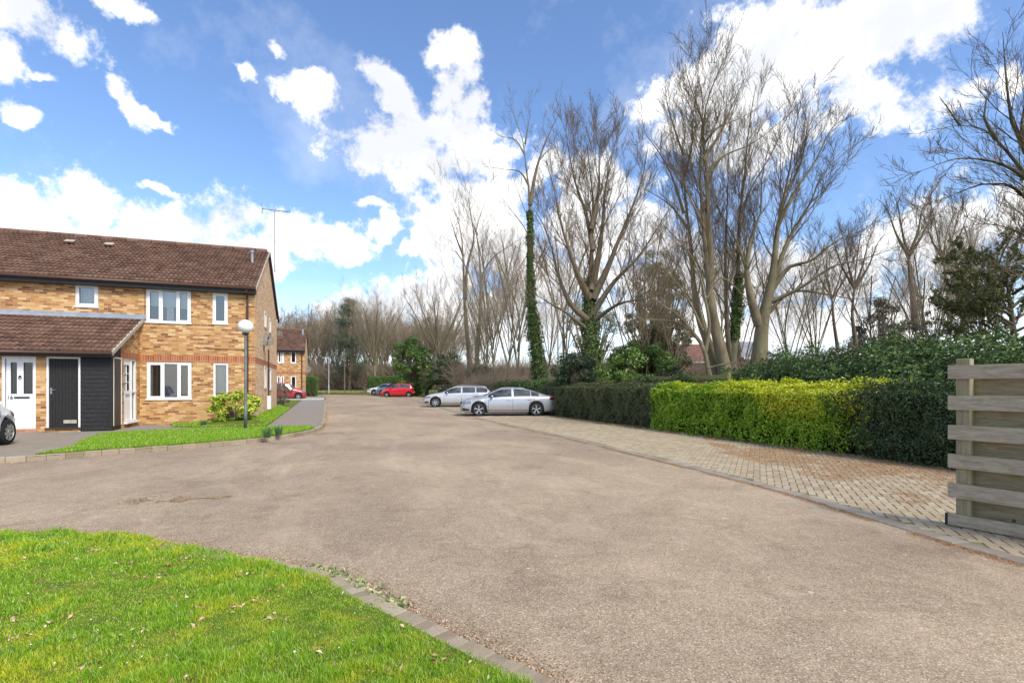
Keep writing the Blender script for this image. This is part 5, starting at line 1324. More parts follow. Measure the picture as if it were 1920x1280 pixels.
q = rnd_in(V1, 60000); v, f = blades(q, np.full(len(q), .135), .05, .013, lean=.8); g = fastmesh('grass', v, f, MAT['grass2']); tag(g, 'bright grass of the verge in front of the brick house', 'grass', kind='stuff')
BP = [(-4.9, 20.3), (-4.1, 19.75), (-1.97, 19.5), (-1.97, 32), (-2.53, 32), (-2.53, 21.66), (-5.2, 21.66)]
q = rnd_in(BP, 26000); z = np.array([.135 + bankz(a, b) for a, b in q]); v, f = blades(q, z, .06, .016, lean=.8); g = fastmesh('grass', v, f, MAT['grass2']); tag(g, 'grass growing along the foot of the brick house walls', 'grass', kind='stuff')
MAT['dry_blade'] = leafmat('dry_grass_blade', [(0, (.16, .18, .05)), (.5, (.30, .29, .10)), (1, (.46, .38, .20))], .2)
RV = [(-.6, 66.5), (-.3, 63), (-2.5, 71), (-7, 75), (-20, 78), (-26, 70), (-8, 64), (-3.2, 70)]
FV = [(4.5, 78.5), (7.0, 72.2), (7.6, 67), (14, 66.5), (24, 90), (-30, 104), (-20, 91), (-4, 87)]
q = rnd_in(FV, 30000); v, f = blades(q, gzv(q[:, 1]) + .02, .32, .05, lean=.8); g = fastmesh('rough_grass', v, f, MAT['dry_blade']); tag(g, 'rough dry grass at the far end of the road', 'grass', kind='stuff')

# ================================================================== litter
def litter(name, XY, Z, size, stops, label, aspect=.6, jit=.35, cat='leaves', sheen=.75):
    m = leafmat(name + '_mat', stops, .1, sheen)
    n = len(XY); P = np.stack([XY[:, 0], XY[:, 1], Z + .004 + size * .12 * rng.random(n)], 1)
    v, f = leaf_cloud(P, np.tile([0, 0, 1.0], (n, 1)), size, aspect, jit, fold=.3); o = fastmesh(name, v, f, m); return tag(o, label, cat, kind='stuff')
brown = [(0, (.20, .09, .04)), (.35, (.42, .24, .12)), (.7, (.62, .44, .29)), (1, (.78, .66, .52))]
q0 = rnd_in(L1v, 150); q = np.concatenate([rnd_in(L1v, 420), (q0[:, None] + rng.normal(0, .035, (150, 5, 2))).reshape(-1, 2)]); litter('fallen_leaves', q, np.full(len(q), .060), .036, brown, 'brown fallen leaves lying on the foreground lawn', aspect=.5, jit=.8)
q = rnd_in(L1v, 260); litter('daisies', q, np.full(len(q), .085), .012, [(0, (.75, .75, .72)), (1, (.8, .8, .8))], 'tiny white daisies in the foreground lawn', 1.0, .3, 'flowers')
def along(line, n, lo, hi, side=1, r=None):
    P = np.array(line); s = np.linalg.norm(np.diff(P, axis=0), axis=1); c = np.concatenate([[0], np.cumsum(s)]); t = rng.uniform(0, c[-1], n); x = np.interp(t, c, P[:, 0]); y = np.interp(t, c, P[:, 1])
    x2 = np.interp(t + .05, c, P[:, 0]); y2 = np.interp(t + .05, c, P[:, 1]); L = np.hypot(x2 - x, y2 - y) + 1e-6; nx, ny = -(y2 - y) / L, (x2 - x) / L
    o = (lo + (hi - lo) * np.abs(rng.normal(0, .45, n))) * side; return np.stack([x + nx * o, y + ny * o], 1), t
orange = [(0, (.20, .09, .03)), (.5, (.40, .20, .075)), (1, (.55, .34, .16))]
line = [p for p in K3 if 1 < p[1] < 26]
q, t = along(line, 26000, .0, .11, 1); kk = vnoise(t, t * 0, 1.3, 3) > .22; q = q[kk]; litter('pine_needles', q, np.zeros(len(q)), .035, orange, 'orange needle litter gathered along the edge of the paving kerb', .10, .3)
bed = [(5.9, 2.4), (6.9, 4.6), (8.3, 9.5), (10.4, 12.5), (10.7, 6.2), (11.6, 4.2), (11, 1.5)]
q = rnd_in(bed, 80000); nn = vnoise(q[:, 0], q[:, 1], 1.1, 12) * .5 + vnoise(q[:, 0], q[:, 1], 3.7, 13) * .3 + vnoise(q[:, 0], q[:, 1], 9, 14) * .2; dd_ = np.clip((q[:, 0] - 6.2) / 4, 0, 1) * .22 - np.clip((q[:, 1] - 6) / 7, 0, 1) * .25
q = q[nn + dd_ > .49 + .10 * rng.random(len(q))]; litter('pine_needles', q, np.full(len(q), .012), .04, orange, 'orange brown needles scattered over the block paving near the board fence', .13, .3)
q, t = along([(10.5, 26), (10.35, 22), (10.5, 15), (10.65, 9), (10.8, 6), (11.3, 4)], 5200, -.12, .42, -1); q[:, 0] += .0; litter('fallen_leaves', q, np.full(len(q), .015), .055, [(0, (.18, .08, .04)), (.4, (.36, .20, .10)), (.75, (.50, .44, .18)), (1, (.66, .58, .34))], 'brown and yellow leaves littered along the foot of the hedges', jit=.5)
# spilled green leaves on the near kerb
kl = [p for p in K2 if -.2 < p[0] < .52 and p[1] > 3]
q, t = along(kl, 330, -.05, .09, 1); litter('leaf_heap', q, np.full(len(q), .02), .06, [(0, (.12, .17, .05)), (.45, (.30, .36, .15)), (.8, (.46, .40, .22)), (1, (.60, .50, .34))], 'heap of pale green and brown leaves on the lawn kerb', .55, .9)
kl = [p for p in K2 if -3 < p[0] < 1.1 and p[1] > 2.2]
q, t = along(kl, 2600, -.02, .12, 1); litter('fallen_leaves', q, np.zeros(len(q)), .018, brown, 'crumbled brown leaf debris in the gutter beside the lawn kerb', .5, .4)
q, t = along([p for p in K1 if p[0] > -7 and p[1] < 30], 2500, -.0, .10, -1); litter('fallen_leaves', q, gzv(q[:, 1]), .022, brown, 'crumbled brown debris along the verge kerb by the brick house', .5, .4)
# scattered bits on the road
rp = [(-2, 7.2), (1.2, 3.2), (2.4, 2.3), (5.2, 2.6), (5.9, 6), (6.2, 14), (.5, 22), (-3, 12.5)]
q = rnd_in(rp, 420); litter('road_debris', q, np.zeros(len(q)), .016, [(0, (.05, .035, .03)), (.4, (.25, .15, .10)), (.7, (.52, .45, .36)), (1, (.7, .68, .62))], 'small leaf fragments and chips scattered on the road', .7, .3)

pa, pb = np.array(G(250, 940)), np.array(G(440, 930)); t = rng.random(2600)[:, None]; q = pa * (1 - t) + pb * t + rng.normal(0, .10, (2600, 2)) * (1.2 - t) + (vnoise(t, t * 0, 5, 2) - .5) * .25; k = vnoise(q[:, 0], q[:, 1], 6, 31) > .35 ; q = q[k]; litter('leaf_crumbs', q, np.zeros(len(q)), .022, [(0, (.24, .16, .09)), (.6, (.38, .28, .17)), (1, (.5, .4, .26))], 'brown patch of crumbled leaves on the road facing the verge', .5, .3)
q, t = along([p for p in K2 if -3.2 < p[0] < 1.4 and p[1] > 2], 5200, .0, .30, 1); litter('leaf_crumbs', q, np.zeros(len(q)), .014, [(0, (.20, .12, .06)), (.6, (.40, .28, .16)), (1, (.62, .50, .34))], 'fine brown grit and leaf crumbs beside the foreground lawn edge', .5, .3)
# ================================================================== bare trees traced from the street
def stem(pts, d, r0, r1, n=14, dd=0.0):
    """pts in photo pixels; real position at depth d (drifting by dd metres towards the tip)"""
    P = [atD(p[0], p[1], d + dd * i / (len(pts) - 1)) for i, p in enumerate(pts)]
    r1 *= .45; rad = r1 + (r0 - r1) * (1 - np.linspace(0, 1, len(pts))) ** 2.0; return resample([tuple(p) for p in P], rad, 18)
def tree(name, stems, seed, lv, label, cat='tree', bark='bark', twig='twig', ivy=None, group=None):
    r = np.random.default_rng(seed); base = stems[0][0][0].copy()
    for s in stems:
        s[0][:] = s[0] - base
    e = empty(name, tuple(base), 0, label, cat, group)
    T, C, tips = grow_tree(stems, r, lv); fastmesh('trunk', T[0], T[1], MAT[bark], e, smooth=True)
    if C: fastmesh('crown', C[0], C[1], MAT[twig], e)
    if ivy:
        for (si, t0, t1, n, rad, leaf) in ivy:
            P, Rr, L = stems[si]; t = r.uniform(t0, t1, n) * (len(P) - 1); i = np.minimum(t.astype(int), len(P) - 2); w = (t - i)[:, None]
            Cc = P[i] * (1 - w) + P[i + 1] * w; rr = Rr[i]; g = r.normal(0, 1, (n, 3)); g[:, 2] *= .3; g /= np.linalg.norm(g, axis=1)[:, None]
            bul = rad * (.5 + .9 * vnoise(t * 2.2, t * 0, 1.0, seed)) ; Pp = Cc + g * (rr + bul * r.random(n) ** 1.5)[:, None]
            v, f = leaf_cloud(Pp, g + np.array([0, 0, .3]), leaf, .8, .5, r); fastmesh('ivy', v, f, MAT['ivy_trunk'], e)
    return e
LV = lambda m1, m2, m3, m4, **k: [
    dict(m=m1, t0=k.get('t0', .22), t1=.97, lf=k.get('l1', .34) * 1.45, rf=.36, a0=18, a1=46, n=9, wig=.06, trop=k.get('tr', .10) * .8, up=.10, rmax=k.get('rm', .032), tip=.15, sh=.55),
    dict(m=m2, t0=.15, t1=.95, lf=.55, rf=.45, a0=16, a1=42, n=7, wig=.07, trop=k.get('tr', .10) * .6, k=4, rmax=k.get('r2', .011), tip=.4, sh=.35),
    dict(m=m3, t0=.15, t1=.95, lf=.55, rf=.6, a0=14, a1=40, n=6, wig=.08, trop=.04, k=3, rmin=k.get('rt', .006) * .8, rmax=k.get('r3', .008) * .9, tip=.6, sh=.3),
    dict(m=max(2, m4 - 2), t0=.15, t1=.9, lf=.62, rf=.8, a0=12, a1=38, n=4, wig=.09, trop=.03, k=3, rmin=k.get('rt', .006) * .6, rmax=k.get('r3', .008) * .65, tip=.7, sh=.3)]

# slim pair left of the ivy column
d = 54
tree('bare_tree', [stem([(884, 712), (877, 640), (871, 560), (869, 500), (866, 450), (858, 410), (846, 380)], d, .32, .05), stem([(873, 560), (876, 500), (888, 450), (884, 410), (879, 372)], d, .2, .04), stem([(869, 480), (857, 450), (849, 425), (842, 402)], d, .14, .03)],
     101, LV(8, 6, 5, 5, l1=.36, rt=.011, r2=.03, r3=.016), 'tall slim bare tree with reddish trunk, left of the ivy clad column', bark='bark_pale')
tree('bare_tree', [stem([(892, 708), (896, 650), (901, 580), (901, 520), (898, 470), (893, 430), (902, 400), (910, 378)], 52, .27, .05), stem([(901, 528), (912, 500), (930, 478), (955, 462), (975, 448)], 52, .14, .04), stem([(895, 440), (884, 412), (880, 388)], 52, .1, .03)],
     102, LV(9, 6, 5, 5, l1=.36, rt=.011, r2=.03, r3=.016), 'thin bare tree leaning close beside the reddish trunk', bark='bark')
# ivy column tree
d = 36
tree('ivy_clad_tree', [stem([(1013, 712), (1006, 660), (999, 600), (995, 540), (994, 480), (994, 420), (992, 360), (986, 310), (980, 262), (968, 230), (960, 205)], d, .36, .04, 20), stem([(994, 385), (1003, 330), (1014, 290), (1030, 250), (1045, 220), (1052, 205)], d, .16, .03), stem([(990, 345), (975, 322), (950, 318), (905, 312)], d, .09, .02), stem([(984, 290), (966, 262), (940, 256), (922, 244)], d, .06, .02), stem([(985, 270), (990, 235), (997, 205)], d, .07, .02), stem([(1012, 300), (1030, 280), (1052, 276)], d, .05, .02)],
     103, LV(7, 5, 5, 4, l1=.22, t0=.5, rt=.008, rm=.04), 'tall narrow tree with its trunk wrapped in green ivy, forked bare top', 'tree', 'bark_pale', ivy=[(0, .0, .24, 5200, .36, .13), (0, .2, .62, 6500, .17, .12)])
# large spreading tree with ivy base
d = 30
st = [stem([(1112, 712), (1108, 650), (1106, 590), (1106, 540), (1108, 500), (1110, 440), (1112, 380), (1106, 320), (1100, 270)], d, .48, .05, 18, 1),
      stem([(1108, 545), (1122, 480), (1130, 420), (1134, 360), (1146, 300), (1158, 250)], d, .24, .04, dd=1.5), stem([(1106, 560), (1085, 520), (1068, 470), (1052, 420), (1040, 360), (1024, 300)], d, .24, .04, dd=-1.5),
      stem([(1104, 600), (1070, 570), (1048, 520), (1036, 470), (1018, 420), (1000, 390)], d, .22, .04, dd=1), stem([(1112, 560), (1140, 500), (1160, 450), (1185, 390), (1205, 330), (1214, 280)], d, .24, .04, dd=-1),
      stem([(1110, 590), (1150, 530), (1190, 490), (1225, 440), (1250, 400)], d, .2, .04, dd=-2), stem([(1104, 620), (1060, 585), (1020, 562), (985, 540)], d, .13, .03, dd=-2), stem([(1112, 470), (1098, 400), (1078, 340), (1066, 280), (1060, 240)], d, .16, .03, dd=2),
      stem([(1115, 600), (1160, 570), (1210, 560), (1260, 545)], d, .15, .03, dd=-3), stem([(1108, 430), (1122, 360), (1124, 300), (1128, 240)], d, .15, .03, dd=0)]
tree('bare_tree', st, 104, LV(19, 8, 6, 5, l1=.32, rt=.0085, tr=.14), 'broad many branched bare tree with ivy round its base, behind the laurels', bark='bark', ivy=[(0, 0, .42, 6500, .26, .12)])
# multi-stemmed pale group
d = 21
tree('bare_tree', [stem([(1345, 712), (1330, 650), (1312, 600), (1301, 540), (1297, 480), (1291, 420), (1284, 360), (1281, 300), (1280, 260)], d, .24, .04, 16),
      stem([(1282, 400), (1270, 360), (1255, 320), (1232, 280), (1210, 250), (1203, 215)], d, .07, .02), stem([(1290, 430), (1262, 390), (1236, 370), (1208, 355)], d, .06, .02), stem([(1284, 330), (1296, 280), (1300, 220), (1306, 160)], d, .06, .02), stem([(1281, 290), (1264, 240), (1250, 190), (1248, 150)], d, .05, .02)],
      105, LV(17, 8, 6, 5, l1=.28, rt=.0068, tr=.12), 'leftmost pale stem of the tall bare group behind the rail fence', bark='bark_pale')
tree('bare_tree', [stem([(1362, 714), (1352, 660), (1338, 600), (1331, 545), (1325, 480), (1318, 420), (1314, 340), (1315, 260), (1318, 190), (1308, 140)], d - .6, .30, .03, 18), stem([(1332, 540), (1331, 460), (1327, 400), (1325, 320), (1318, 250), (1326, 190), (1345, 140), (1362, 105)], d - .6, .17, .03), stem([(1318, 300), (1350, 250), (1372, 200), (1390, 160)], d - .6, .08, .02), stem([(1320, 270), (1345, 240), (1380, 225), (1420, 205)], d - .6, .06, .02), stem([(1322, 330), (1360, 290), (1400, 275), (1450, 240), (1490, 205)], d - .6, .06, .02), stem([(1318, 230), (1305, 190), (1290, 150), (1284, 120)], d - .6, .05, .02)],
      106, LV(20, 8, 6, 5, l1=.26, rt=.0068, tr=.14), 'tallest pale bare tree with two close upright stems, behind the rail fence', bark='bark_pale')
tree('bare_tree', [stem([(1378, 708), (1366, 640), (1362, 580), (1360, 500), (1362, 420), (1365, 340), (1366, 270), (1372, 230)], d + 1.5, .16, .02), stem([(1372, 700), (1376, 640), (1384, 560), (1384, 480), (1388, 400), (1396, 330), (1402, 260), (1410, 200), (1418, 160)], d + 1.5, .2, .03), stem([(1390, 400), (1410, 350), (1440, 300), (1465, 250)], d + 1.5, .07, .02)],
      107, LV(18, 8, 6, 5, l1=.26, rt=.0068, tr=.14), 'slender bare tree with ivy on its lower trunk, in the middle of the pale group', bark='bark_pale', ivy=[(1, .12, .34, 2600, .16, .10)])
tree('bare_tree', [stem([(1418, 714), (1425, 660), (1430, 600), (1444, 545), (1452, 490), (1458, 430), (1470, 370), (1482, 310), (1490, 250), (1502, 190)], d - 1, .36, .03, 18), stem([(1424, 610), (1408, 560), (1400, 500), (1410, 440), (1426, 400), (1428, 340), (1440, 280)], d - 1, .2, .03), stem([(1440, 560), (1470, 470), (1495, 420), (1520, 380), (1540, 330), (1580, 290), (1625, 255)], d - 1, .12, .02),
      stem([(1446, 545), (1480, 500), (1520, 490), (1570, 450), (1620, 430), (1660, 405)], d - 1, .11, .02, dd=-1), stem([(1436, 570), (1500, 540), (1560, 500), (1620, 485), (1690, 460)], d - 1, .1, .02, dd=-2), stem([(1430, 600), (1480, 548), (1540, 550), (1600, 560), (1660, 556)], d - 1, .09, .02, dd=-1), stem([(1402, 510), (1384, 460), (1374, 430), (1385, 400)], d - 1, .07, .02), stem([(1460, 420), (1490, 360), (1530, 300), (1560, 240), (1600, 215)], d - 1, .09, .02), stem([(1474, 360), (1500, 310), (1512, 250), (1520, 200)], d - 1, .06, .02)],
      108, LV(18, 8, 6, 5, l1=.25, rt=.0068, tr=.08), 'thick trunked bare tree with long limbs reaching right over the ivy bank', bark='bark_pale')
# low sweeping branches in front of the group
tree('bare_tree', [stem([(1330, 705), (1318, 650), (1290, 615), (1250, 600), (1205, 598), (1180, 588)], 18, .10, .02), stem([(1316, 645), (1280, 600), (1240, 570), (1200, 545), (1175, 530)], 18, .07, .02), stem([(1322, 660), (1330, 610), (1322, 560), (1310, 510), (1290, 470), (1262, 440), (1225, 400)], 18, .08, .02), stem([(1325, 560), (1350, 520), (1380, 540), (1410, 570), (1440, 590)], 18, .05, .015), stem([(1326, 690), (1370, 680), (1420, 682), (1450, 686)], 17.5, .03, .01), stem([(1318, 620), (1290, 560), (1250, 510), (1210, 480), (1190, 440)], 18, .05, .02)],
      109, LV(12, 7, 5, 4, l1=.28, rt=.0045, tr=.0, rm=.025, r2=.01), 'low tangled bare tree arching across the foot of the pale trunks', bark='bark_pale')
# slim trees further right
for k, (pts, d, r0, label) in enumerate([
    ([(1606, 690), (1604, 640), (1598, 590), (1602, 540), (1606, 490), (1614, 440)], 36, .22, 'slim bare tree standing left of the two others beyond the ivy bank'),
    ([(1572, 660), (1563, 600), (1560, 560), (1552, 520), (1548, 480)], 40, .15, 'small bare tree furthest left beyond the ivy bank'),
    ([(1718, 620), (1712, 560), (1706, 510), (1704, 480), (1722, 440), (1726, 400)], 33, .24, 'bare tree with forked trunk beyond the grey shrub'),
    ([(1782, 600), (1776, 540), (1770, 490), (1774, 440), (1790, 400)], 34, .16, 'bare tree furthest right beyond the grey shrub')]):
    f0 = pts[len(pts) // 2]
    ss = [stem(pts, d, r0, .06)]
    for a in (-46, -22, 30, 52): ss.append(stem([f0, (f0[0] + a * .5, f0[1] - 40), (f0[0] + a * .9, f0[1] - 90), (f0[0] + a * 1.3, f0[1] - 125 + abs(a) * .4)], d, r0 * .5, .03))
    tree('bare_tree', ss, 120 + k, LV(9, 6, 5, 4, l1=.38, rt=.010, tr=.10, r3=.014), label, bark='bark')
# big dark tree leaning in from the right edge
d = 12.5
tree('bare_tree', [stem([(2030, 760), (2020, 600), (2000, 480), (1962, 400), (1928, 290), (1898, 232), (1888, 160), (1882, 90), (1880, 60)], d, .24, .012, 18), stem([(1985, 440), (1930, 340), (1880, 275), (1840, 240), (1790, 236), (1745, 244)], d, .07, .008), stem([(1950, 360), (1900, 318), (1850, 300), (1790, 298), (1740, 316), (1700, 330)], d, .055, .008, dd=-1), stem([(2000, 460), (1950, 400), (1890, 345), (1840, 345), (1780, 368), (1720, 388), (1690, 402)], d, .06, .008, dd=1), stem([(1930, 300), (1960, 230), (2000, 180)], d, .05, .01),
      stem([(1868, 262), (1845, 220), (1850, 180), (1872, 150)], d, .05, .012), stem([(1800, 236), (1775, 200), (1760, 180)], d, .03, .01), stem([(2005, 520), (1960, 470), (1900, 430), (1830, 420), (1780, 440)], d, .05, .008, dd=-1), stem([(1925, 290), (1915, 230), (1935, 170), (1960, 120)], d, .05, .012), stem([(2010, 560), (1960, 520), (1900, 500), (1840, 500)], d, .07, .015)],
      131, LV(20, 8, 6, 5, l1=.20, rt=.0045, tr=.02, rm=.02, r2=.010, r3=.0065), 'dark bare tree leaning in from the right edge high above the board fence', bark='bark_dark')
# yew-like evergreen at right
r = np.random.default_rng(77); d = 15.5
ss = [stem([(1905, 720), (1900, 620), (1890, 540), (1888, 490), (1890, 470)], d, .13, .02)]
for i in range(22):
    y0 = 672 - i * 8; L_ = r.uniform(95, 175) * (1 - .35 * i / 22); s = -1 if i % 3 else 1; ss.append(stem([(1898, y0), (1898 + s * L_ * .5, y0 - 30 + r.uniform(-12, 12)), (1898 + s * L_, y0 - 34 + r.uniform(-25, 20))], d, .05, .012, dd=r.uniform(-2.2, 2.2)))
base = ss[0][0][0].copy()
for s in ss: s[0][:] = s[0] - base
e = empty('yew_tree', tuple(base), 0, 'dark olive evergreen with feathery sprays above the board fence', 'tree')
T, C, tips = grow_tree(ss, r, LV(8, 6, 4, 1, l1=.30, rt=.005, tr=.02)[:3]); fastmesh('trunk', T[0], T[1], MAT['bark_dark'], e, smooth=True); fastmesh('crown', C[0], C[1], MAT['twig'], e)
P, D = tips[1]; n, k, _ = P.shape; m = 30; w = r.random((n, m, 1)); i = r.integers(1, k, (n, m)); b = np.arange(n)[:, None]; Q_ = (P[b, i] * (1 - w * .5) + P[b, i - 1] * w * .5).reshape(-1, 3) + r.normal(0, .03, (n * m, 3))
v, f = leaf_cloud(Q_, np.tile([0, 0, 1.0], (n * m, 1)), .12, .34, .7, r, droop=.4); fastmesh('foliage', v, f, MAT['yew_leaf'], e)

# ================================================================== generic bare trees (prototypes copied as whole things)
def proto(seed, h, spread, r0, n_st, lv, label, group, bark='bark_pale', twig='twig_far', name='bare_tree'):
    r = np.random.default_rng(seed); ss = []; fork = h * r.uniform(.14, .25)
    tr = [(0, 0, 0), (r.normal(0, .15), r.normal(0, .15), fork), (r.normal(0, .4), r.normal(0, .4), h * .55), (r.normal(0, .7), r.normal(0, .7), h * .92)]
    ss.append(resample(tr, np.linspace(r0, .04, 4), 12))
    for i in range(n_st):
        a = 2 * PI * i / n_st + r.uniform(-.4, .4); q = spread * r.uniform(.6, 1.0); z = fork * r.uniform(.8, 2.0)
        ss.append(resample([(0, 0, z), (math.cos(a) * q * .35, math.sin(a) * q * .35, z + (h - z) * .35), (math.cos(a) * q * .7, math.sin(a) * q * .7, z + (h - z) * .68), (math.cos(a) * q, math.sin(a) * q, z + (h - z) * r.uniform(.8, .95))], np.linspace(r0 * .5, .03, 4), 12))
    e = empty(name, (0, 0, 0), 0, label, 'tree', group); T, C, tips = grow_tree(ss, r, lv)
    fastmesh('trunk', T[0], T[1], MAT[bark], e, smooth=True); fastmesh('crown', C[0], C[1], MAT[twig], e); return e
def copy_thing(o, loc, rz, sc=1.0, label=None, group=None):
    c = o.copy(); COL.objects.link(c); c.location = loc; c.rotation_euler = (0, 0, rz); c.scale = (sc, sc, sc)
    if label: c['label'] = label
    if group: c['group'] = group
    for ch in list(o.children):
        k = ch.copy(); COL.objects.link(k); k.parent = c
    return c
GW_ = 'bare woodland trees beyond the far end of the street'
LW = 'grey brown bare woodland tree beyond the far end of the street'
lvp = lambda a, b, c, d, rt: LV(a, b, c, d, l1=.36, rt=rt, tr=.12, rm=.04, r2=max(.014, rt * 1.3), r3=max(.008, rt))
pr = [proto(201, 13, 4.2, .15, 6, lvp(8, 6, 5, 4, .014), LW, GW_), proto(202, 15, 5.0, .17, 7, lvp(8, 6, 5, 4, .014), LW, GW_), proto(203, 11, 4.0, .13, 8, lvp(7, 5, 4, 3, .02), LW, GW_)]
r = np.random.default_rng(42); first = [True] * 3
spots = []
for row, (dd0, cnt, a, b) in enumerate(((98, 13, 505, 860), (112, 14, 500, 900), (128, 13, 495, 900))):
    for i in range(cnt):
        px = a + (b - a) * (i + r.uniform(.1, .9)) / cnt; d = dd0 + r.uniform(-5, 5); top = 598 - 0 * px + r.uniform(-16, 14)
        if px > 740: top += 12
        spots.append((px, d, top))
for (px, d, top) in spots:
    k = r.integers(0, 3); h = (HY - top) / FPX * d + 1.1; hh = (13, 15, 11)[k]; x, y = ray(px); loc = (x * d, y * d, .4)
    if first[k]: o = pr[k]; o.location = loc; o.scale = (h / hh,) * 3; first[k] = False
    else: copy_thing(pr[k], loc, r.uniform(0, 6.28), h / hh)
# trees behind the boundary on the right
GR = 'bare trees crowding behind the boundary fence'
LR = 'thin brown bare tree in the thicket behind the boundary fence'
pq = [proto(211, 10, 3.0, .075, 6, lvp(9, 6, 5, 4, .006), LR, GR, 'bark_pale'), proto(212, 12, 3.6, .085, 7, lvp(9, 6, 5, 4, .006), LR, GR, 'bark_pale')]
first = [True] * 2; thick = []
for (px, d, top) in [(915, 50, 520), (955, 44, 500), (970, 55, 450), (1030, 42, 520), (1060, 48, 430), (925, 60, 440), (1185, 30, 470), (1215, 36, 430), (1265, 34, 500), (1390, 34, 480), (1480, 34, 500), (1530, 40, 480), (1640, 48, 500), (1745, 42, 450), (1830, 30, 420), (1850, 38, 400), (1345, 40, 460), (905, 66, 560), (1740, 26, 500)]:
    k = r.integers(0, 2); h = (HY - top) / FPX * d + 1.3; hh = (10, 12)[k]; x, y = ray(px); loc = (x * d, y * d, .1)
    if first[k]: o = pq[k]; o.location = loc; o.scale = (h / hh,) * 3; first[k] = False
    else: o = copy_thing(pq[k], loc, r.uniform(0, 6.28), h / hh)
    thick.append((px, o))
ORD = ('leftmost', 'second', 'third', 'fourth', 'fifth', 'sixth', 'seventh')
for lo, hi, where in ((884, 1000, 'between the reddish trunk and the ivy column'), (1000, 1108, 'between the ivy column and the broad tree'), (1108, 1344, 'between the broad tree and the pale group'),
                      (1344, 1430, 'behind the tall pale group'), (1430, 1700, 'between the thick trunk and the grey shrub'), (1700, 2000, 'behind the grey shrub and the yew')):
    g = sorted([t for t in thick if lo <= t[0] < hi], key=lambda t: t[0])
    for i, (px, o) in enumerate(g): o['label'] = ('%s thin bare thicket tree %s' if i == 0 else '%s bare thicket tree from left %s') % (ORD[i], where)
# singled-out far trees
o = proto(221, 16, 6.5, .3, 9, lvp(9, 6, 6, 5, .012), 'wide fan shaped bare tree right of the dark pine at the street end', None, 'bark_pale'); o.location = (*[v * 82 for v in ray(703)], .4); s = ((HY - 556) / FPX * 82 + 1.1) / 16; o.scale = (s, s, s)
o = proto(222, 14, 5.5, .3, 7, lvp(9, 6, 6, 5, .012), 'rounded bare tree against the cloud between the evergreen bush and the slim pair', None); o.location = (*[v * 88 for v in ray(826)], .3); s = ((HY - 542) / FPX * 88 + 1.2) / 14; o.scale = (s, s, s)
# pine
r = np.random.default_rng(5); d = 92; hP = (HY - 560) / FPX * d + 1.1; x, y = ray(655); e = empty('pine_tree', (x * d, y * d, .4), 0, 'dark grey green pine tree rising above the woodland at the street end', 'tree')
S, Rr, L = resample([(0, 0, 0), (.2, 0, hP * .4), (-.2, .1, hP * .75), (0, 0, hP)], np.array([.3, .24, .13, .03]), 14); v, f = tubes(S[None], Rr[None], 8); fastmesh('trunk', v, f, MAT['bark'], e, True)
n = 130; t = r.uniform(.15, .98, n); a = r.uniform(0, 2 * PI, n); Lb = (4.2 * (1 - t) ** .7 + .6) * r.uniform(.6, 1.15, n); S0 = np.stack([np.interp(t, np.linspace(0, 1, 14), S[:, q]) for q in range(3)], 1)
Dd = np.stack([np.cos(a), np.sin(a), np.full(n, .25)], 1); P, D = poly(S0, Dd, Lb, 5, .08, .05, r); v, f = tubes(P, taper(np.full(n, .06), 6, .3), 4); fastmesh('branches', v, f, MAT['bark'], e)
C = P[:, 2:].reshape(-1, 3); m = 60; Q_ = np.repeat(C, m, 0) + r.normal(0, .46, (len(C) * m, 3)) * np.array([1, 1, .55]); v, f = leaf_cloud(Q_, np.tile([0, 0, 1.0], (len(Q_), 1)), .30, .16, .8, r); fastmesh('crown', v, f, MAT['pine_leaf'], e)
# undergrowth and far woods that read as one mass
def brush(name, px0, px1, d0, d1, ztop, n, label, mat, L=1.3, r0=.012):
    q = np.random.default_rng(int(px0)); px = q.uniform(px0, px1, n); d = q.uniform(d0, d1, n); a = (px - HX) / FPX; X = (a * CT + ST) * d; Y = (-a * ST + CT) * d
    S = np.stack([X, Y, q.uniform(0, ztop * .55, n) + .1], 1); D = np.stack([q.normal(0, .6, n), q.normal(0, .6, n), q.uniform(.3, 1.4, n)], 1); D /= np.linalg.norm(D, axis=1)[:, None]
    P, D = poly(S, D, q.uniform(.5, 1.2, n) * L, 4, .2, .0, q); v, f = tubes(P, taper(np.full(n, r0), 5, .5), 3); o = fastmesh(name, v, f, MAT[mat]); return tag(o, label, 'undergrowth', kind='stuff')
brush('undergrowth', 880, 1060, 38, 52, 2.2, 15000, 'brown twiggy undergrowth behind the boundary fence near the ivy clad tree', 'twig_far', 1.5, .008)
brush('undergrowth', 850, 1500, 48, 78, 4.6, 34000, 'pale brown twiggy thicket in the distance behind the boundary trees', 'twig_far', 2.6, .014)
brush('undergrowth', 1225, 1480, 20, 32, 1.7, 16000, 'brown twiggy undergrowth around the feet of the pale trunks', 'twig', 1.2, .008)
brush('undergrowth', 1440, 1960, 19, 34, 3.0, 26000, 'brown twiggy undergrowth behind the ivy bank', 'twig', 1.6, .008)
brush('undergrowth', 500, 880, 92, 120, 6.0, 42000, 'grey brown undergrowth of the wood beyond the street end', 'twig_far', 3.4, .030)
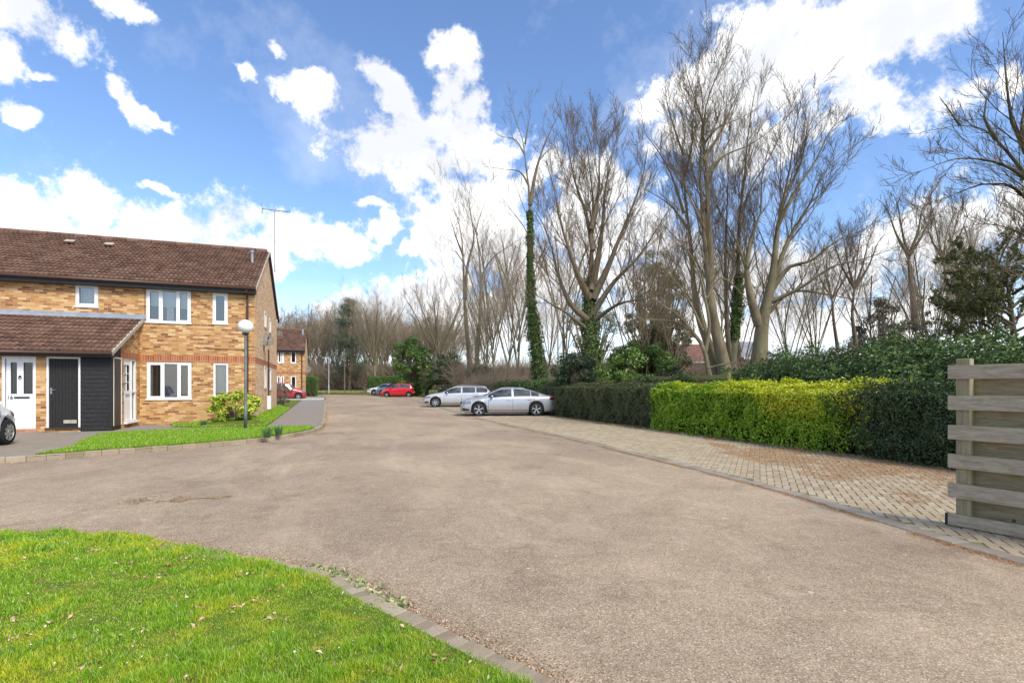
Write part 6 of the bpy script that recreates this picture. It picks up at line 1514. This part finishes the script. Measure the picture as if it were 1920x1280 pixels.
# low wooded hills on the horizon
MAT['hill'] = m_dirt('wooded_hill', [(.3, (.13, .125, .12)), (.5, (.19, .18, .17)), (.75, (.26, .25, .235))], .12)
V = []; F = []; n = 160
az_ = np.linspace(-1.3, 1.9, n)
for i, a in enumerate(az_):
    h = 9 + 8 * vnoise(a * 3, 0, 1, 3) + 3 * vnoise(a * 18, 0, 1, 4) + 1.5 * vnoise(a * 60, 0, 1, 5)
    for (rr, hh) in ((230, -1), (260, h * .7), (300, h), (380, h * 1.1)): V.append((math.sin(a) * rr, math.cos(a) * rr, hh))
for i in range(n - 1):
    for j in range(3): F.append((i * 4 + j, (i + 1) * 4 + j, (i + 1) * 4 + j + 1, i * 4 + j + 1))
o = fastmesh('hills', np.array(V), np.array(F), MAT['hill'], smooth=True); o['kind'] = 'structure'
# ================================================================== cars
def m_paint(name, c, metal=.5, rough=.32):
    m = M(name, rough, .5); m.b.inputs['Metallic'].default_value = metal; m.b.inputs['Coat Weight'].default_value = .7; m.b.inputs['Coat Roughness'].default_value = .04
    f = m.noise(m.coord(), 2.0, 3); d = tuple(x * .94 for x in c); m.base(m.ramp(f, [(.35, d), (.7, c)])); return m.m
MAT['silver'] = m_paint('silver_paint', (.47, .48, .51)); MAT['silver2'] = m_paint('pale_silver_paint', (.58, .59, .61), .35); MAT['whitep'] = m_paint('white_paint', (.86, .86, .86), .0, .25)
MAT['redp'] = m_paint('red_paint', (.62, .012, .02), .05, .25); MAT['redd'] = m_paint('dark_red_paint', (.36, .02, .035), .15, .3); MAT['bluep'] = m_paint('slate_blue_paint', (.22, .25, .30), .45, .3)
MAT['tyre'] = plain('tyre_rubber', (.022, .022, .023), .85, .2, 0, .15); MAT['alloy'] = plain('alloy_rim', (.42, .43, .45), .35, .5, .7, .05); MAT['alloy_dark'] = plain('dark_alloy_rim', (.20, .20, .21), .4, .5, .6, .05)
MAT['blackp'] = plain('black_plastic', (.018, .018, .02), .55, .3, 0, .1); MAT['seam'] = plain('shut_line', (.03, .03, .032), .8, .1)
MAT['lens'] = plain('headlamp_lens', (.22, .23, .25), .12, .8, .2, .25, 18); MAT['tail'] = plain('tail_lamp', (.20, .010, .012), .15, .7, 0, .2, 14); MAT['plate'] = plain('number_plate', (.78, .78, .74), .5, .3, 0, .02)
MAT['chrome'] = plain('chrome', (.75, .75, .76), .15, .6, .9, .02)
def m_carglass():
    m = M('car_glass', .04, .8); m.base(m.ramp(m.noise(m.coord(), 2.4, 4), [(.38, (.012, .014, .014)), (.62, (.075, .085, .085))])); return m.m
MAT['carglass'] = m_carglass()

def car(name, label, S, loc, rz, paint, rim='alloy', group=None):
    L, Wd, H, fo, wb, wr = S['L'], S['W'], S['H'], S['fo'], S['wb'], S['wr']
    e = empty(name, loc, rz, label, 'car', group); xf = L / 2 - fo; xr = xf - wb; ra = wr + .045; sill = S.get('sill', .20)
    tx, tz = zip(*sorted(S['top'])); bx_, bz = zip(*sorted(S['belt'])); wx, ww = zip(*sorted(S['plan'])); lx_, lz_ = zip(*sorted(S.get('low', [(-L / 2, .34), (-L / 2 + .25, .24), (xr, sill), (xf, sill), (L / 2 - .3, .19), (L / 2, .24)])))
    def top(x): return np.interp(x, tx, tz)
    def hw(x): return np.interp(x, wx, ww) * Wd / 2
    def sec(x):
        zt = float(top(x)); w = float(hw(x)); zb = min(float(np.interp(x, bx_, bz)), zt - .045); gh = max(0, min(1, (zt - zb - .03) / .36)); zl = float(np.interp(x, lx_, lz_))
        for xc in (xf, xr):
            if abs(x - xc) < ra: zl = max(zl, wr + math.sqrt(ra * ra - (x - xc) ** 2))
        wt = w * (.88 - (.88 - S.get('roofw', .68)) * gh); zs = zt - (.035 + .02 * gh)
        zz = [zl, zl + .02, max(.36, zl + .04), max(.58, zl + .06), max(zb - .14, zl + .08), max(zb - .03, zl + .10), max(zb, zl + .11)]
        yy = [w * .90, w * .945, w * .985, w, w * .985, w * .965, w * .945]
        zb2 = zz[-1]; zs = max(zs, zb2 + .01)
        for t in (.10, .5, .93, 1.0):
            bow = math.sin(t * PI) * .02 * gh; yy.append(w * .945 * (1 - t) + wt * t + bow); zz.append(zb2 * (1 - t) + zs * t)
        for t in (.10, .45, 1.0):
            yy.append(wt * (1 - t)); zz.append(zs + (zt + 0.0 - zs) * math.sin(t * PI / 2) ** .8)
        return yy, zz
    ex = [xf - ra, xf + ra, xr - ra, xr + ra, S['gx'][0], S['gx'][1]] + [v for q in S['pillars'] for v in q] + [S['ws'][0], S['ws'][1], S['rw'][0], S['rw'][1]]
    th = np.linspace(0, PI, 15)
    xs = sorted({round(v, 3) for v in list(np.linspace(-L / 2, L / 2, 70)) + ex + [xf + ra * math.cos(a) for a in th] + [xr + ra * math.cos(a) for a in th] + [L / 2 - .01, L / 2 - .03, L / 2 - .07, -L / 2 + .01, -L / 2 + .03, -L / 2 + .07]})
    G_ = [sec(x) for x in xs]; n = len(xs); K = len(G_[0][0])
    V = []
    for i, x in enumerate(xs):
        yy, zz = G_[i]
        V += [(x, yy[k], zz[k]) for k in range(K)] + [(x, -yy[k], zz[k]) for k in range(K - 1)]
    kk = 2 * K - 1
    def vi(i, k, s): return i * kk + (k if (s > 0 or k == K - 1) else K + k)
    body = []; side = []; wind = []; rear = []
    for i in range(n - 1):
        xm = (xs[i] + xs[i + 1]) / 2; tall = top(xm) - np.interp(xm, bx_, bz) > .10
        for k in range(K - 1):
            for s in (1, -1):
                f = (vi(i, k, s), vi(i + 1, k, s), vi(i + 1, k + 1, s), vi(i, k + 1, s)); f = f if s < 0 else f[::-1]
                if 7 <= k <= 8 and S['gx'][0] < xm < S['gx'][1] and tall and not any(a < xm < b for a, b in S['pillars']): side.append(f)
                elif k >= 11 and S['ws'][0] < xm < S['ws'][1]: wind.append(f)
                elif k >= 11 and S['rw'][0] < xm < S['rw'][1]: rear.append(f)
                else: body.append(f)
    for i, s_ in ((0, 1), (n - 1, -1)):
        a = [vi(i, k, 1) for k in range(K)]; b = [vi(i, k, -1) for k in range(K - 1)][::-1]; f = a + b; body.append(tuple(f if s_ > 0 else f[::-1]))
    def sub(nm, faces, mat, parent=e):
        used = sorted({v for f in faces for v in f}); mp = {v: j for j, v in enumerate(used)}; mb = MB(); mb.add([V[v] for v in used], [tuple(mp[v] for v in f) for f in faces]); return mb.build(nm, MAT[mat], parent, smooth=True)
    bd = sub('body', body, paint)
    for s_ in (0, 1):
        q = side[s_::2] if False else [f for f in side if (V[f[0]][1] > 0) == bool(s_)]
        if q: sub('side_window', q, 'carglass')
    if wind: sub('windscreen', wind, 'carglass')
    if rear: sub('rear_window', rear, 'carglass')
    # dark floor and wheel wells
    mb = MB(); mb.box(-L / 2 + .25, L / 2 - .2, -Wd * .40, Wd * .40, sill - .03, .62); mb.build('underbody', MAT['blackp'], e)
    def yat(x, z):
        yy, zz = sec(x); return float(np.interp(z, zz, yy))
    def patch(nm, x0, x1, zlo, zhi, mat, off=.004, sides=(1, -1), nx=8, nz=4, parent=e, each=True):
        out = []
        for s in sides:
            mb = MB(); vs = []
            for i in range(nx + 1):
                u = i / nx; x = x0 + (x1 - x0) * u; a = zlo(u) if callable(zlo) else zlo; b = zhi(u) if callable(zhi) else zhi
                for j in range(nz + 1):
                    z = a + (b - a) * j / nz; vs.append((x + (off if x > 0 else -off), s * (yat(x, z) + off), z))
            fs = [(i * (nz + 1) + j, (i + 1) * (nz + 1) + j, (i + 1) * (nz + 1) + j + 1, i * (nz + 1) + j + 1) for i in range(nx) for j in range(nz)]
            if s > 0: fs = [f[::-1] for f in fs]
            mb.add(vs, fs); out.append(mb.build(nm, MAT[mat], parent, smooth=True))
        return out
    for (x0, x1, a, b) in S['head']: patch('headlight', x0, x1, a, b, 'lens')
    for (x0, x1, a, b) in S['tail']: patch('tail_light', x0, x1, a, b, 'tail')
    for (x0, x1, a, b) in S.get('fog', []): patch('air_intake', x0, x1, a, b, 'blackp')
    # doors: shut lines and handles
    for s in (1, -1):
        for xd in S['doors']:
            zb = float(np.interp(xd, bx_, bz)); z0 = sec(xd)[1][0] + .06; mb = MB(); zz = np.linspace(z0, zb - .01, 9)
            vs = [(xd + dx, s * (yat(xd, z) + .002), z) for z in zz for dx in (-.007, .007)]; fs = [(2 * i, 2 * i + 1, 2 * i + 3, 2 * i + 2) for i in range(8)]
            if s > 0: fs = [f[::-1] for f in fs]
            mb.add(vs, fs); mb.build('shut_line', MAT['seam'], bd)
        for xh in S['handles']:
            z = float(np.interp(xh, bx_, bz)) - .13; y = yat(xh, z); mb = MB(); mb.box(xh - .10, xh + .10, min(s * (y - .01), s * (y + .028)), max(s * (y - .01), s * (y + .028)), z - .014, z + .014); mb.build('door_handle', MAT[paint], e, bevel=.008)
        xm = S['gx'][1] - .18; z = float(np.interp(xm, bx_, bz)) + .06; y = yat(xm, z - .04); mb = MB(); mb.lathe([(.001, -.12), (.05, -.10), (.075, -.02), (.07, .08), (.03, .12), (.001, .125)], 10, axis='y', c=(0, 0, 0))
        mb.v = [(xm + v[0] * .8, s * (y + .10) + v[1] * .85 , z + .02 + v[2] * .95) for v in mb.v]; mr_ = mb.build('door_mirror', MAT[paint], e, smooth=True)
        mb = MB(); mb.tube([(xm, s * (y - .02), z - .03), (xm, s * (y + .06), z - .01)], .02, 6); mb.build('mirror_arm', MAT['blackp'], mr_)
        # side skirt line and lower trim
        x0, x1 = xr + ra + .02, xf - ra - .02; mb = MB(); vs = []; 
        for i in range(13):
            x = x0 + (x1 - x0) * i / 12; z = sill + .10 + .02 * i / 12; vs += [(x, s * (yat(x, z) + .003), z), (x, s * (yat(x, z + .018) + .003), z + .018)]
        fs = [(2 * i, 2 * i + 2, 2 * i + 3, 2 * i + 1) for i in range(12)]
        if s > 0: fs = [f[::-1] for f in fs]
        mb.add(vs, fs); mb.build('sill_trim', MAT['seam'], bd)
        # wheels
        for xc in (xf, xr):
            w = empty_child = None
            yo = s * (Wd / 2 - .015); mb = MB(); hwid = .11
            mb.lathe([(wr * .66, -hwid), (wr * .92, -hwid), (wr * .985, -hwid * .75), (wr, -hwid * .3), (wr, hwid * .3), (wr * .985, hwid * .75), (wr * .92, hwid), (wr * .66, hwid)], 32, axis='y', c=(0, 0, 0))
            mb.v = [(xc + v[0], yo - s * hwid + v[1], wr + v[2]) for v in mb.v]; ty = mb.build('tyre', MAT['tyre'], None, smooth=True)
            we = bpy.data.objects.new('wheel', None); COL.objects.link(we); we.parent = e; we.empty_display_size = .1; ty.parent = we
            mb = MB(); R1 = wr * .70; y0 = yo
            mb.lathe([(R1, 0), (R1 * .93, .0), (R1 * .90, -.03), (R1 * .90, -.10)], 32, axis='y')
            ns = S.get('spokes', 5)
            for q in range(ns):
                a = 2 * PI * q / ns + .3
                for da, wd in (((-.14, .021), (.14, .021)) if S.get('twin') else ((0, .034),)):
                    c, s2 = math.cos(a + da), math.sin(a + da); c0, s0 = math.cos(a), math.sin(a)
                    p0 = (c0 * R1 * .12, s0 * R1 * .12); p1 = (c * R1 * .93, s2 * R1 * .93); nx_, nz_ = -s2 * wd * wr / .33, c * wd * wr / .33
                    vs = [(p0[0] + nx_, -.012, p0[1] + nz_), (p0[0] - nx_, -.012, p0[1] - nz_), (p1[0] - nx_ * .8, -.006, p1[1] - nz_ * .8), (p1[0] + nx_ * .8, -.006, p1[1] + nz_ * .8)]; vs += [(x, -.05, z) for x, _, z in vs]
                    mb.add(vs, [(0, 1, 2, 3), (4, 7, 6, 5), (0, 4, 5, 1), (1, 5, 6, 2), (2, 6, 7, 3), (3, 7, 4, 0)])
            mb.lathe([(.001, -.004), (R1 * .16, -.006), (R1 * .2, -.04)], 16, axis='y')
            mb.v = [(xc + v[0], y0 + s * (v[1]), wr + v[2]) for v in mb.v]; mb.build('rim', MAT[rim], we, smooth=False)
            mb = MB(); mb.lathe([(.001, 0), (R1 * .93, 0)], 24, axis='y'); mb.v = [(xc + v[0], y0 - s * .075, wr + v[2]) for v in mb.v]; mb.build('dark_backing', MAT['blackp'], we)  # black backing disc, stands in for the shade in the gaps between spokes
    # nose: grille, intake, plate ; tail: plate, exhaust shade
    fx = L / 2
    for (y1, z0, z1, mt, nm, dd) in S['nose']:
        mb = MB(); N_ = 10; vs = []
        for i in range(N_ + 1):
            y = -y1 + 2 * y1 * i / N_; 
            for z in (z0, z1): vs.append((fx + dd - .0 - (abs(y) / (Wd / 2)) ** 2 * .10, y, z))
        fs = [(2 * i, 2 * i + 2, 2 * i + 3, 2 * i + 1) for i in range(N_)]; m0 = len(vs); vs += [(x - .12, y, z) for x, y, z in vs]; fs += [(m0 + b, m0 + a, a, b) for a, b in ((1, 0), (2 * N_, 2 * N_ + 1))] + [(2 * i + 1, 2 * i + 3, m0 + 2 * i + 3, m0 + 2 * i + 1) for i in range(N_)] + [(2 * i + 2, 2 * i, m0 + 2 * i, m0 + 2 * i + 2) for i in range(N_)]
        mb.add(vs, fs); mb.build(nm, MAT[mt], e)
    mb = MB(); mb.box(-fx - .012, -fx + .05, -.26, .26, S['rp'], S['rp'] + .11); mb.build('number_plate', MAT['plate'], e)
    if S.get('rails'):
        for s in (1, -1):
            mb = MB(); a, b = S['rails']; pts = [(x, s * (hw(0) * .66), top(x) + (.035 if a + .1 < x < b - .1 else -.02)) for x in np.linspace(a, b, 10)]; mb.tube(pts, .016, 6); mb.build('roof_rail', MAT['alloy'], e)
    return e
plan = lambda L, f=.66, r=.72: [(-L / 2, r), (-L / 2 + .02, r + .07), (-L / 2 + .08, r + .14), (-L / 2 + .3, .94), (-L / 2 + .9, .99), (0, 1.0), (L / 2 - 1.0, .99), (L / 2 - .45, .95), (L / 2 - .2, .88), (L / 2 - .06, f + .10), (L / 2 - .02, f + .05), (L / 2, f)]
SALOON = dict(L=4.70, W=1.83, H=1.43, fo=.87, wb=2.81, wr=.335, sill=.20, roofw=.66, twin=True, plan=plan(4.7),
    top=[(-2.35, .60), (-2.34, .78), (-2.31, .96), (-2.25, 1.015), (-2.0, 1.055), (-1.8, 1.075), (-1.5, 1.165), (-1.15, 1.30), (-.75, 1.39), (-.35, 1.42), (.0, 1.425), (.35, 1.395), (.62, 1.31), (.95, 1.145), (1.25, .99), (1.6, .935), (1.95, .86), (2.2, .765), (2.3, .69), (2.34, .60), (2.35, .50)],
    belt=[(-2.35, .93), (-1.6, .955), (0, .915), (1.3, .87), (2.35, .70)], gx=(-1.46, 1.02), pillars=[(-.22, -.12), (-1.08, -1.04)], ws=(.50, 1.22), rw=(-1.66, -.82),
    head=[(1.86, 2.25, lambda u: .60 + .02 * u, lambda u: .70 + .045 * (1 - u))], tail=[(-2.30, -1.98, lambda u: .76 + .04 * u, lambda u: .93)], fog=[(1.93, 2.26, .29, lambda u: .36 + .05 * u)],
    doors=(1.02, -.17, -1.22), handles=(.02, -.98), nose=[(.40, .32, .70, 'blackp', 'grille', .012), (.26, .40, .51, 'plate', 'number_plate', .024), (.30, .215, .29, 'blackp', 'lower_intake', .006)], rp=.70)
ESTATE = dict(SALOON, L=4.53, W=1.82, fo=.80, wb=2.76, wr=.33, spokes=7, twin=False, plan=plan(4.53), rails=(-1.9, .2),
    top=[(-2.265, .60), (-2.25, .85), (-2.2, 1.02), (-2.1, 1.16), (-1.9, 1.31), (-1.7, 1.375), (-1.0, 1.41), (-.3, 1.42), (.1, 1.405), (.4, 1.34), (.75, 1.18), (1.08, 1.0), (1.5, .94), (1.85, .87), (2.1, .78), (2.2, .70), (2.25, .60), (2.265, .50)],
    belt=[(-2.27, .96), (-1.6, .95), (0, .91), (1.2, .87), (2.27, .70)], gx=(-1.95, .86), pillars=[(-.30, -.20), (-1.22, -1.14)], ws=(.32, 1.05), rw=(-2.16, -1.86),
    head=[(1.78, 2.16, .62, lambda u: .74 - .02 * u)], tail=[(-2.22, -1.98, .72, .90)], fog=[(1.9, 2.18, .30, .40)], doors=(.92, -.25, -1.28), handles=(-.08, -1.05),
    nose=[(.34, .56, .68, 'blackp', 'grille', .012), (.26, .43, .54, 'plate', 'number_plate', .02), (.50, .25, .36, 'blackp', 'lower_intake', .006)])
HATCH = dict(SALOON, L=3.57, W=1.60, H=1.54, fo=.72, wb=2.38, wr=.29, spokes=6, twin=False, sill=.2, roofw=.70, plan=plan(3.57, .60, .70),
    top=[(-1.785, .55), (-1.77, .80), (-1.73, .98), (-1.62, 1.25), (-1.5, 1.44), (-1.3, 1.51), (-.6, 1.54), (0, 1.53), (.3, 1.46), (.65, 1.24), (1.0, 1.02), (1.3, .93), (1.55, .82), (1.7, .68), (1.76, .58), (1.785, .48)],
    belt=[(-1.8, 1.02), (-.8, .98), (.8, .90), (1.8, .72)], gx=(-1.42, .78), pillars=[(-.36, -.27)], ws=(.28, .98), rw=(-1.70, -1.50), head=[(1.30, 1.66, .66, lambda u: .82 - .04 * u)], tail=[(-1.74, -1.58, .75, 1.05)], fog=[],
    doors=(.80, -.31, -.98), handles=(-.12, -.85), nose=[(.32, .50, .58, 'blackp', 'grille', .008), (.24, .38, .48, 'plate', 'number_plate', .014), (.36, .24, .33, 'blackp', 'lower_intake', .004)], rp=.5)
SUV = dict(HATCH, L=4.2, W=1.80, fo=.82, wb=2.60, wr=.34, roofw=.72, plan=plan(4.2, .66, .74), spokes=5,
    top=[(-2.1, .6), (-2.08, .9), (-2.02, 1.08), (-1.9, 1.35), (-1.75, 1.52), (-1.5, 1.58), (-.6, 1.61), (.1, 1.58), (.4, 1.48), (.8, 1.25), (1.15, 1.08), (1.5, 1.03), (1.8, .94), (2.0, .78), (2.08, .62), (2.1, .5)],
    belt=[(-2.1, 1.08), (-1, 1.04), (1, .98), (2.1, .8)], gx=(-1.7, .92), pillars=[(-.35, -.26), (-1.2, -1.14)], ws=(.36, 1.12), rw=(-2.0, -1.76), head=[(1.6, 1.98, .74, .88)], tail=[(-2.05, -1.85, .85, 1.12)], doors=(.95, -.3, -1.1), handles=(-.1, -.95),
    nose=[(.42, .58, .74, 'blackp', 'grille', .01), (.26, .42, .53, 'plate', 'number_plate', .02)], rp=.6, rails=(-1.7, .1))
MINI = dict(HATCH, L=3.55, W=1.63, fo=.62, wb=2.30, wr=.305, spokes=8, plan=plan(3.55, .55, .66),
    top=[(-1.775, .50), (-1.74, .74), (-1.66, .90), (-1.56, 1.08), (-1.42, 1.30), (-1.2, 1.43), (-.6, 1.49), (0, 1.48), (.3, 1.41), (.6, 1.24), (.92, 1.03), (1.2, .96), (1.45, .88), (1.62, .76), (1.72, .62), (1.775, .48)], rw=(-1.62, -1.30), gx=(-1.2, .72))
cr = -TH
def ang_img(extra=0): return PI - TH + R(extra)       # nose to the photo's left, parallel to the picture
def place(px, py, dz, off):                          # midpoint between near wheels
    return None
def carpos(pxf, pxr, py, S, rz, zg):
    """place so that the near side wheel contacts sit midway between the two pixels"""
    d = (EYE - zg) * FPX / (py - HY); x, y = ray((pxf + pxr) / 2); mid = Vector((x * d, y * d, zg)); L, fo, wb, W_ = S['L'], S['fo'], S['wb'], S['W']
    lx = L / 2 - fo - wb / 2; ly = W_ / 2 - .08
    c, s = math.cos(rz), math.sin(rz)
    # near side in the car frame: the side whose outward normal faces the camera
    side = 1 if (-s * -mid.x + c * -mid.y) > 0 else -1
    o = Vector((lx * c - side * ly * s, lx * s + side * ly * c, 0)); return tuple(mid - o)
rz = ang_img(6.0)
car('parked_car', 'silver four door saloon parked nearest, its tail against the olive hedge', SALOON, carpos(897, 1007, 780.3, SALOON, rz, .012), rz, 'silver')
car('parked_car', 'pale silver estate car parked beyond the nearest silver saloon', ESTATE, carpos(819, 893, 763.6, ESTATE, ang_img(5), .07), ang_img(5), 'silver2')
car('parked_car', 'small bright red hatchback parked in front of the evergreen bushes', HATCH, carpos(726, 765.5, 744.6, HATCH, ang_img(3), .245), ang_img(3), 'redp')
car('parked_car', 'dark slate blue car half hidden behind the red hatchback', SUV, carpos(716, 760, 742.6, SUV, ang_img(0), .29), ang_img(0), 'bluep')
car('parked_car', 'white car furthest away in the row, behind the slate blue one', SALOON, carpos(704, 742, 741.0, SALOON, ang_img(0), .35), ang_img(0), 'whitep')
p = at(535, 47.0, .24); car('parked_car', 'dark red car on the drive between the two brick houses', HATCH, p, R(4), 'redd')
wx_, wy_ = G(11, 834, .10); rzw = R(90)
car('parked_car', 'white hatchback cut off by the left edge of the photo, near the numbered door', MINI, (wx_ - MINI['W'] / 2 + .06, wy_ + (MINI['L'] / 2 - MINI['fo']) * -1.0 + .05, .105), rzw, 'whitep')
